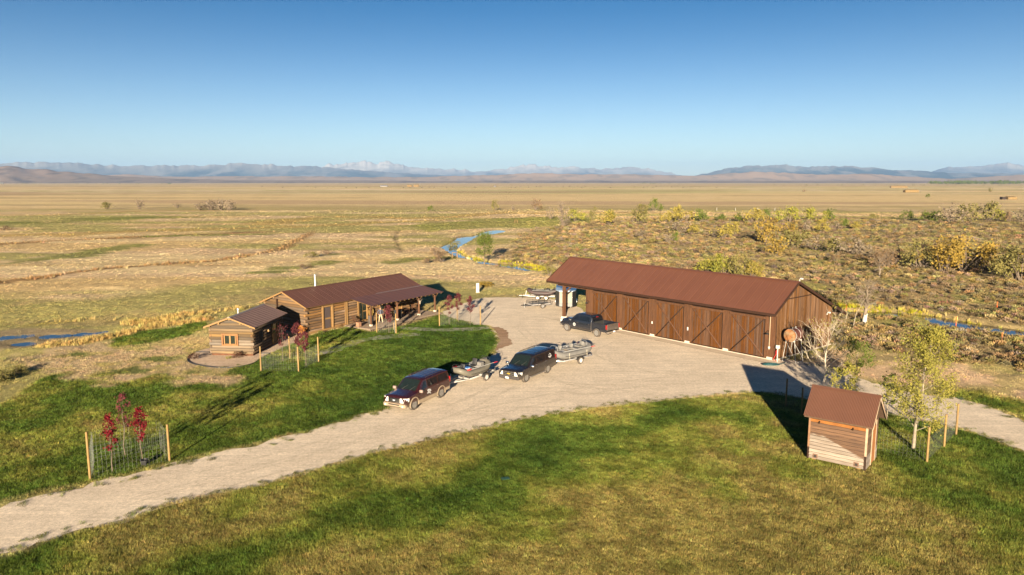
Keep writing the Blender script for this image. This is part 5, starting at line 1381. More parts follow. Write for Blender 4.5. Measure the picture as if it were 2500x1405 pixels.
class Loft:
    """body surface from stations (x, zbottom, zbelt, ztop, half width sill, mid, belt, top, crown)"""
    def __init__(s, st):
        s.st = sorted(st)
    def row(s, x):
        xs = [r[0] for r in s.st]
        return [np.interp(x, xs, [r[i] for r in s.st]) for i in range(1, 9)]
    def ring(s, x):
        zb, ze, zt, ws, wm, we, wt, cr = s.row(x)
        zm = zb + (ze - zb) * .55
        return [(0, zb), (ws * .9, zb), (ws, zb + .07), (wm, zm - .12), (wm, zm + .08), (we + .012, ze - .05), (we, ze), (wt, zt - .045), (wt - .055, zt - .008), (wt * .5, zt + cr * .8), (0, zt + cr)]
    def pt(s, x, t, side):
        r = s.ring(x); i = min(int(t), len(r) - 2); f = t - i
        return Vector((x, side * (r[i][0] * (1 - f) + r[i + 1][0] * f), r[i][1] * (1 - f) + r[i + 1][1] * f))
    def body(s, dx=.09):
        xs = sorted(set([r[0] for r in s.st] + list(np.arange(s.st[0][0], s.st[-1][0], dx))))
        xs = [x for i, x in enumerate(xs) if i == 0 or x - xs[i - 1] > .012]
        m = MB(); vs = []
        for x in xs:
            r = s.ring(x)
            vs += [(x, y, z) for y, z in r] + [(x, -y, z) for y, z in r[-2:0:-1]]
        k = 2 * len(s.ring(xs[0])) - 2
        fs = []
        for i in range(len(xs) - 1):
            for j in range(k):
                j2 = (j + 1) % k
                fs.append((i * k + j, i * k + j2, (i + 1) * k + j2, (i + 1) * k + j))
        fs.append(tuple(range(k - 1, -1, -1))); fs.append(tuple(range((len(xs) - 1) * k, len(xs) * k)))
        return m.add(vs, [f[::-1] for f in fs])
    def patch(s, xa, xb, ta, tb, side, off=.006, nx=10, ntt=5, xa2=None, xb2=None):
        """surface patch; xa/xb at ta, xa2/xb2 at tb"""
        xa2 = xa if xa2 is None else xa2; xb2 = xb if xb2 is None else xb2
        vs = []
        for j in range(ntt + 1):
            g = j / ntt; t = ta + (tb - ta) * g
            for i in range(nx + 1):
                h = i / nx
                x = (xa + (xb - xa) * h) * (1 - g) + (xa2 + (xb2 - xa2) * h) * g
                p = s.pt(x, t, side)
                dt = s.pt(x, min(t + .05, 9.99), side) - s.pt(x, t - .05, side)
                dx = s.pt(x + .02, t, side) - s.pt(x - .02, t, side)
                nn = dt.cross(dx) * side
                nn = nn.normalized() if nn.length > 1e-9 else Vector((0, 0, 1))
                vs.append(p + nn * off)
        k = nx + 1
        fs = [(j * k + i, j * k + i + 1, (j + 1) * k + i + 1, (j + 1) * k + i) for j in range(ntt) for i in range(nx)]
        return vs, (fs if side < 0 else [f[::-1] for f in fs])

def cut_wheels(o, spots, r, w, hw):
    for i, (x, sd_) in enumerate(spots):
        pass
    cm = MB()
    for x, sd_ in spots:
        cm.lathe([(r, sd_ * (hw - w)), (r, sd_ * (hw + .3))] if sd_ > 0 else [(r, sd_ * (hw + .3)), (r, sd_ * (hw - w))], 28, Matrix.Translation((x, 0, r * .88)), 'y')
    c = cm.build('cutter', WELL)
    bm = bmesh.new(); bm.from_mesh(c.data); bmesh.ops.recalc_face_normals(bm, faces=bm.faces); bm.to_mesh(c.data); bm.free()
    bm = bmesh.new(); bm.from_mesh(o.data); bmesh.ops.recalc_face_normals(bm, faces=bm.faces); bm.to_mesh(o.data); bm.free()
    md = o.modifiers.new('cut', 'BOOLEAN'); md.object = c; md.operation = 'DIFFERENCE'; md.solver = 'EXACT'
    md.material_mode = 'TRANSFER'
    dg = bpy.context.evaluated_depsgraph_get()
    nm = bpy.data.meshes.new_from_object(o.evaluated_get(dg))
    o.modifiers.remove(md)
    old = o.data; o.data = nm
    nm.polygons.foreach_set('use_smooth', [True] * len(nm.polygons)); nm.set_sharp_from_angle(angle=math.radians(38))
    bpy.data.objects.remove(c)

def wheel(parent, x, y, r, w, side, rim=ALLOY, spokes=6):
    """tyre as the part, rim and spokes below it"""
    M = Matrix.Translation((0, 0, 0))
    t = MB().lathe([(r * .60, -w / 2 + .01), (r * .64, -w / 2), (r * .93, -w / 2), (r, -w / 2 + .035), (r, w / 2 - .035), (r * .93, w / 2), (r * .64, w / 2), (r * .60, w / 2 - .01)], 28, None, 'y').build('wheel', TYRE, parent, 40)
    t.location = (x, y, r); t.rotation_euler = (0, 0, 0 if side > 0 else PI)
    MB().lathe([(r * .63, w / 2 + .004), (r * .60, w / 2 - .02), (r * .55, w / 2 - .06), (0, w / 2 - .07), (0, w / 2 - .08), (r * .63, w / 2 - .07)], 28, None, 'y').build('rim', rim, t, 35)
    m = MB()
    for i in range(spokes):
        an = 2 * PI * i / spokes
        c, s_ = math.cos(an), math.sin(an)
        m.box(-r * .07, r * .07, w / 2 - .07, w / 2 - .012, r * .08, r * .58, .0, Matrix.Rotation(an, 4, 'Y'))
    m.lathe([(r * .15, w / 2 - .07), (r * .15, w / 2 - .005), (r * .08, w / 2 + .005), (0, w / 2 + .005)], 14, None, 'y')
    m.build('spokes', rim, t, 35)
    return t

def flare(parent, x, hw, r, mat, side, w=.07, proud=.03, z0=.25):
    m = MB(); n = 18; vs = []
    for i in range(n + 1):
        an = PI * (-.08 + 1.16 * i / n)
        for rr, yy in ((r, hw - .03), (r, hw + proud), (r + w, hw + proud * .7), (r + w, hw - .03)):
            vs.append((x + rr * math.cos(an), side * yy, r * .88 + rr * math.sin(an)))
    fs = []
    for i in range(n):
        for j in range(4):
            j2 = (j + 1) % 4
            f = (i * 4 + j, i * 4 + j2, (i + 1) * 4 + j2, (i + 1) * 4 + j)
            fs.append(f if side > 0 else f[::-1])
    fs += [(0, 1, 2, 3), (n * 4 + 3, n * 4 + 2, n * 4 + 1, n * 4)]
    return m.add(vs, fs).build('arch_trim', mat, parent, 40)

def patches(parent, name, mat, lst, lf, smooth=30):
    for p in lst:
        vs, fs = lf.patch(*p)
        MB().add(vs, fs).build(name, mat, parent, smooth)

def mirror_part(parent, x, z, hw, side, paint):
    m = MB().box(-.09, .09, -.13, .13, -.10, .10, .035)
    o = m.build('mirror', paint, parent, 60, loc=(x, side * (hw + .17), z))
    bx('mirror_glass', o, (-.098, -.088), (-.11, .11), (-.08, .08), CGLASS)
    bx('mirror_arm', o, (-.03, .03), (-.22, -.12) if side > 0 else (.12, .22), (-.06, -.01), PLAS)

def suv(name, label, cat, loc, heading, L, fo, wb, h, hw, wr, paint, kind):
    c = thing(name, label, cat, (*loc, .016), heading)
    xf = wb / 2 + fo; xr = xf - L
    fx, rx = wb / 2, -wb / 2
    hood = 1.16 if kind == 'b' else 1.18
    cowl, wtop, rtop = fx - .42, fx - 1.22, xr + .22
    zb, belt = .30, 1.17
    st = [(xr, .46, belt - .02, h - .60, hw - .16, hw - .10, hw - .12, hw - .24, .0),
          (xr + .05, .40, belt, h - .34, hw - .08, hw - .03, hw - .05, hw - .20, .01),
          (rtop, .36, belt, h - .03, hw - .06, hw, hw - .03, hw - .17, .02),
          (xr + .6, zb, belt, h, hw - .05, hw, hw - .02, hw - .165, .025),
          (0, zb, belt, h, hw - .05, hw, hw - .02, hw - .16, .03),
          (wtop - .25, zb, belt, h - .01, hw - .05, hw, hw - .02, hw - .17, .03),
          (wtop, zb, belt - .005, h - .05, hw - .05, hw, hw - .02, hw - .19, .03),
          (cowl, zb, belt - .04, hood + .03, hw - .05, hw, hw - .03, hw - .10, .03),
          (cowl + .12, zb, belt - .06, hood, hw - .05, hw, hw - .03, hw - .10, .035),
          (fx + .15, .30, 1.08, hood - .05, hw - .06, hw, hw - .05, hw - .14, .045),
          (xf - .22, .34, 1.00, hood - .08, hw - .09, hw - .02, hw - .06, hw - .15, .04),
          (xf - .07, .40, .95, hood - .12, hw - .13, hw - .06, hw - .09, hw - .18, .03),
          (xf - .015, .46, .90, hood - .17, hw - .20, hw - .12, hw - .15, hw - .25, .02)]
    lf = Loft(st)
    body = lf.body().build('body', paint, c)
    body.data.materials.append(WELL)
    cut_wheels(body, [(fx, 1), (fx, -1), (rx, 1), (rx, -1)], wr * 1.16, .42, hw)
    # glass
    patches(c, 'windscreen', WGLASS, [(cowl + .02, wtop + .03, 8.2, 10, 1, .008, 8, 8), (cowl + .02, wtop + .03, 8.2, 10, -1, .008, 8, 8)], lf)
    for sd_ in (1, -1):
        pil = .055
        x0, x1, x2, x3 = wtop + .42, wtop - .62 + .25, rx + .36, xr + .30
        patches(c, 'side_window', CGLASS, [(x0 - .03, x1 + pil, 6.12, 6.86, sd_, .006, 6, 4, wtop - .06, x1 + pil)], lf)
        patches(c, 'side_window', CGLASS, [(x1 - pil, x2 + pil, 6.12, 6.86, sd_, .006, 6, 4)], lf)
        patches(c, 'side_window', CGLASS, [(x2 - pil, x3, 6.12, 6.86, sd_, .006, 6, 4, x2 - pil, x3 + .10)], lf)
        # door gaps, handles
        for xg in (wtop + .62, x1, x2 - .1):
            vs, fs = lf.patch(xg - .008, xg + .008, 2.6, 6.0, sd_, .003, 1, 6)
            MB().add(vs, fs).build('door_gap', PLAS, c)
        for xg in (x1 + .14, x2 + .06):
            p = lf.pt(xg, 5.2, sd_)
            bx('door_handle', c, (xg - .10, xg + .10), tuple(sorted((p.y - sd_ * .01, p.y + sd_ * .035))), (p.z - .02, p.z + .02), CHROME if kind == 'b' else paint, .008)
        mirror_part(c, cowl - .18, belt + .03, hw - .02, sd_, CHROME if kind == 'b' else pm('tan_mirror', (.20, .15, .13), (.18, .13, .11), .4))
        # roof rail
        MB().tube([(wtop - .5, sd_ * (hw - .28), h - .01), (wtop - .6, sd_ * (hw - .27), h + .055), (xr + .75, sd_ * (hw - .27), h + .055), (xr + .62, sd_ * (hw - .28), h - .0)], .022, 6).build('roof_rail', PLAS if kind == 'b' else pm('dark_rail', (.03, .02, .02), (.04, .03, .03), .4), c, 60)
        # lower cladding
        cl = TANP if kind == 'r' else pm('grey_running_board', (.16, .14, .125), (.12, .105, .095), .6)
        if kind == 'r':
            bx('side_cladding', c, (rx + wr * 1.32, fx - wr * 1.32), tuple(sorted((sd_ * (hw - .06), sd_ * (hw + .022)))), (.30, .58), cl, .03)
            bx('side_cladding', c, (xr + .12, rx - wr * 1.32), tuple(sorted((sd_ * (hw - .12), sd_ * (hw + .006)))), (.42, .66), cl, .03)
            flare(c, fx, hw, wr * 1.15, cl, sd_); flare(c, rx, hw, wr * 1.15, cl, sd_)
        else:
            bx('running_board', c, (rx + wr * 1.3, fx - wr * 1.3), tuple(sorted((sd_ * (hw - .08), sd_ * (hw + .10)))), (.30, .36), cl, .02)
        # head and tail lamps
        y0, y1 = (.50, hw - .055) if kind == 'b' else (.49, hw - .06)
        za, zb_ = (.66, .95) if kind == 'b' else (.69, 1.0)
        hl = MB().add([(xf + .02, sd_ * y0, za), (xf - .02, sd_ * (y1 - .10), za + .01), (xf - .10, sd_ * y1, za + .03), (xf - .34, sd_ * (hw + .004), za + .07),
                       (xf + .0, sd_ * y0, zb_), (xf - .04, sd_ * (y1 - .10), zb_ + .01), (xf - .12, sd_ * y1, zb_ + .015), (xf - .38, sd_ * (hw + .004), zb_ - .01),
                       (xf - .4, sd_ * y0, za), (xf - .4, sd_ * y0, zb_)], [(0, 1, 5, 4), (1, 2, 6, 5), (2, 3, 7, 6), (4, 5, 6, 7, 9), (0, 8, 3, 2, 1)])
        hl.build('headlight', HEADL, c)
        bx('tail_lamp', c, (xr - .01, xr + .12), tuple(sorted((sd_ * (hw - .14), sd_ * (hw - .015)))), (.92, 1.35), REDL, .03)
        wheel(c, fx, sd_ * (hw - .135), wr, .25, sd_); wheel(c, rx, sd_ * (hw - .135), wr, .25, sd_)
    # nose
    if kind == 'b':
        bx('front_bumper', c, (xf - .22, xf + .05), (-hw + .10, hw - .10), (.36, .64), pm('dark_bumper', (.045, .04, .038), (.035, .03, .03), .45), .06)
        gr = bx('grille', c, (xf - .06, xf + .03), (-.50, .50), (.64, .97), PLAS, .01)
        for z in (.655, .80, .955):
            bx('grille_bar', gr, (-.02, .055), (-.53, .53), (z - .805 - (.014), z - .805 + .014), CHROME)
        for y in (-.52, .52):
            bx('grille_bar', gr, (-.02, .05), (y - .02, y + .02), (-.15, .15), CHROME)
        GOLD = pm('gold_emblem', (.55, .36, .06), (.5, .32, .05), .3, metal=.6)
        m = MB(); m.prism([(-.13, -.03), (-.06, -.03), (-.05, -.06), (.06, -.06), (.07, -.03), (.14, -.03), (.12, .03), (.06, .03), (.05, .06), (-.06, .06), (-.07, .03), (-.12, .03)], 0, .02, Matrix.Translation((.056, 0, 0)) @ Matrix(((0, 0, 1, 0), (1, 0, 0, 0), (0, 1, 0, 0), (0, 0, 0, 1))))
        m.build('emblem', GOLD, gr)
        bx('number_plate', c, (xf + .05, xf + .065), (-.26 - .02, .05 - .02), (.40, .55), PLATE)
        for sd_ in (1, -1):
            # mountain sign on the rear side glass: a peak over two lines of lettering
            yy = lambda z: sd_ * (hw - .005 - (z - belt) * .22)
            X = rx - .35
            def dec(poly):
                p3 = [(X + u * -sd_, yy(1.45 + v) , 1.45 + v) for u, v in poly]
                f = tuple(range(len(p3)))
                q = MB().add(p3, [f])
                o = q.build('sign_mark', DECAL, c)
            dec([(-.24, -.02), (-.10, .10), (-.06, .07), (.02, .19), (.09, .10), (.13, .13), (.26, -.02), (.15, .02), (.07, .06), (.0, .13), (-.05, .05), (-.12, .05)])
            dec([(-.26, -.05), (.26, -.05), (.26, -.11), (-.26, -.11)])
            dec([(-.16, -.14), (.16, -.14), (.16, -.18), (-.16, -.18)])
    else:
        bx('front_bumper', c, (xf - .26, xf + .06), (-hw + .06, hw - .06), (.34, .62), TANP, .06)
        bx('bumper_intake', c, (xf + .03, xf + .068), (-.45, .45), (.50, .57), PLAS)
        bx('bumper_intake', c, (xf + .03, xf + .066), (-.55, .55), (.385, .42), PLAS)
        for y in (-.72, .72):
            MB().lathe([(.0, 0), (.06, 0), (.06, .02), (0, .025)], 12, Matrix.Translation((xf + .05, y, .47)), 'x').build('fog_lamp', HEADL, c)
        gr = bx('grille', c, (xf - .05, xf + .04), (-.49, .49), (.68, 1.0), CHROME, .012)
        for z in (-.085, 0, .085):
            bx('grille_slot', gr, (.02, .052), (-.42, .42), (z - .028, z + .028), PLAS)
        MB().lathe([(0, .0), (.115, .0), (.105, .02), (0, .025)], 18, Matrix.Translation((.05, 0, 0)) @ Matrix.Diagonal((1, 1, .45, 1)), 'x').build('emblem', pm('oval_emblem', (.45, .5, .6), (.4, .45, .55), .25, metal=.5), gr)
        for sd_ in (1, -1):
            for k, (u0, u1, v0, v1) in enumerate(((-.22, .22, .06, .12), (-.24, .16, -.03, .03), (-.16, .24, -.12, -.06), (-.05, .20, .14, .18), (-.22, -.08, -.19, -.15))):
                X, z = -.10, .90
                p = [lf.pt(X + u, 0, 1) for u in (0,)]
                y = sd_ * (hw + .006)
                vs = [(X + u0, y, z + v0), (X + u1, y, z + v0 + .01), (X + u1, y, z + v1 + .01), (X + u0, y, z + v1)]
                MB().add(vs, [(0, 1, 2, 3) if sd_ < 0 else (3, 2, 1, 0)]).build('sign_mark', DECAL, c)
    bx('rear_bumper', c, (xr - .05, xr + .2), (-hw + .09, hw - .09), (.38, .62), TANP if kind == 'r' else paint, .05)
    vs = [(xr - .004 + (z - belt) * .0 , y, z) for z in (1.28, h - .30) for y in (-(hw - .28), hw - .28)]
    bx('rear_window', c, (xr + .0, xr + .03), (-hw + .3, hw - .3), (belt + .06, h - .48), CGLASS) if False else None
    # hitch and wipers
    beam('hitch', c, (xr + .2, 0, .42), (xr - .14, 0, .42), .06, .06, BLACK)
    for y in (-.35, .3):
        a_, b_ = lf.pt(cowl + .02, 9.9, 1), lf.pt(cowl - .45, 9.2, 1)
        beam('wiper', c, (cowl + .05, y, hood + .055), (cowl - .30, y + .3, hood + .055 + .30 * (h - .05 - hood) / (cowl - wtop) + .02), .02, .02, PLAS)
    if kind == 'r':
        for y in (-.30, 0, .30):
            bx('roof_rib', c, (xr + .8, wtop - .9), (y - .02, y + .02), (h + .018, h + .038), paint)
    else:
        for x in (-1.2, -.5, .2):
            MB().add([(x, y, h + .055 - abs(y) * .03) for y in (-.68, 0, .68)] + [(x + .06, y, h + .055 - abs(y) * .03) for y in (-.68, 0, .68)], [(0, 1, 4, 3)[::-1], (1, 2, 5, 4)[::-1]]).build('roof_bar', PLAS, c)
    return c, xr

PAINT_R = carpaint('maroon_paint', (.026, .0045, .005))
PAINT_K = carpaint('black_paint', (.007, .006, .007), .1)
PAINT_B = carpaint('blue_black_paint', (.010, .013, .021), .3)
exp_, xr1 = suv('parked_suv', 'maroon SUV with tan lower cladding towing a grey raft', 'suv', (-6.74, 50.94), math.radians(-118.3), 5.50, .96, 3.30, 1.85, .985, .40, PAINT_R, 'r')
sub_, xr2 = suv('parked_suv', 'black SUV with gold grille emblem and white mountain sign', 'suv', (1.19, 58.02), math.radians(-123.0), 5.70, .99, 3.32, 1.90, 1.02, .405, PAINT_K, 'b')

def pickup(loc, heading):
    c = thing('pickup_truck', 'dark blue crew-cab pickup parked beside the barn doors', 'pickup', (*loc, .02), heading)
    wb, hw, wr, h = 4.06, 1.02, .43, 2.02
    fx, rx = wb / 2, -wb / 2; xf, xr = fx + .97, rx - 1.30
    paint = PAINT_B
    cab_r = rx + .72; cowl, wtop = fx - .40, fx - 1.15
    hood, belt, zb = 1.32, 1.30, .48
    st = [(cab_r, zb, belt, h - .42, hw - .06, hw - .02, hw - .03, hw - .20, .0),
          (cab_r + .06, zb, belt, h - .18, hw - .06, hw, hw - .03, hw - .20, .01),
          (cab_r + .30, zb, belt, h - .01, hw - .06, hw, hw - .03, hw - .19, .02),
          (.5, zb, belt, h, hw - .06, hw, hw - .03, hw - .18, .03),
          (wtop - .15, zb, belt, h - .01, hw - .06, hw, hw - .03, hw - .19, .03),
          (wtop, zb, belt, h - .05, hw - .06, hw, hw - .03, hw - .21, .03),
          (cowl, zb, belt - .03, hood + .05, hw - .06, hw, hw - .04, hw - .12, .03),
          (cowl + .12, zb, belt - .05, hood, hw - .06, hw, hw - .05, hw - .13, .05),
          (fx + .4, .5, 1.20, hood - .03, hw - .07, hw, hw - .06, hw - .15, .06),
          (xf - .16, .52, 1.12, hood - .10, hw - .09, hw - .02, hw - .07, hw - .17, .05),
          (xf - .02, .55, 1.05, hood - .20, hw - .14, hw - .08, hw - .12, hw - .24, .03)]
    lf = Loft(st)
    body = lf.body().build('cab_body', paint, c); body.data.materials.append(WELL)
    cut_wheels(body, [(fx, 1), (fx, -1)], wr * 1.16, .42, hw)
    # bed: side walls, floor, tailgate
    bd = MB()
    for sd_ in (1, -1):
        ys = sorted((sd_ * (hw - .07), sd_ * hw))
        bd.box(xr + .06, cab_r - .03, ys[0], ys[1], .95, 1.42, .02)
        bd.box(rx + wr * 1.2, cab_r - .03, ys[0], ys[1], .56, .96)
        bd.box(xr + .06, rx - wr * 1.2, ys[0], ys[1], .62, .96)
        # arch band over the wheel
        n = 12
        for i in range(n):
            a0, a1 = PI * i / n, PI * (i + 1) / n
            r_ = wr * 1.18
            x0, x1 = rx + r_ * math.cos(a0), rx + r_ * math.cos(a1)
            z0, z1 = wr * .95 + r_ * math.sin(a0), wr * .95 + r_ * math.sin(a1)
            y = sd_ * (hw - .002)
            f = [(x0, y, z0), (x1, y, z1), (x1, y, .965), (x0, y, .965)]
            bd.add(f, [(0, 1, 2, 3) if sd_ < 0 else (3, 2, 1, 0)])
    bd.build('bed_side', paint, c, 40)
    bx('bed_floor', c, (xr + .1, cab_r - .05), (-hw + .08, hw - .08), (.82, .90), PLAS)
    bx('bed_front', c, (cab_r - .09, cab_r - .035), (-hw + .08, hw - .08), (.9, 1.42), PLAS)
    tg = bx('tailgate', c, (xr, xr + .07), (-hw + .13, hw - .13), (.80, 1.43), paint, .02)
    bx('tailgate_step', tg, (-.045, -.034), (-.62, .62), (.10, .13), CHROME)
    bx('tailgate_trim', tg, (-.046, -.034), (-.70, .70), (.24, .27), CHROME)
    bx('rear_bumper', c, (xr - .16, xr + .12), (-hw + .08, hw - .08), (.55, .76), CHROME, .03)
    bx('number_plate', c, (xr - .175, xr - .158), (-.16, .16), (.60, .75), PLATE)
    patches(c, 'windscreen', WGLASS, [(cowl + .02, wtop + .03, 8.2, 10, 1, .008, 8, 8), (cowl + .02, wtop + .03, 8.2, 10, -1, .008, 8, 8)], lf)
    patches(c, 'rear_window', CGLASS, [(cab_r + .015, cab_r + .10, 8.1, 10, 1, .006, 4, 8), (cab_r + .015, cab_r + .10, 8.1, 10, -1, .006, 4, 8)], lf)
    bx('rear_glass', c, (cab_r - .012, cab_r + .02), (-hw + .30, hw - .30), (1.36, 1.66), CGLASS)
    bx('brake_lamp', c, (cab_r + .03, cab_r + .09), (-.16, .16), (h - .20, h - .14), REDL)
    for sd_ in (1, -1):
        xm = .35
        patches(c, 'side_window', CGLASS, [(wtop + .36, xm + .06, 6.12, 6.86, sd_, .006, 6, 4, wtop - .08, xm + .06)], lf)
        patches(c, 'side_window', CGLASS, [(xm - .05, cab_r + .22, 6.12, 6.86, sd_, .006, 6, 4, xm - .05, cab_r + .30)], lf)
        for xg in (wtop + .55, xm, cab_r + .12):
            vs, fs = lf.patch(xg - .008, xg + .008, 2.6, 6.0, sd_, .003, 1, 6); MB().add(vs, fs).build('door_gap', PLAS, c)
        for xg in (xm + .16, cab_r + .30):
            bx('door_handle', c, (xg - .1, xg + .1), tuple(sorted((sd_ * (hw - .01), sd_ * (hw + .03)))), (1.10, 1.14), paint, .008)
        mirror_part(c, cowl - .22, belt + .08, hw + .02, sd_, PLAS)
        bx('running_board', c, (rx + wr * 1.6, fx - wr * 1.4), tuple(sorted((sd_ * (hw - .05), sd_ * (hw + .10)))), (.42, .49), PLAS, .02)
        flare(c, rx, hw - .005, wr * 1.16, paint, sd_, .06, .03); flare(c, fx, hw - .005, wr * 1.15, paint, sd_, .05, .02)
        bx('tail_lamp', c, (xr - .012, xr + .14), tuple(sorted((sd_ * (hw - .13), sd_ * (hw + .008)))), (.93, 1.38), REDL, .02)
        bx('headlight', c, (xf - .30, xf - .035), tuple(sorted((sd_ * (hw - .36), sd_ * (hw - .035)))), (.90, 1.18), HEADL, .04)
        bx('cab_strip', c, (cab_r - .04, cab_r + .01), tuple(sorted((sd_ * (hw - .02), sd_ * (hw + .004)))), (.6, 1.4), CHROME)
        wheel(c, fx, sd_ * (hw - .14), wr, .28, sd_); wheel(c, rx, sd_ * (hw - .14), wr, .28, sd_)
        # round white door badge with a letter-like mark
        def ring(r0, r1, nn=20):
            m = MB(); vs = []
            for i in range(nn):
                an = 2 * PI * i / nn
                vs += [(.95 + r0 * math.cos(an), sd_ * (hw + .006), .90 + r0 * math.sin(an)), (.95 + r1 * math.cos(an), sd_ * (hw + .006), .90 + r1 * math.sin(an))]
            fs = [(2 * i, 2 * i + 1, (2 * i + 3) % (2 * nn), (2 * i + 2) % (2 * nn)) for i in range(nn)]
            return m.add(vs, [f if sd_ < 0 else f[::-1] for f in fs])
        ring(.11, .17).build('door_badge', DECAL, c)
        X = .95; s_ = sd_
        m = MB()
        for u0, u1, v0, v1 in ((-.05, -.02, -.07, .07), (-.02, .05, .04, .07), (-.02, .05, -.01, .015), (.025, .05, .015, .04), (.0, .05, -.07, -.045)):
            q_ = [(X - s_ * u0, s_ * (hw + .006), .90 + v0), (X - s_ * u1, s_ * (hw + .006), .90 + v0), (X - s_ * u1, s_ * (hw + .006), .90 + v1), (X - s_ * u0, s_ * (hw + .006), .90 + v1)]
            m.add(q_, [(0, 1, 2, 3)])
        m.build('badge_mark', DECAL, c)
    bx('front_bumper', c, (xf - .2, xf + .08), (-hw + .05, hw - .05), (.52, .78), CHROME, .04)
    bx('grille', c, (xf - .05, xf + .02), (-.62, .62), (.80, 1.18), PLAS, .02)
    return c
pickup((7.83, 75.28), math.radians(133.1))
# ------------------------------------------------------------------ rafts, trailers, tank
PVC1 = pm('grey_raft_fabric', (0.1224, 0.1188, 0.1116), (0.1008, 0.0972, 0.0936), .45, scale=3)
PVC2 = pm('olive_grey_raft_fabric', (0.1080, 0.1008, 0.0792), (0.0864, 0.0792, 0.0648), .5, scale=3)
PVC3 = pm('black_raft_fabric', (.035, .03, .03), (.05, .03, .03), .5, scale=3)
ALU = pm('aluminium_tube', (.50, .50, .50), (.42, .42, .42), .35, metal=.7)
SEATG = pm('grey_seat', (.15, .145, .135), (.11, .105, .10), .7)
TANC = pm('tan_canvas', (.42, .31, .18), (.36, .26, .15), .8)
REDP = pm('red_blade', (.55, .03, .03), (.45, .025, .025), .5)
BLUEP = pm('blue_lid', (.05, .16, .42), (.05, .14, .36), .5)
RUBB = pm('dark_hull', (.02, .02, .022), (.03, .03, .03), .6)

def trailer(label, axle, heading, tong, wr=.30, w=1.75, bed=(-1.5, 1.7), frame=ALU, fender=True, axles=(0.0,)):
    """axle centre at the origin, tongue along +x"""
    t = thing('boat_trailer', label, 'trailer', (*axle, .016), heading)
    zf = wr + .16
    for sd_ in (1, -1):
        beam('frame_rail', t, (bed[0], sd_ * w * .36, zf), (bed[1], sd_ * w * .36, zf), .07, .10, frame)
        beam('tongue_rail', t, (bed[1], sd_ * w * .36, zf), (tong - .5, sd_ * .05, zf), .06, .09, frame)
        for ax in axles:
            wheel(t, ax, sd_ * (w / 2 - .02), wr, .19, sd_, pm('white_rim', (0.3750, 0.3600, 0.3375), (0.3150, 0.3000, 0.2850), .5), 5)
            if fender:
                m = MB(); n = 8
                vs = []
                for i in range(n + 1):
                    an = PI * (.06 + .88 * i / n)
                    for yy in (w / 2 - .14, w / 2 + .12):
                        for rr in (wr + .07, wr + .09):
                            vs.append((ax + rr * math.cos(an), sd_ * yy, wr + rr * math.sin(an)))
                fs = []
                for i in range(n):
                    b0 = i * 4
                    for a_, b_ in ((0, 1), (1, 3), (3, 2), (2, 0)):
                        fs.append((b0 + a_, b0 + b_, b0 + 4 + b_, b0 + 4 + a_))
                m.add(vs, fs).build('fender', PLAS, t, 50)
    for x in (bed[0], (bed[0] + bed[1]) / 2, bed[1]):
        beam('cross_member', t, (x, -w * .36, zf + .001), (x, w * .36, zf + .001), .07, .08, frame)
    for ax in axles:
        beam('axle', t, (ax, -w / 2 + .1, wr), (ax, w / 2 - .1, wr), .07, .07, BLACK)
    beam('tongue', t, (bed[1] - .2, 0, zf), (tong, 0, zf - .02), .09, .09, frame)
    bx('coupler', t, (tong - .05, tong + .13), (-.06, .06), (zf - .07, zf + .05), BLACK, .02)
    beam('jack_post', t, (tong - .45, .14, zf - .35), (tong - .45, .14, zf + .35), .06, .06, BLACK, 8)
    beam('winch_post', t, (tong - .9, 0, zf), (tong - 1.0, 0, zf + .65), .07, .07, frame)
    for sd_ in (1, -1):
        beam('bunk', t, (bed[0] - .1, sd_ * .42, zf + .09), (bed[1] + .1, sd_ * .42, zf + .09), .10, .06, pm('bunk_carpet', (.06, .05, .045), (.05, .04, .04), .95))
    return t

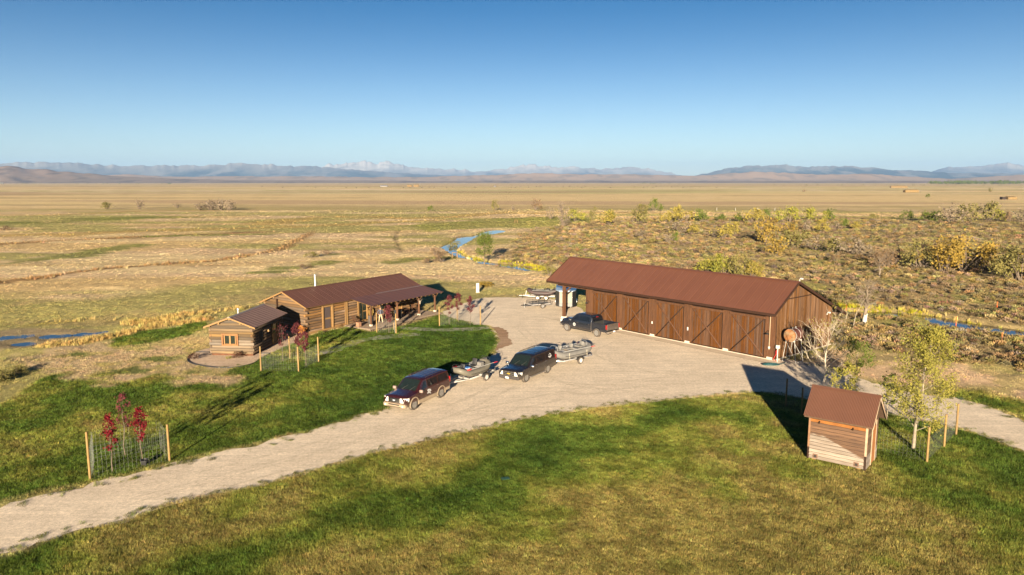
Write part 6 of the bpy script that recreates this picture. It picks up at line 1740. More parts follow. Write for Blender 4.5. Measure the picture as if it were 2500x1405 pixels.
def raft(label, loc, heading, L=4.3, wdt=1.85, tr=.25, fabric=PVC1, style=0, blade=REDP):
    """inflatable fishing raft: a ring tube with upswept ends, floor, rowing frame, seats and oars; z=0 under the floor"""
    r = thing('fishing_raft', label, 'raft', loc, heading)
    hl, hwid = L / 2 - tr, wdt / 2 - tr
    pts, rad = [], []
    n = 44
    for i in range(n):
        t = 2 * PI * i / n
        c, s_ = math.cos(t), math.sin(t)
        x = hl * (abs(c) ** .75) * (1 if c >= 0 else -1)
        y = hwid * (abs(s_) ** .55) * (1 if s_ >= 0 else -1)
        up = .42 * max(0, abs(x) / hl - .45) ** 1.6 * 2.2
        pts.append((x, y, tr + up)); rad.append(tr * (1 - .12 * (abs(x) / hl) ** 4))
    MB().tube(pts, rad, 12, closed=True).build('side_tube', fabric, r, 60)
    m = MB(); vs = []
    for x in np.linspace(-hl, hl, 14):
        y = hwid * (1 - (abs(x) / hl) ** 3.2) ** .6 if abs(x) < hl else .02
        up = .42 * max(0, abs(x) / hl - .45) ** 1.6 * 2.2
        vs += [(x, -y, .10 + up * .8), (x, y, .10 + up * .8), (x, -y, .02 + up * .8), (x, y, .02 + up * .8)]
    fs = []
    for i in range(13):
        b = i * 4
        fs += [(b, b + 4, b + 5, b + 1), (b + 2, b + 3, b + 7, b + 6)]
    m.add(vs, fs).build('floor', RUBB if style else pm('grey_floor', (.12, .12, .115), (.1, .1, .1), .7), r)
    for x in (-1.15, 1.15):
        m = MB().tube([(x, -hwid, tr + .02), (x, hwid, tr + .02)], tr * .75, 10).build('thwart', fabric, r, 60)
    # strakes along the tubes
    for sd_ in (1, -1):
        MB().tube([(x, sd_ * (wdt / 2 + .004), tr * .95 + .42 * max(0, abs(x) / hl - .45) ** 1.6 * 2.2) for x in np.linspace(-hl * .62, hl * .62, 9)], .022, 6).build('rub_strake', RUBB, r, 60)
    # frame
    zt = 2 * tr + .04
    fm = MB()
    for sd_ in (1, -1):
        fm.tube([(-1.35, sd_ * (hwid), zt), (1.35, sd_ * (hwid), zt)], .024, 6)
    for x in (-1.35, -.45, .35, 1.35):
        fm.tube([(x, -hwid, zt), (x, hwid, zt)], .024, 6)
    fm.build('rowing_frame', ALU if style != 2 else BLACK, r, 60)
    def seat(x, mat, back=-1, hb=.34):
        s = bx('seat', r, (x - .22, x + .22), (-.24, .24), (zt + .02, zt + .10), mat, .03)
        b = MB().box(-.035, .035, -.23, .23, 0, hb, .03).build('seat_back', mat, s, 50, loc=(back * .22, 0, .03), rot=(0, back * .22, 0))
        beam('seat_post', s, (0, 0, -.04), (0, 0, -.12), .08, .08, BLACK, 8)
    if style == 0:
        seat(1.35, SEATG); seat(.0, TANC if False else SEATG); seat(-1.35, SEATG)
        bx('cooler', r, (.45, .95), (-.32, .32), (.16, .55), WHITE, .03)
        bx('dry_box', r, (-1.0, -.55), (-.40, .40), (.16, .62), SEATG, .02)
        bx('frame_tray', r, (-.35, .25), (-.5, .5), (zt - .2, zt - .16), TANC)
    elif style == 1:
        seat(1.30, RUBB); seat(-.15, RUBB, -1, .5); seat(-1.45, RUBB)
        bx('cooler', r, (.55, 1.0), (-.15, .35), (.2, .62), WHITE, .03)
        bx('cooler_lid', r, (.53, 1.02), (-.17, .37), (.622, .68), BLUEP, .02)
        bx('dry_box', r, (-1.05, -.6), (-.45, .45), (.2, .80), SEATG, .03)
        bx('gear_bag', r, (.85, 1.25), (-.5, -.15), (.2, .72), SEATG, .06)
    else:
        seat(1.2, RUBB); seat(-.1, RUBB); seat(-1.3, RUBB)
        bx('dry_box', r, (-1.0, -.5), (-.45, .45), (.2, .78), RUBB, .03)
    # lean bars
    for x in ((1.75, -1.8) if style < 2 else (-1.7,)):
        MB().tube([(x, -.42, zt - .05), (x, -.42, zt + .38), (x, -.25, zt + .5), (x, .25, zt + .5), (x, .42, zt + .38), (x, .42, zt - .05)], .022, 6).build('lean_bar', ALU if style == 0 else BLACK, r, 60)
    # oars laid along the tubes
    for sd_ in (1, -1):
        o = MB().tube([(-1.9, sd_ * (hwid + .12), zt + .05), (1.25, sd_ * (hwid + .06), zt + .06)], .022, 6).build('oar', pm('oar_shaft', (.30, .30, .29), (.25, .25, .25), .5), r, 60)
        bx('oar_blade', o, (-2.35, -1.88), (sd_ * (hwid + .12) - .09, sd_ * (hwid + .12) + .09), (zt + .035, zt + .06), blade, .01)
        if style == 1:
            bx('oar_grip', o, (.9, 1.3), (sd_ * (hwid + .065) - .06, sd_ * (hwid + .065) + .06), (zt + .03, zt + .12), blade, .02)
    if style == 0:
        for x in (-1.2, .9):
            for sd_ in (1, -1):
                beam('tie_strap', r, (x, sd_ * (wdt / 2 + .012), .02), (x, sd_ * (wdt / 2 - .02), 2 * tr - .05), .03, .01, pm('pale_strap', (.5, .46, .36), (.45, .4, .3), .8))
    return r

def dirv(h): return Vector((math.cos(h), math.sin(h), 0))
# behind the maroon SUV
hit = Vector((-6.74, 50.94, 0)) + dirv(math.radians(-118.3)) * (xr1 - .2)
ax1 = Vector((-2.75, 57.15, 0))
h1 = math.atan2(hit.y - ax1.y, hit.x - ax1.x)
trailer('boat trailer hitched behind the maroon SUV under the olive-grey raft', (ax1.x, ax1.y), h1, (hit - ax1).length - .1, frame=pm('white_frame', (.32, .31, .29), (.27, .26, .24), .5))
p = ax1 + dirv(h1) * .75
raft('olive-grey raft with black seats and red oar blades on its trailer', (p.x, p.y, .64), h1, 4.0, 1.8, .25, PVC2, 1)
# behind the black SUV
hit = Vector((1.19, 58.02, 0)) + dirv(math.radians(-123.0)) * (xr2 - .2)
ax2 = Vector((5.30, 62.75, 0))
h2 = math.atan2(hit.y - ax2.y, hit.x - ax2.x)
trailer('boat trailer hitched behind the black SUV under the grey raft', (ax2.x, ax2.y), h2, (hit - ax2).length - .1, bed=(-1.7, 1.8))
p = ax2 + dirv(h2) * .55
raft('grey raft with tan and white fittings behind the black SUV', (p.x, p.y, .64), h2, 5.0, 2.05, .30, PVC1, 0)
# by the far edge of the yard
h3 = math.radians(172)
trailer('boat trailer under the black raft at the far edge of the yard', (4.1, 97.4), h3, 3.2, bed=(-1.6, 1.7), frame=pm('pale_frame', (.4, .39, .37), (.35, .34, .32), .5), axles=(-.5, .6))
raft('black raft on a trailer at the far edge of the gravel yard', (4.0, 97.4, .66), h3, 4.1, 1.85, .25, PVC3, 2, RUBB)

# open utility trailer
hu = math.radians(205)
u = thing('utility_trailer', 'small open utility trailer with rail sides left of the black enclosed trailer', 'trailer', (3.3, 90.9, .016), hu)
bx('bed', u, (-1.3, 1.3), (-.75, .75), (.45, .52), pm('grey_boards', (.33, .31, .29), (.25, .23, .22), .85))
for sd_ in (1, -1):
    for z in (.70, .92):
        beam('side_rail', u, (-1.3, sd_ * .75, z), (1.3, sd_ * .75, z), .04, .04, BLACK)
    for x in (-1.28, -.43, .43, 1.28):
        beam('rail_post', u, (x, sd_ * .75, .5), (x, sd_ * .75, .93), .04, .04, BLACK)
    wheel(u, -.1, sd_ * .88, .30, .18, sd_, STEEL, 5)
    bx('fender', u, (-.5, .3), tuple(sorted((sd_ * .78, sd_ * 1.0))), (.63, .66), BLACK)
    beam('tongue_rail', u, (1.3, sd_ * .5, .45), (2.2, sd_ * .04, .45), .06, .08, BLACK)
for z in (.70, .92):
    beam('end_rail', u, (1.3, -.75, z), (1.3, .75, z), .04, .04, BLACK)
bx('coupler', u, (2.15, 2.4), (-.06, .06), (.40, .50), BLACK, .02)
beam('jack_post', u, (1.95, .0, .08), (1.95, .0, .75), .06, .06, STEEL, 8)
beam('axle', u, (-.1, -.8, .3), (-.1, .8, .3), .07, .07, BLACK)

# enclosed trailer with a V nose, parked under the open bay
he = math.radians(265)
e = thing('enclosed_trailer', 'black enclosed trailer with pale front panel seen past the barn corner post', 'trailer', (6.77, 91.6, .016), he)
BT = pm('black_trailer_skin', (.014, .014, .015), (.02, .02, .02), .3, spec=.6)
poly = [(-2.3, -1.25), (2.25, -1.25), (3.15, -.80), (3.15, .80), (2.25, 1.25), (-2.3, 1.25)]
MB().prism(poly, .50, 2.35).build('box', BT, e)
MB().prism([(x * 1.005, y * 1.015) for x, y in poly], 2.35, 2.44).build('roof', pm('trailer_roof_sky_tint', (.30, .36, .44), (.28, .34, .42), .25, spec=.6), e, 30)  # blue of the reflected sky is put into the roof's base colour
ivory = pm('ivory_panel', (.216, .191, .151), (.158, .140, .112), .5, scale=1.5)
bx('nose_panel', e, (3.15, 3.165), (-.74, .74), (.98, 2.28), ivory)
bx('stone_guard', e, (3.15, 3.168), (-.76, .76), (.55, .96), pm('stone_guard', (.10, .10, .10), (.08, .08, .08), .4, metal=.5))
bx('panel_lettering', e, (3.166, 3.170), (-.50, -.05), (2.10, 2.17), BT)
bx('side_door', e, (.6, 1.5), (1.25, 1.265), (.6, 2.2), BT)
bx('side_door', e, (.6, 1.5), (-1.265, -1.25), (.6, 2.2), BT)
bx('fender', e, (-1.4, .5), (1.25, 1.36), (.62, .82), ALU, .02)
bx('fender', e, (-1.4, .5), (-1.36, -1.25), (.62, .82), ALU, .02)
for sd_ in (1, -1):
    for x in (-.85, -.05):
        wheel(e, x, sd_ * 1.13, .33, .2, sd_, STEEL, 5)
for sd_ in (1, -1):
    beam('tongue_rail', e, (2.4, sd_ * .75, .46), (4.1, sd_ * .05, .46), .07, .10, BLACK)
bx('coupler', e, (4.05, 4.3), (-.06, .06), (.42, .53), STEEL, .02)
beam('jack_post', e, (3.8, 0, .02), (3.8, 0, .85), .07, .07, STEEL, 8)
bx('jack_pad', e, (3.6, 4.0), (-.2, .2), (-.05, .03), YWOOD)
bx('step_plate', e, (2.75, 2.95), (.35, .65), (.38, .47), WHITE, .03)
bx('roof_vent', e, (-.2, .2), (-.2, .2), (2.44, 2.52), BLACK, .02)

# fuel tank on a pipe stand
ht = math.atan2(.55, .84) 
tk = thing('fuel_tank', 'rusty fuel tank on a tall pipe stand at the barn corner', 'tank', (24.45, 63.05, 0), math.radians(41))
rust = pm('rusty_end', (0.2160, 0.0900, 0.0324), (0.1728, 0.1152, 0.0648), .75, scale=2.6, lo=.42, hi=.60, bump=.2)
maroon = pm('faded_maroon_tank', (0.0792, 0.0274, 0.0216), (0.1080, 0.0432, 0.0324), .6, scale=3)
zc, Rk = 2.38, .56
M_ = Matrix.Translation((0, 0, zc))
MB().lathe([(Rk, -.72), (Rk, .72)], 30, M_, 'x').build('tank_shell', maroon, tk, 40)
MB().lathe([(0, -.80), (Rk * .55, -.785), (Rk * .9, -.75), (Rk * .995, -.72)], 30, M_, 'x').build('tank_end', rust, tk, 60)
MB().lathe([(Rk * .995, .72), (Rk * .9, .75), (Rk * .55, .785), (0, .80)], 30, M_, 'x').build('tank_end', rust, tk, 60)
for x in (-.62, .12):
    MB().lathe([(Rk, x - .03), (Rk + .014, x - .03), (Rk + .014, x + .03), (Rk, x + .03)], 30, M_, 'x').build('tank_band', WHITE, tk, 40)
MB().lathe([(0, 0), (.05, 0), (.05, .10), (.07, .10), (.07, .14), (0, .14)], 10, Matrix.Translation((.25, 0, zc + Rk - .01))).build('filler_cap', STEEL, tk, 40)
MB().lathe([(0, 0), (.025, 0), (.025, .14), (0, .14)], 8, Matrix.Translation((-.3, 0, zc + Rk - .01))).build('vent', STEEL, tk, 40)
GALV = pm('grey_stand_pipe', (.34, .33, .31), (.26, .25, .23), .5, metal=.3, scale=3)
for x in (-.55, .55):
    for y in (-1, 1):
        beam('stand_leg', tk, (x * 1.12, y * .62, 0), (x, y * .38, zc - .42), .055, .055, GALV, 8)
    beam('cradle', tk, (x, -.45, zc - Rk + .06), (x, .45, zc - Rk + .06), .06, .08, GALV)
    beam('cross_brace', tk, (x * 1.1, -.60, .25), (x, .40, zc - .6), .03, .03, GALV, 6)
for y in (-1, 1):
    beam('base_rail', tk, (-.66, y * .62, .05), (.66, y * .62, .05), .05, .05, WHITE)
beam('ladder_pipe', tk, (.72, -.35, .0), (.72, -.35, 1.95), .06, .06, pm('peeling_white_pipe', (.45, .40, .33), (.25, .18, .12), .8, scale=8), 8)
MB().tube([(-.78, .0, zc - .35), (-.95, .05, 1.6), (-.9, .1, .6), (-.8, .15, .1)], .02, 6).build('fuel_hose', RUBB, tk, 60)
px = thing('pump_box', 'white box on a post with a red hose handle beside the fuel tank', 'pump box', (23.0, 62.75, 0), math.radians(41))
beam('post', px, (0, 0, 0), (0, 0, 1.25), .07, .07, WHITE)
bx('box', px, (-.12, .12), (-.14, .14), (1.20, 1.50), WHITE, .02)
bx('handle', px, (-.06, .04), (.05, .15), (.72, 1.0), REDP, .02)
MB().tube([(0, .1, .75), (.05, .3, .4), (-.05, .35, .12), (0, .1, .06)], .018, 6).build('hose', REDP, px, 60)
hs_ = thing('garden_hose', 'dark coiled hose lying on the gravel by the barn corner', 'hose', (22.05, 61.55, .02), 0)
pts = []
for i in range(70):
    an = i * .5; rr = .42 + .09 * math.sin(i * .37)
    pts.append((rr * 1.5 * math.cos(an), rr * .8 * math.sin(an), .04 + .004 * (i % 25)))
pts += [(.9, .3, .04), (1.3, .6, .03), (1.6, 1.0, .03)]
MB().tube(pts, .026, 6).build('coil', pm('hose_green', (.012, .05, .055), (.01, .04, .045), .5), hs_, 60)
MB().lathe([(.0, 0), (.03, 0), (.03, .12), (0, .12)], 8, Matrix.Translation((1.6, 1.0, .03)), 'x').build('nozzle', STEEL, hs_)
# ------------------------------------------------------------------ bushes and trees
LEAF = dict(
    gold=leafm('leaf_gold', (.32, .215, .045), (.19, .145, .042)), yellow=leafm('leaf_yellow', (.31, .245, .055), (.19, .165, .045)),
    yellowgreen=leafm('leaf_yellowgreen', (0.297, 0.270, 0.047), (0.155, 0.169, 0.041)), green=leafm('leaf_green', (0.128, 0.155, 0.030), (0.074, 0.097, 0.024)),
    olive=leafm('leaf_olive', (0.209, 0.182, 0.061), (0.128, 0.119, 0.046)), grey=leafm('twig_grey', (0.203, 0.162, 0.115), (0.115, 0.095, 0.070), .15),
    brown=leafm('twig_brown', (0.182, 0.121, 0.068), (0.101, 0.070, 0.043), .15), red=leafm('leaf_red', (0.170, 0.016, 0.022), (0.085, 0.010, 0.016)),
    plum=leafm('leaf_plum', (0.130, 0.036, 0.040), (0.070, 0.022, 0.026)), aspen=leafm('leaf_aspen', (.27, .235, .05), (.165, .165, .04)),
    rust=leafm('leaf_rust', (0.380, 0.165, 0.045), (0.240, 0.100, 0.030)), sprig=leafm('leaf_sprig', (0.090, 0.050, 0.032), (0.060, 0.030, 0.020)))
BARKM = pm('grey_bark', (.13, .10, .075), (.085, .066, .05), .9, scale=6)
PALEB = pm('pale_aspen_bark', (0.2160, 0.1836, 0.1368), (0.1440, 0.1188, 0.0864), .85, scale=5)
WHITEB = pm('bleached_wood', (0.2160, 0.1872, 0.1512), (0.1584, 0.1332, 0.1008), .85, scale=5)

def leaf_quads(m, centres, n, size, rr, spread, up=.2):
    for i in range(n):
        c, k = rr.choice(centres)
        d = Vector((rr.gauss(0, 1), rr.gauss(0, 1), rr.gauss(0, 1)))
        p = Vector(c) + d * spread * k
        nrm = Vector((rr.gauss(0, 1), rr.gauss(0, 1), rr.gauss(up, 1))).normalized()
        u = nrm.orthogonal().normalized(); u.rotate(Matrix.Rotation(rr.uniform(0, 6.28), 3, nrm)); v = nrm.cross(u)
        s = size * rr.uniform(.6, 1.35)
        m.add([p - u * s * .5, p + v * s * .32, p + u * s * .5, p - v * s * .32], [(0, 1, 2, 3)])

def bush_meshes(kind, seed, n, leaf, stems=12):
    """unit bush: 1 wide, 1 high, uneven outline, stems from the base"""
    rr = random.Random(seed)
    bare = kind in ('grey', 'brown')
    cs = []; st = MB()
    lobes = [(rr.uniform(-.30, .30), rr.uniform(-.30, .30), rr.uniform(.62, 1.0)) for _ in range(7)]
    for i in range(46):
        lx, ly, lh = rr.choice(lobes)
        a = rr.uniform(0, 6.28); d = abs(rr.gauss(0, .13))
        x, y = lx + d * math.cos(a), ly + d * math.sin(a)
        z = lh * rr.uniform(.28, .95) * (1 - .5 * (x * x + y * y) / .25 * .5)
        cs.append(((x, y, max(.10, z)), rr.uniform(.6, 1.2)))
    for i in range(stems * (2 if bare else 1)):
        c = rr.choice(cs)[0]
        k = rr.uniform(.02, .12); a = rr.uniform(0, 6.28)
        b = Vector((k * math.cos(a), k * math.sin(a), -.03)); t = Vector(c) * 1.0; t.z *= rr.uniform(.95, 1.2 if bare else 1.05)
        mid = (b + t) / 2 + Vector((c[0] * .18, c[1] * .18, .08))
        st.tube([b, mid, t], [.012, .008, .003], 4, cap=False)
        if bare:
            for _ in range(4):
                q0 = mid.lerp(t, rr.uniform(0, .9)); q1 = q0 + Vector((rr.gauss(0, .12), rr.gauss(0, .12), rr.uniform(.05, .2)))
                st.tube([q0, q1], [.005, .002], 3, cap=False)
    m = MB(); leaf_quads(m, cs, n if not bare else int(n * .55), leaf, rr, .070)
    for i, v in enumerate(m.v):
        if v[2] < .01: m.v[i] = (v[0], v[1], .01)
    return m.mesh('foliage', LEAF[kind]), st.mesh('stem', BARKM)

BM = {}
def bush_parts(kind, big):
    key = (kind, big, rnd.randrange(3 if not big else 4))
    if key not in BM:
        BM[key] = bush_meshes(kind, hash((kind, key[2])) % 1000 if False else sum(map(ord, kind)) + key[2] * 7 + big, 1500 if big else 520, .055 if big else .085, 16 if big else 9)
    return BM[key]

COLW = dict(gold='golden', yellow='yellow', yellowgreen='yellow-green', green='green', olive='olive', grey='grey bare', brown='brown')
BUSH_LABELS = []
def place_word(i, b):
    return ''
# every bush its own sentence: look, size and where it stands
ZONES = [
    (lambda x, y: y > 700, 'far out on the hay plain'),
    (lambda x, y: x < -60 and y > 330, 'along the far ditch at the left'),
    (lambda x, y: x < -28 and y < 75, 'at the left edge by the muddy pools'),
    (lambda x, y: y > 330 and x < 60, 'beyond the creek bend'),
    (lambda x, y: x < 2 and y < 260, 'between the log cabin and the creek'),
    (lambda x, y: 60 <= x <= 90 and y > 380, 'in the clump at the edge of the plain'),
    (lambda x, y: y > 240, 'in the long row edging the plain'),
    (lambda x, y: x < 10 and y < 140, 'by the left end of the barn roof'),
    (lambda x, y: y < 135 and x < 50, 'right behind the barn roof'),
    (lambda x, y: y < 150, 'in the sagebrush at the right edge'),
    (lambda x, y: True, 'in the sagebrush behind the barn')]
buckets = {}
for i, (x, y, w, h, k) in enumerate(BUSHES):
    z = [t for f, t in ZONES if f(x, y)][0]
    buckets.setdefault((z, k), []).append(i)
ORD = ['first', 'second', 'third', 'fourth', 'fifth', 'sixth', 'seventh', 'eighth', 'ninth', 'tenth', 'eleventh', 'twelfth']
blab = {}
for (z, k), ids in buckets.items():
    ids = sorted(ids, key=lambda i: BUSHES[i][0] / BUSHES[i][1])
    for j, i in enumerate(ids):
        if len(ids) == 1: t = f'the only {COLW[k]} bush {z}'
        elif j == 0: t = f'leftmost {COLW[k]} bush {z}'
        elif j == len(ids) - 1: t = f'rightmost {COLW[k]} bush {z}'
        else: t = f'{ORD[j]} {COLW[k]} bush from the left {z}'
        blab[i] = t
for i, (x, y, w, h, k) in enumerate(BUSHES):
    big = y < 150
    f, s_ = bush_parts(k, big)
    z = float(height(np.array([x]), np.array([y]))[0])
    o = thing('willow_bush', blab[i], 'bush', (x, y, z - .05), rnd.uniform(0, 6.28), 'willow bushes on the flats')
    w2 = w * 1.4; h2 = h * 1.5
    o.scale = (w2, w2 * rnd.uniform(.8, 1.1), h2)
    ob('foliage', f, o); ob('stem', s_, o)

def branch_tree(rr, h, spread, levels, base_r, lean=0.0, first=.18, nb=12, upc=.9, droop=0.0, twig=3):
    """trunk with side limbs; returns the wood and the tips where leaves sit"""
    m = MB(); tips = []
    k = 7
    tr = [Vector((lean * (i / (k - 1)) ** 1.5 * h + rr.gauss(0, .012) * h * (i > 0), rr.gauss(0, .012) * h * (i > 0), h * i / (k - 1) - (.1 if i == 0 else 0))) for i in range(k)]
    m.tube(tr, [base_r * (1 - .86 * i / (k - 1)) for i in range(k)], 7)
    def along(t):
        f = t * (k - 1); i = min(int(f), k - 2); return tr[i].lerp(tr[i + 1], f - i)
    def limb(p, d, L, r, lv):
        q1 = p + d * L * .5 + Vector((0, 0, L * .05)); q2 = p + d * L + Vector((rr.gauss(0, .06), rr.gauss(0, .06), .12 * upc)) * L
        m.tube([p, q1, q2], [r, r * .65, r * .22], 5 if lv < 2 else 3, cap=False)
        tips.append((tuple(q2), 1.0)); tips.append((tuple(q1.lerp(q2, .5)), .8))
        if lv < levels:
            for _ in range(twig):
                t = rr.uniform(.25, .95)
                b = p.lerp(q1, t * 2) if t < .5 else q1.lerp(q2, t * 2 - 1)
                dd = (d + Vector((rr.gauss(0, .55), rr.gauss(0, .55), rr.gauss(.15 * upc, .35)))).normalized()
                limb(b, dd, L * rr.uniform(.35, .6), r * .5, lv + 1)
    for i in range(nb):
        t = first + (1 - first) * (i + rr.random() * .8) / nb
        p = along(min(t, .98)); a = i * 2.4 + rr.uniform(-.4, .4)
        prof = math.sin(PI * min(1, (t - first) / (1 - first) * .85 + .18)) ** .8
        L = spread * (.35 + .75 * prof) * rr.uniform(.75, 1.15)
        d = Vector((math.cos(a), math.sin(a), upc * rr.uniform(.5, 1.2))).normalized()
        limb(p, d, L, base_r * .27 * (1 - .6 * t), 1)
    tips.append((tuple(tr[-1]), 1.0))
    return m, tips

def tree(name, label, cat, loc, h, spread, seed, bark, leafs, nleaf, lsize, base_r, group=None, lean=0., first=.18, nb=12, upc=.9, levels=2, clump=.12, thin=1.0, twig=3):
    rr = random.Random(seed)
    w, tips = branch_tree(rr, h, spread, levels, base_r, lean, first, nb, upc, 0, twig)
    t = thing(name, label, cat, loc, rr.uniform(0, 6.28) if not lean else 0, group)
    w.build('trunk', bark, t, 60)
    if nleaf:
        if thin < 1: tips = rr.sample(tips, max(3, int(len(tips) * thin)))
        c = MB(); leaf_quads(c, tips, nleaf, lsize, rr, clump)
        c.build('crown', LEAF[leafs], t)
    return t

# red-leaved saplings
RG = 'young red-leaved trees inside wire cages'
def sap(lab, loc, h, seed, kind='red', n=420, sp=.42, lean=.0):
    return tree('red_sapling', lab, 'tree', (*loc, 0), h, sp, seed, BARKM, kind, int(n * 1.9), .115, .028, RG, lean, .36, 9, 1.5, 2, .085)
sap('bright red sapling nearest the left post of the roadside cage', (-21.53, 38.16), 3.0, 1, 'red', 330, .40)
sap('bright red sapling with a black pot in the roadside cage', (-20.59, 39.52), 3.0, 2, 'red', 420, .42)
sap('thin brownish sapling standing behind the two red ones by the road', (-22.1, 40.6), 3.5, 3, 'plum', 200, .45)
sap('thin plum sapling at the back left of the cage by the small cabin', (-19.95, 63.0), 3.1, 4, 'plum', 110, .5)
sap('dense plum sapling in the middle of the cage by the small cabin', (-18.75, 63.2), 3.2, 5, 'plum', 620, .46)
sap('plum sapling at the right of the cage by the small cabin', (-17.55, 61.6), 2.75, 6, 'plum', 420, .46)
sap('dark red sapling in the small cage in front of the porch', (-12.75, 75.4), 2.7, 7, 'plum', 620, .42)
sap('left red sapling in the cage right of the porch', (-6.86, 79.81), 3.0, 8, 'plum', 420, .42)
sap('middle red sapling in the cage right of the porch', (-5.95, 81.25), 3.1, 9, 'plum', 460, .45)
sap('right red sapling in the cage right of the porch', (-4.56, 79.58), 3.0, 10, 'plum', 420, .42)

tree('aspen_tree', 'tall yellow-green aspen in the wire cage right of the shed', 'tree', (23.57, 41.76, 0), 6.8, 1.45, 21, PALEB, 'aspen', 13000, .105, .10, None, .085, .14, 30, .75, 3, .20, 1.0, 4)
tree('aspen_tree', 'mostly bare pale tree behind the shed near the tank', 'tree', (24.3, 56.2, 0), 4.4, 1.9, 22, pm('bare_pale_bark', (.36, .31, .24), (.28, .24, .18), .85, scale=5), 'aspen', 420, .10, .11, None, .03, .05, 26, 1.15, 3, .12, .12, 5)
tree('aspen_tree', 'short leafy aspen close behind the shed roof', 'tree', (22.6, 48.7, 0), 3.1, .95, 23, PALEB, 'aspen', 1500, .13, .05, None, 0, .15, 14, .8, 2, .12)
tree('aspen_tree', 'low green aspen right of the bare pale tree', 'tree', (27.0, 56.6, 0), 2.7, 1.3, 24, PALEB, 'green', 1600, .13, .05, None, 0, .12, 14, .8, 2, .14)
tree('aspen_tree', 'slim aspen sapling between the shed and the tall aspen', 'tree', (24.8, 47.3, 0), 2.9, .6, 25, PALEB, 'green', 600, .13, .04, None, 0, .2, 10, .9, 2, .10)
tree('dead_tree', 'dead grey tree with a white trunk on the creek bank', 'tree', (39.26, 81.25, 0), 4.4, 1.15, 26, pm('dead_twig_bark', (.17, .135, .10), (.12, .095, .07), .9, scale=5), 'grey', 2400, .075, .24, None, .05, .22, 26, 1.3, 3, .20, 1.0, 4)
tree('dead_tree', 'leaning bare tree in the sagebrush right of the barn ridge', 'tree', (60.28, 120.65, 0), 3.6, 1.5, 27, MATS['dead_twig_bark'], 'brown', 1200, .11, .16, None, -.05, .3, 18, 1.0, 3, .25, 1.0, 4)
stp = thing('bleached_stump', 'short white bleached stump at the foot of the dead grey tree', 'stump', (39.0, 80.7, -.05), 0)
MB().tube([(0, 0, -.1), (.02, 0, .4), (.10, .02, .95)], [.32, .24, .20], 9).build('trunk', pm('white_dead_wood', (.42, .38, .33), (.32, .28, .23), .85, scale=4), stp, 50)
MB().tube([(.05, 0, .7), (.35, .1, 1.05)], [.12, .06], 7).build('limb_stub', MATS['white_dead_wood'], stp, 50)
tree('creek_tree', 'round green tree on the bank of the creek bend', 'tree', (-5.35, 142.5, -.1), 5.2, 1.75, 28, BARKM, 'green', 3000, .21, .12, None, 0, .16, 22, .8, 2, .30)
tree('snag', 'slanting dead branch beside the barn far corner', 'dead branch', (36.6, 78.2, 0), 3.2, .5, 29, WHITEB, None, 0, .1, .05, None, .35, .4, 5, 1.0, 2)
for i, (x, y) in enumerate(((-38.5, 116.0), (-36.6, 121.0))):
    tree('snag', ['larger bare dead shrub left of the log cabin chimney', 'smaller bare dead shrub left of the log cabin chimney'][i], 'dead shrub', (x, y, 0), 2.6 - .8 * i, .9, 40 + i, BARKM, None, 0, .1, .03, 'dead shrubs on the meadow', 0, .1, 7, 1.2, 2)

# flower-bed shrubs, porch-side plant, orange clump
def clump(name, lab, loc, w, h, kind, seed, n=420, leaf=.09, cat='shrub'):
    f, s_ = bush_meshes(kind, seed, n, leaf, 10)
    o = thing(name, lab, cat, (*loc, -.02), 0)
    o.scale = (w, w, h)
    ob('foliage', f, o); ob('stem', s_, o)
clump('bed_shrub', 'brown dry shrub at the left corner of the small cabin bed', (-27.95, 63.7), 1.1, .75, 'sprig', 51)
clump('bed_shrub', 'reddish dry shrub at the right front corner of the small cabin', (-24.25, 64.35), 1.1, .8, 'sprig', 52)
clump('bed_plant', 'small green plant below the small cabin window', (-25.0, 63.9), .6, .35, 'yellowgreen', 53)
clump('orange_shrub', 'bright orange leafy shrub at the near corner of the log cabin', (-21.35, 73.7), 1.0, 1.35, 'rust', 54, 500, .13)
clump('grass_clump', 'round golden grass clump behind the utility post', (-4.1, 109.5), 2.9, .95, 'gold', 55, 1100, .08, 'grass clump')
clump('corner_plant', 'dark green plants against the log cabin sill', (-19.6, 74.6), .8, .5, 'green', 56)
clump('corner_plant', 'dark green plant at the left end of the porch', (-16.9, 76.1), .9, .45, 'green', 57)

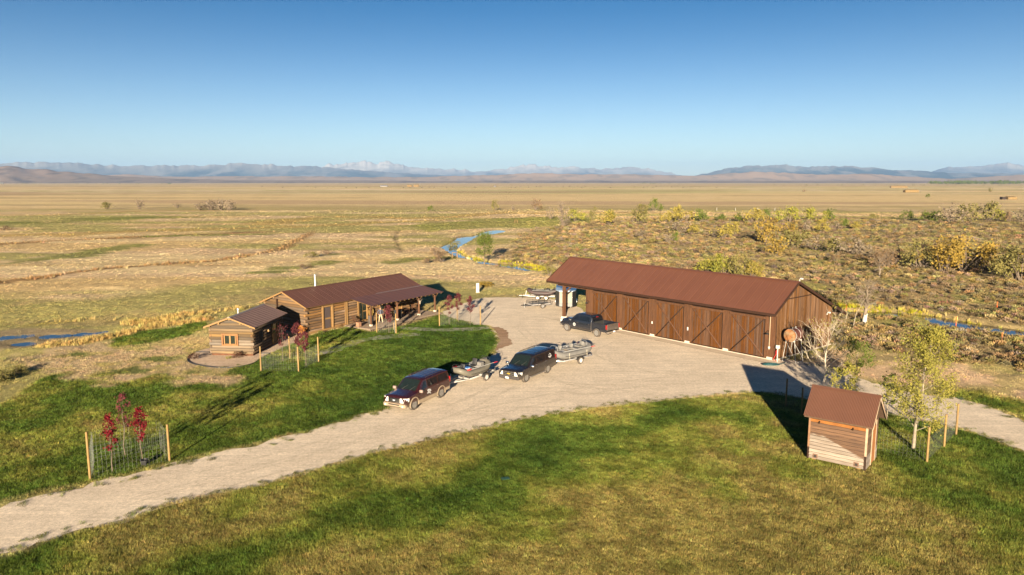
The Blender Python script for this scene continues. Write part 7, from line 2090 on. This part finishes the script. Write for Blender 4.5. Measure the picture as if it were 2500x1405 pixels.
# ------------------------------------------------------------------ wire cages
POSTY = pm('yellow_treated_post', (0.2160, 0.1404, 0.0540), (0.1656, 0.1044, 0.0396), .8, scale=3, objvar=.12)
WIRE = pm('galvanised_wire', (.17, .175, .17), (.14, .145, .14), .5, metal=.4)
def cage(label, pts, heights, closed=True, hh=1.55, top=None, skip=()):
    c = thing('wire_cage', label, 'fence', (pts[0][0], pts[0][1], 0), 0, 'tree cages of posts and wire mesh')
    o = Vector((pts[0][0], pts[0][1], 0))
    P = [Vector((x, y, 0)) - o for x, y in pts]
    for p, h in zip(P, heights):
        if h:
            d = Vector((rnd.uniform(-.02, .02), rnd.uniform(-.02, .02), h))
            beam('post', c, p + Vector((0, 0, -.05)), p + d, .125, .125, POSTY, 9, .95)
    k = len(P)
    for i in range(k if closed else k - 1):
        if i in skip: continue
        a_, b_ = P[i], P[(i + 1) % k]
        m = MB(); L = (b_ - a_).length
        d = (b_ - a_).normalized(); nrm = Vector((-d.y, d.x, 0)) * .07
        n = max(2, int(L / .20))
        for j in range(n + 1):
            q_ = a_ + d * L * j / n + nrm
            sag = rnd.uniform(-.02, .03)
            m.bar(q_ + Vector((0, 0, .03)), q_ + Vector((0, 0, hh + sag)), .005, n=3)
        for j in range(9):
            z = .05 + (hh - .05) * j / 8
            m.bar(a_ + nrm + Vector((0, 0, z)), b_ + nrm + Vector((0, 0, z)), .005, n=3)
        o2 = m.build('wire_mesh', WIRE, c)
    return c
cage('wire cage with two yellow posts round red saplings beside the drive', [(-22.15, 37.11), (-19.16, 39.7), (-20.6, 41.8), (-23.4, 39.6)], [2.6, 2.15, 0, 0], True, 1.75)
cage('wire cage with four yellow posts beside the small cabin', [(-20.73, 59.62), (-17.58, 59.48), (-16.8, 62.85), (-19.6, 63.9)], [2.1, 2.1, 2.2, 2.05], True, 1.5)
cage('small wire cage with three yellow posts in front of the porch', [(-14.0, 75.37), (-11.94, 74.95), (-12.5, 77.0)], [2.1, 2.1, 2.0], True, 1.2)
cage('wire cage with three yellow posts right of the porch', [(-7.85, 78.88), (-3.44, 79.58), (-6.2, 82.5)], [2.15, 2.15, 2.0], True, 1.2)
cage('wire cage round the tall aspen right of the shed', [(21.3, 41.3), (23.12, 39.52), (25.49, 41.96), (27.42, 44.03), (25.0, 46.0)], [0, 2.05, 2.0, 2.0, 0], False, 1.35)
cage('wire cage with dark posts in the shadow behind the shed', [(19.04, 49.9), (19.4, 48.0), (22.4, 50.2), (21.6, 52.8)], [2.0, 1.9, 0, 0], True, 1.3)
# ------------------------------------------------------------------ utility posts, stakes, stands, porch things, people
ub = thing('utility_pedestal', 'pale grey utility pedestal standing in the grass behind the yard', 'utility box', (-4.87, 103.81, 0), .2)
bx('cabinet', ub, (-.2, .2), (-.16, .16), (0, 1.25), pm('pale_grey_cabinet', (.36, .36, .36), (.32, .32, .32), .5), .02)
bx('cap', ub, (-.22, .22), (-.18, .18), (1.25, 1.30), pm('cabinet_cap', (.3, .3, .3), (.28, .28, .28), .5), .01)
bx('base', ub, (-.24, .24), (-.2, .2), (-.1, .08), CONC)
ORA = pm('orange_stake_paint', (.55, .10, .02), (.45, .08, .02), .7)
for lab, x, y, h in (('orange marker stake standing in the creek water at the right', 47.9, 78.6, 1.1), ('orange marker stake in the sagebrush above the creek', 59.61, 89.84, .9), ('orange marker stake just past the barn far eave', 40.43, 88.38, .8), ('orange marker stake on the near creek bank at the right', 48.26, 71.57, .8)):
    s = thing('marker_stake', lab, 'stake', (x, y, -.45), 0, 'orange marker stakes by the creek')
    bx('lath', s, (-.03, .03), (-.02, .02), (0, h + .45), ORA)
    bx('ribbon', s, (-.045, .045), (-.03, .03), (h + .30, h + .38), ORA)
def aframe(lab, x, y):
    s = thing('trestle', lab, 'trestle', (x, y, -.05), .4, 'yellow wooden trestles by the creek')
    for sx in (-.55, .55):
        beam('leg', s, (sx, -.35, 0), (sx * .9, 0, 1.2), .09, .09, YWOOD); beam('leg', s, (sx, .35, 0), (sx * .9, 0, 1.2), .09, .09, YWOOD)
    beam('top_rail', s, (-.6, 0, 1.2), (.6, 0, 1.2), .10, .12, YWOOD)
aframe('yellow wooden trestle on the near bank of the creek bend', -11.72, 150.87)
aframe('yellow wooden trestle in the green flat beyond the creek', 1.55, 281.22)
for i, (x, y) in enumerate(((-10.6, 214), (-8.3, 221), (5.2, 137.5), (1.2, 131.2))):
    s = thing('marker_post', ['pale post at the near end of the upper pool', 'pale post left of the upper pool', 'pale post on the far bank of the lower creek', 'pale post in the lower creek by the barn'][i], 'post', (x, y, -.3), 0, 'pale posts along the creek')
    beam('stake', s, (0, 0, 0), (.02, 0, 1.3), .07, .07, WHITEB, 6)
    bx('cap', s, (-.045, .085 - .02), (-.045, .045), (1.28, 1.33), WHITEB)
for i, (px_, y) in enumerate(((.372, 395), (.353, 400), (.30, 402), (.33, 398), (.275, 404))):
    s = thing('fence_post', f'{["fifth", "fourth", "second", "third", "first"][i]} white post from the left on the far edge of the plain', 'post', (px_ * y, y, 0), 0, 'white posts on the edge of the plain')
    beam('stake', s, (0, 0, -.1), (0, 0, 1.5), .16, .16, WHITE, 6)
    bx('cap', s, (-.1, .1), (-.1, .1), (1.5, 1.54), WHITE)

# cattle, hay and sheds far away
HIDE = pm('black_hide', (.018, .014, .012), (.03, .02, .015), .9, objvar=.4)
def cow_parts():
    b = MB(); 
    b.lathe([(.05, -1.0), (.30, -.92), (.38, -.5), (.40, 0), (.37, .45), (.30, .75), (.12, .92)], 8, Matrix.Translation((0, 0, .95)), 'x')
    b.tube([(.75, 0, 1.05), (1.05, 0, .95), (1.25, 0, .62)], [.22, .16, .12], 7)
    b.tube([(1.2, 0, .72), (1.42, 0, .48)], [.13, .08], 7)
    lg = MB()
    for x in (-.75, .6):
        for y in (-.2, .2):
            lg.bar((x, y, .75), (x, y, 0), .16, n=6, w2=.10)
    return b.mesh('body', HIDE, 60), lg.mesh('legs', HIDE)
cb, cl_ = cow_parts()
c0 = thing('cow', 'tiny dark cow grazing far out on the hay plain', 'cow', (*COWS[0], 0), 0, 'cattle grazing far out on the plain')
ob('body', cb, c0); ob('legs', cl_, c0)
c0.scale = (1.6,) * 3
for x, y in COWS[1:]:
    copy_thing(c0, (x, y, 0), rnd.uniform(0, 6.28), c0['label'])
c0.rotation_euler = (0, 0, 1)
HAY = pm('hay', (.16, .11, .05), (.12, .08, .035), .95, scale=1)
def hay(lab, x, y, w, h, d=7):
    o = thing('haystack', lab, 'haystack', (x, y, 0), 0, 'haystacks on the plain')
    MB().box(-w / 2, w / 2, -d / 2, d / 2, 0, h * .72, .3).build('bale_block', HAY, o)
    MB().add([(-w * .46, -d * .42, h * .72), (w * .46, -d * .42, h * .72), (w * .46, d * .42, h * .72), (-w * .46, d * .42, h * .72), (-w * .40, 0, h), (w * .40, 0, h)], [(0, 1, 5, 4), (2, 3, 4, 5), (1, 2, 5), (3, 0, 4)]).build('top', HAY, o)
for lab, px, py, w, h in (('nearest haystack at the right edge of the plain', 2470, 487, 8, 2.8), ('long low haystack left of the nearest one', 2226, 470, 20, 4.5), ('faint long haystack far right on the plain', 2195, 459, 42, 5), ('left haystack by the small far sheds', 1000, 456.5, 14, 6), ('right haystack by the small far sheds', 1016, 456.5, 16, 6.5)):
    d = 15.5 * 1828 / (py - 444)
    hay(lab, (px - 1250) / 1828 * d, d, w, h)
dk = thing('covered_stack', 'dark tarp-covered stack beside the nearest haystack', 'haystack', ((2452 - 1250) / 1828 * 655, 655, 0), 0)
MB().box(-1.6, 1.6, -2, 2, 0, 2.1, .2).build('stack', HIDE, dk); MB().box(-1.7, 1.7, -2.1, 2.1, 2.1, 2.3, .05).build('tarp', PLAS, dk)
def far_shed(lab, px, py, w, h):
    d = 15.5 * 1828 / (py - 444)
    o = thing('far_building', lab, 'building', ((px - 1250) / 1828 * d, d, 0), 0, 'white buildings far on the plain')
    MB().box(-w / 2, w / 2, -4, 4, 0, h).build('wall', pm('far_wall', (.16, .15, .14), (.14, .13, .12), .8), o)
    MB().add([(-w / 2 - .3, -4.4, h), (w / 2 + .3, -4.4, h), (w / 2 + .3, 4.4, h), (-w / 2 - .3, 4.4, h), (-w / 2 - .3, 0, h + 2), (w / 2 + .3, 0, h + 2)], [(0, 1, 5, 4), (2, 3, 4, 5), (1, 2, 5), (3, 0, 4)]).build('roof', STEEL, o)
far_shed('long white far building left of the far haystacks', 937, 456.5, 22, 3)
far_shed('white far building at the far left below the dark hill', 3, 449.5, 26, 6)
far_shed('small white far building right of the far haystacks', 1208, 457, 6, 2)
# far tree belts: one mass each
def belt(name, label, x0, x1, py, n, hmin, hmax, seed):
    rr = random.Random(seed); m = MB()
    for i in range(n):
        px = rr.uniform(x0, x1); d = 15.5 * 1828 / (py - 444 + rr.uniform(-.25, .25))
        h = rr.uniform(hmin, hmax); w = h * rr.uniform(.7, 1.3)
        X = (px - 1250) / 1828 * d
        cs = [((X + rr.gauss(0, w * .3), d + rr.gauss(0, w * .3), h * rr.uniform(.25, .9)), 1.0) for _ in range(8)]
        leaf_quads(m, cs, 46, h * .28, rr, h * .10)
    o = m.build(name, LEAF['green'], None, label=label, cat='trees', kind='stuff')
belt('far_trees', 'dark belt of trees along the far right of the plain', 2270, 2560, 450.2, 200, 12, 24, 3)
belt('far_trees', 'scattered dark trees below the far left hills', 0, 420, 450.0, 26, 4, 8, 4)
belt('far_trees', 'small dark trees below the hills in the middle distance', 1560, 1680, 449.5, 12, 5, 10, 5)
belt('far_trees', 'scattered bushes over the far right plain', 1880, 2480, 453.5, 26, 2.5, 5, 6)

# ---- garden edging round the cabin bed
ed = smooth_poly(BED, 2)
arc = [p for p in ed if p[1] < 66.5 and p[0] < -22.0]
arc = sorted(arc, key=lambda p: math.atan2(p[1] - 66, p[0] + 25.5))
MB().tube([(x, y, .04) for x, y in arc], .045, 6).build('garden_edging', RUBB, None, 60, label='black edging strip curving round the gravel bed of the small cabin', cat='edging')
lid = thing('irrigation_lid', 'small teal irrigation lid set in the lower lawn', 'lid', (-.35, 37.2, .0), .3)
bx('lid', lid, (-.2, .2), (-.14, .14), (0, .07), pm('teal_lid', (.01, .06, .06), (.01, .05, .05), .6), .01)
bx('rim', lid, (-.23, .23), (-.17, .17), (-.02, .03), pm('teal_rim', (.01, .035, .035), (.01, .03, .03), .6))
pot = thing('plant_pot', 'black plant pot at the foot of a red sapling beside the drive', 'pot', (-20.3, 39.15, 0), 0)
MB().lathe([(0, 0), (.15, 0), (.20, .28), (.22, .28), (.22, .32), (.18, .32), (.16, .05), (0, .05)], 14).build('pot', PLAS, pot, 40)
MB().lathe([(0, .24), (.17, .24), (.17, .26), (0, .26)], 14).build('soil', pm('potting_soil', (.03, .02, .015), (.02, .015, .01), .95), pot)

# ---- porch furniture (placed in cabin coordinates: along the front, out from the wall)
CW = Matrix.Translation((*CAB_BIG['o'], 0)) @ Matrix.Rotation(math.radians(CAB_BIG['a']), 4, 'Z')
def on_porch(r, s, z=.156): return CW @ Vector((r, -s, z))
CA = math.radians(CAB_BIG['a'])
def chair(lab, r, s, rz, wood):
    t = thing('porch_chair', lab, 'chair', on_porch(r, s), CA + rz, 'wooden chairs on the porch')
    for i in range(5):
        bx('seat_slat', t, (-.24 + i * .1, -.16 + i * .1), (-.25, .25), (.40, .425), wood)
    for i in range(5):
        beam('back_slat', t, (-.22, -.2 + i * .1, .40), (-.42, -.2 + i * .1, 1.0), .06, .02, wood)
    for sx, sy in ((.24, .25), (.24, -.25), (-.22, .25), (-.22, -.25)):
        beam('leg', t, (sx, sy, .0), (sx * .9, sy, .62), .045, .045, wood)
    for sy in (.27, -.27):
        bx('arm', t, (-.3, .3), (sy - .04, sy + .04), (.62, .65), wood)
BRW = pm('brown_chair_wood', (.075, .036, .018), (.05, .025, .013), .7, objvar=.2)
chair('brown folding chair at the left end of the porch by the tan block', 5.75, 1.2, -PI / 2, BRW)
chair('wooden chair in the porch shade right of the person', 9.6, 1.1, -PI / 2, BRW)
chair('wooden chair in the porch shade left of the long table', 10.7, 1.3, -PI / 2 + .3, pm('tan_chair_wood', (.17, .11, .06), (.12, .08, .045), .7))
chair('wooden chair in the porch shade at the far end of the long table', 15.0, 1.5, -PI / 2 - .3, BRW)
bk = thing('wood_block', 'tan wooden block seat at the left end of the porch', 'block', on_porch(5.35, 2.0, .13), CA)
bx('block', bk, (-.22, .22), (-.2, .2), (0.03, .52), pm('pink_tan_wood', (.22, .12, .075), (.18, .1, .06), .8), .02)
bx('foot', bk, (-.24, .24), (-.22, .22), (0, .03), BRW)
tb = thing('porch_table', 'long dark table in the porch shade', 'table', on_porch(12.6, 1.6), CA)
bx('top', tb, (-1.1, 1.1), (-.4, .4), (.72, .77), BRW, .01)
for sx in (-1, 1):
    for sy in (-.3, .3):
        beam('leg', tb, (sx, sy, 0), (sx, sy, .72), .08, .08, BRW)
gr_ = thing('barbecue_grill', 'dark barbecue grill near the middle of the porch', 'grill', on_porch(11.2, 2.3), CA - PI / 2)
bx('cart', gr_, (-.25, .25), (-.4, .4), (.15, .75), PLAS, .02)
MB().lathe([(.26, -.42), (.26, .42)], 16, Matrix.Translation((0, 0, .80)), 'y').build('hood', pm('grill_hood', (.03, .03, .032), (.02, .02, .02), .3), gr_, 40)
for y in (-.3, .3):
    MB().lathe([(.09, y - .03), (.09, y + .03)], 12, Matrix.Translation((-.2, 0, .09)), 'y').build('wheel', TYRE, gr_, 40)
    beam('leg', gr_, (.2, y, 0), (.2, y, .2), .05, .05, PLAS)
br = thing('trash_barrel', 'dark barrel beside the first porch post', 'barrel', on_porch(7.0, 2.2), 0)
MB().lathe([(0, 0), (.27, 0), (.30, .05), (.30, .35), (.315, .37), (.30, .39), (.30, .85), (.27, .9)], 18).build('drum', pm('dark_drum', (.05, .048, .045), (.07, .06, .05), .6), br, 40)
MB().lathe([(.29, .9), (.30, .93), (.12, 1.0), (0, 1.0)], 18).build('lid', pm('drum_lid', (.12, .11, .10), (.1, .09, .08), .6), br, 40)
hat = thing('yellow_coat', 'yellow coat hanging by the porch barrel', 'coat', on_porch(8.95, .35, 1.55), CA)
MB().add([(-.22, -.06, 0), (.22, -.06, 0), (.26, -.05, -.95), (-.26, -.05, -.95), (-.2, .06, 0), (.2, .06, 0), (.25, .07, -.95), (-.25, .07, -.95), (0, -.14, -.5)], [(0, 3, 8), (3, 2, 8), (2, 1, 8), (1, 0, 8), (4, 5, 6, 7), (0, 1, 5, 4), (1, 2, 6, 5), (3, 0, 4, 7), (2, 3, 7, 6)]).build('body', pm('yellow_cloth', (.17, .11, .03), (.13, .085, .025), .9), hat, 60)
MB().tube([(-.2, 0, -.05), (-.32, -.02, -.35), (-.33, -.04, -.65)], [.08, .075, .06], 7).build('sleeve', MATS['yellow_cloth'], hat, 60)
MB().tube([(.2, 0, -.05), (.32, -.02, -.35), (.33, -.04, -.65)], [.08, .075, .06], 7).build('sleeve', MATS['yellow_cloth'], hat, 60)
sk = thing('mounted_skull', 'pale animal skull hung on the third porch post', 'skull', on_porch(14.1, 3.12, 1.75), CA - PI / 2)
MB().lathe([(0, -.28), (.06, -.26), (.08, -.1), (.13, .05), (.12, .14), (0, .18)], 10).build('skull', WHITEB, sk, 60)
for sg in (-1, 1):
    MB().tube([(0, sg * .1, .1), (.02, sg * .28, .14), (.04, sg * .36, .30)], [.035, .025, .006], 6).build('horn', WHITEB, sk, 60)

# ---- person on the porch: plaid blue shirt, khaki trousers, dark cap, hands at the hips, one leg forward
def person(loc, rz):
    P = thing('person', 'person in dark plaid shirt, khaki trousers and cap standing on the porch', 'person', loc, rz)
    def skin(name, verts, edges, mats, fmat, parent, sub=2):
        me = bpy.data.meshes.new(name)
        me.from_pydata([v[0] for v in verts], edges, [])
        o = ob(name, me, parent)
        me.materials.append(mats)
        o.modifiers.new('skin', 'SKIN')
        sv = me.skin_vertices[0].data
        for i, v in enumerate(verts):
            sv[i].radius = v[1] if isinstance(v[1], tuple) else (v[1], v[1])
            sv[i].use_root = (i == 0)
        s = o.modifiers.new('sub', 'SUBSURF'); s.levels = s.render_levels = sub
        dg = bpy.context.evaluated_depsgraph_get()
        nm = bpy.data.meshes.new_from_object(o.evaluated_get(dg))
        o.modifiers.clear(); o.data = nm
        nm.polygons.foreach_set('use_smooth', [True] * len(nm.polygons))
        if fmat:
            for m_ in fmat[0]: nm.materials.append(m_)
            idx = []
            for p in nm.polygons:
                idx.append(fmat[1](p.center))
            nm.polygons.foreach_set('material_index', idx)
        return o
    SK = pm('skin', (.30, .17, .11), (.27, .15, .10), .6)
    PL, n, l, b = nt('plaid_shirt')
    tc = n.new('ShaderNodeTexCoord')
    def band(rot):
        w = n.new('ShaderNodeTexWave'); w.inputs['Scale'].default_value = 6; mp = n.new('ShaderNodeMapping'); mp.inputs['Rotation'].default_value = rot
        l.new(tc.outputs['Object'], mp.inputs[0]); l.new(mp.outputs[0], w.inputs['Vector']); return w.outputs['Fac']
    mu = n.new('ShaderNodeMath'); mu.operation = 'ADD'; l.new(band((0, 0, 0)), mu.inputs[0]); l.new(band((0, PI / 2, 0)), mu.inputs[1])
    mr = n.new('ShaderNodeMapRange'); mr.inputs[2].default_value = 2; l.new(mu.outputs[0], mr.inputs[0])
    mx = n.new('ShaderNodeMix'); mx.data_type = 'RGBA'; mx.inputs[6].default_value = (.016, .022, .045, 1); mx.inputs[7].default_value = (.075, .080, .105, 1); l.new(mr.outputs[0], mx.inputs[0]); l.new(mx.outputs[2], b.inputs['Base Color'])
    b.inputs['Roughness'].default_value = .9
    KH = pm('khaki', (.34, .26, .17), (.29, .22, .14), .85)
    SH = pm('shoe', (.06, .04, .03), (.05, .035, .03), .7)
    # whole body, one surface: pelvis root
    Vt = [((0, 0, .95), (.15, .11)), ((.0, 0, 1.12), (.15, .10)), ((0, 0, 1.32), (.18, .115)), ((0, 0, 1.46), (.13, .09)), ((.01, 0, 1.54), .055), ((.025, 0, 1.60), .07), ((.03, 0, 1.70), (.078, .095)), ((.02, 0, 1.78), .06)]
    E = [(i, i + 1) for i in range(7)]
    for sg in (1, -1):
        o = len(Vt)
        Vt += [((.0, sg * .20, 1.43), .07), ((-.06, sg * .34, 1.20), .052), ((.10, sg * .26, 1.00), .042), ((.15, sg * .20, .97), (.03, .02))]
        E += [(3, o), (o, o + 1), (o + 1, o + 2), (o + 2, o + 3)]
        fw = .16 if sg > 0 else -.10
        o = len(Vt)
        Vt += [((.0, sg * .10, .88), .10), ((fw * .6, sg * .13, .48), .068), ((fw * 1.0, sg * .16, .10), .048), ((fw + .04, sg * .165, .04), (.045, .04)), ((fw + .17, sg * .18, .035), (.04, .03))]
        E += [(0, o), (o, o + 1), (o + 1, o + 2), (o + 2, o + 3), (o + 3, o + 4)]
    def pick(c):
        if c.z > 1.50: return 0
        if c.z < .10: return 3
        if c.z < .98 and not (abs(c.y) > .19 and c.z > .90): return 2
        if c.x > .06 and c.z < 1.04 and abs(c.y) > .16: return 0
        return 1
    skin('body', Vt, E, SK, ([PL, KH, SH], pick), P)
    # five fingers on each hand, curled on the hip
    for sg in (1, -1):
        vs = [((.13, sg * .215, .975), (.026, .014)), ((.17, sg * .195, .955), (.034, .014))]; ed_ = [(0, 1)]
        for f, (dy, ln) in enumerate(((.022, .065), (.008, .075), (-.006, .07), (-.020, .055))):
            o = len(vs)
            vs += [((.185 + .008, sg * (.195 + dy), .948), .009), ((.185 + ln * .7, sg * (.19 + dy), .93), .0085), ((.185 + ln, sg * (.18 + dy), .905), .0075)]
            ed_ += [(1, o), (o, o + 1), (o + 1, o + 2)]
        o = len(vs); vs += [((.155, sg * .165, .955), .010), ((.18, sg * .148, .94), .0085)]; ed_ += [(0, o), (o, o + 1)]
        skin('hand', vs, ed_, SK, None, P, 1)
    # face and hair, cap
    MB().lathe([(.0, 0), (.012, .0), (.016, .02), (.006, .05), (0, .05)], 8, Matrix.Translation((.118, 0, 1.665))).build('nose', SK, P, 60)
    for sg in (1, -1):
        MB().lathe([(0, -.008), (.010, -.004), (.010, .004), (0, .008)], 8, Matrix.Translation((.112, sg * .032, 1.705)), 'x').build('eye', PLAS, P)
        MB().lathe([(0, -.012), (.028, -.006), (.028, .006), (0, .012)], 8, Matrix.Translation((.02, sg * .088, 1.69)), 'y').build('ear', SK, P)
    bx('mouth', P, (.108, .116), (-.025, .025), (1.632, 1.642), pm('lip', (.2, .08, .06), (.18, .07, .05), .6))
    MB().lathe([(.096, 1.735), (.102, 1.76), (.095, 1.81), (.06, 1.845), (0, 1.855)], 16, Matrix.Translation((.025, 0, 0))).build('cap', pm('dark_cap', (.03, .03, .035), (.025, .025, .03), .8), P, 60)
    MB().prism([(.09, -.07), (.16, -.06), (.19, 0), (.16, .06), (.09, .07)], 1.742, 1.752).build('cap_brim', MATS['dark_cap'], P)
    MB().lathe([(.09, 1.67), (.097, 1.74)], 14, Matrix.Translation((.005, 0, 0))).build('hair', pm('dark_hair', (.03, .02, .014), (.025, .018, .012), .8), P, 60)
person(on_porch(8.15, 2.55), math.radians(-50))
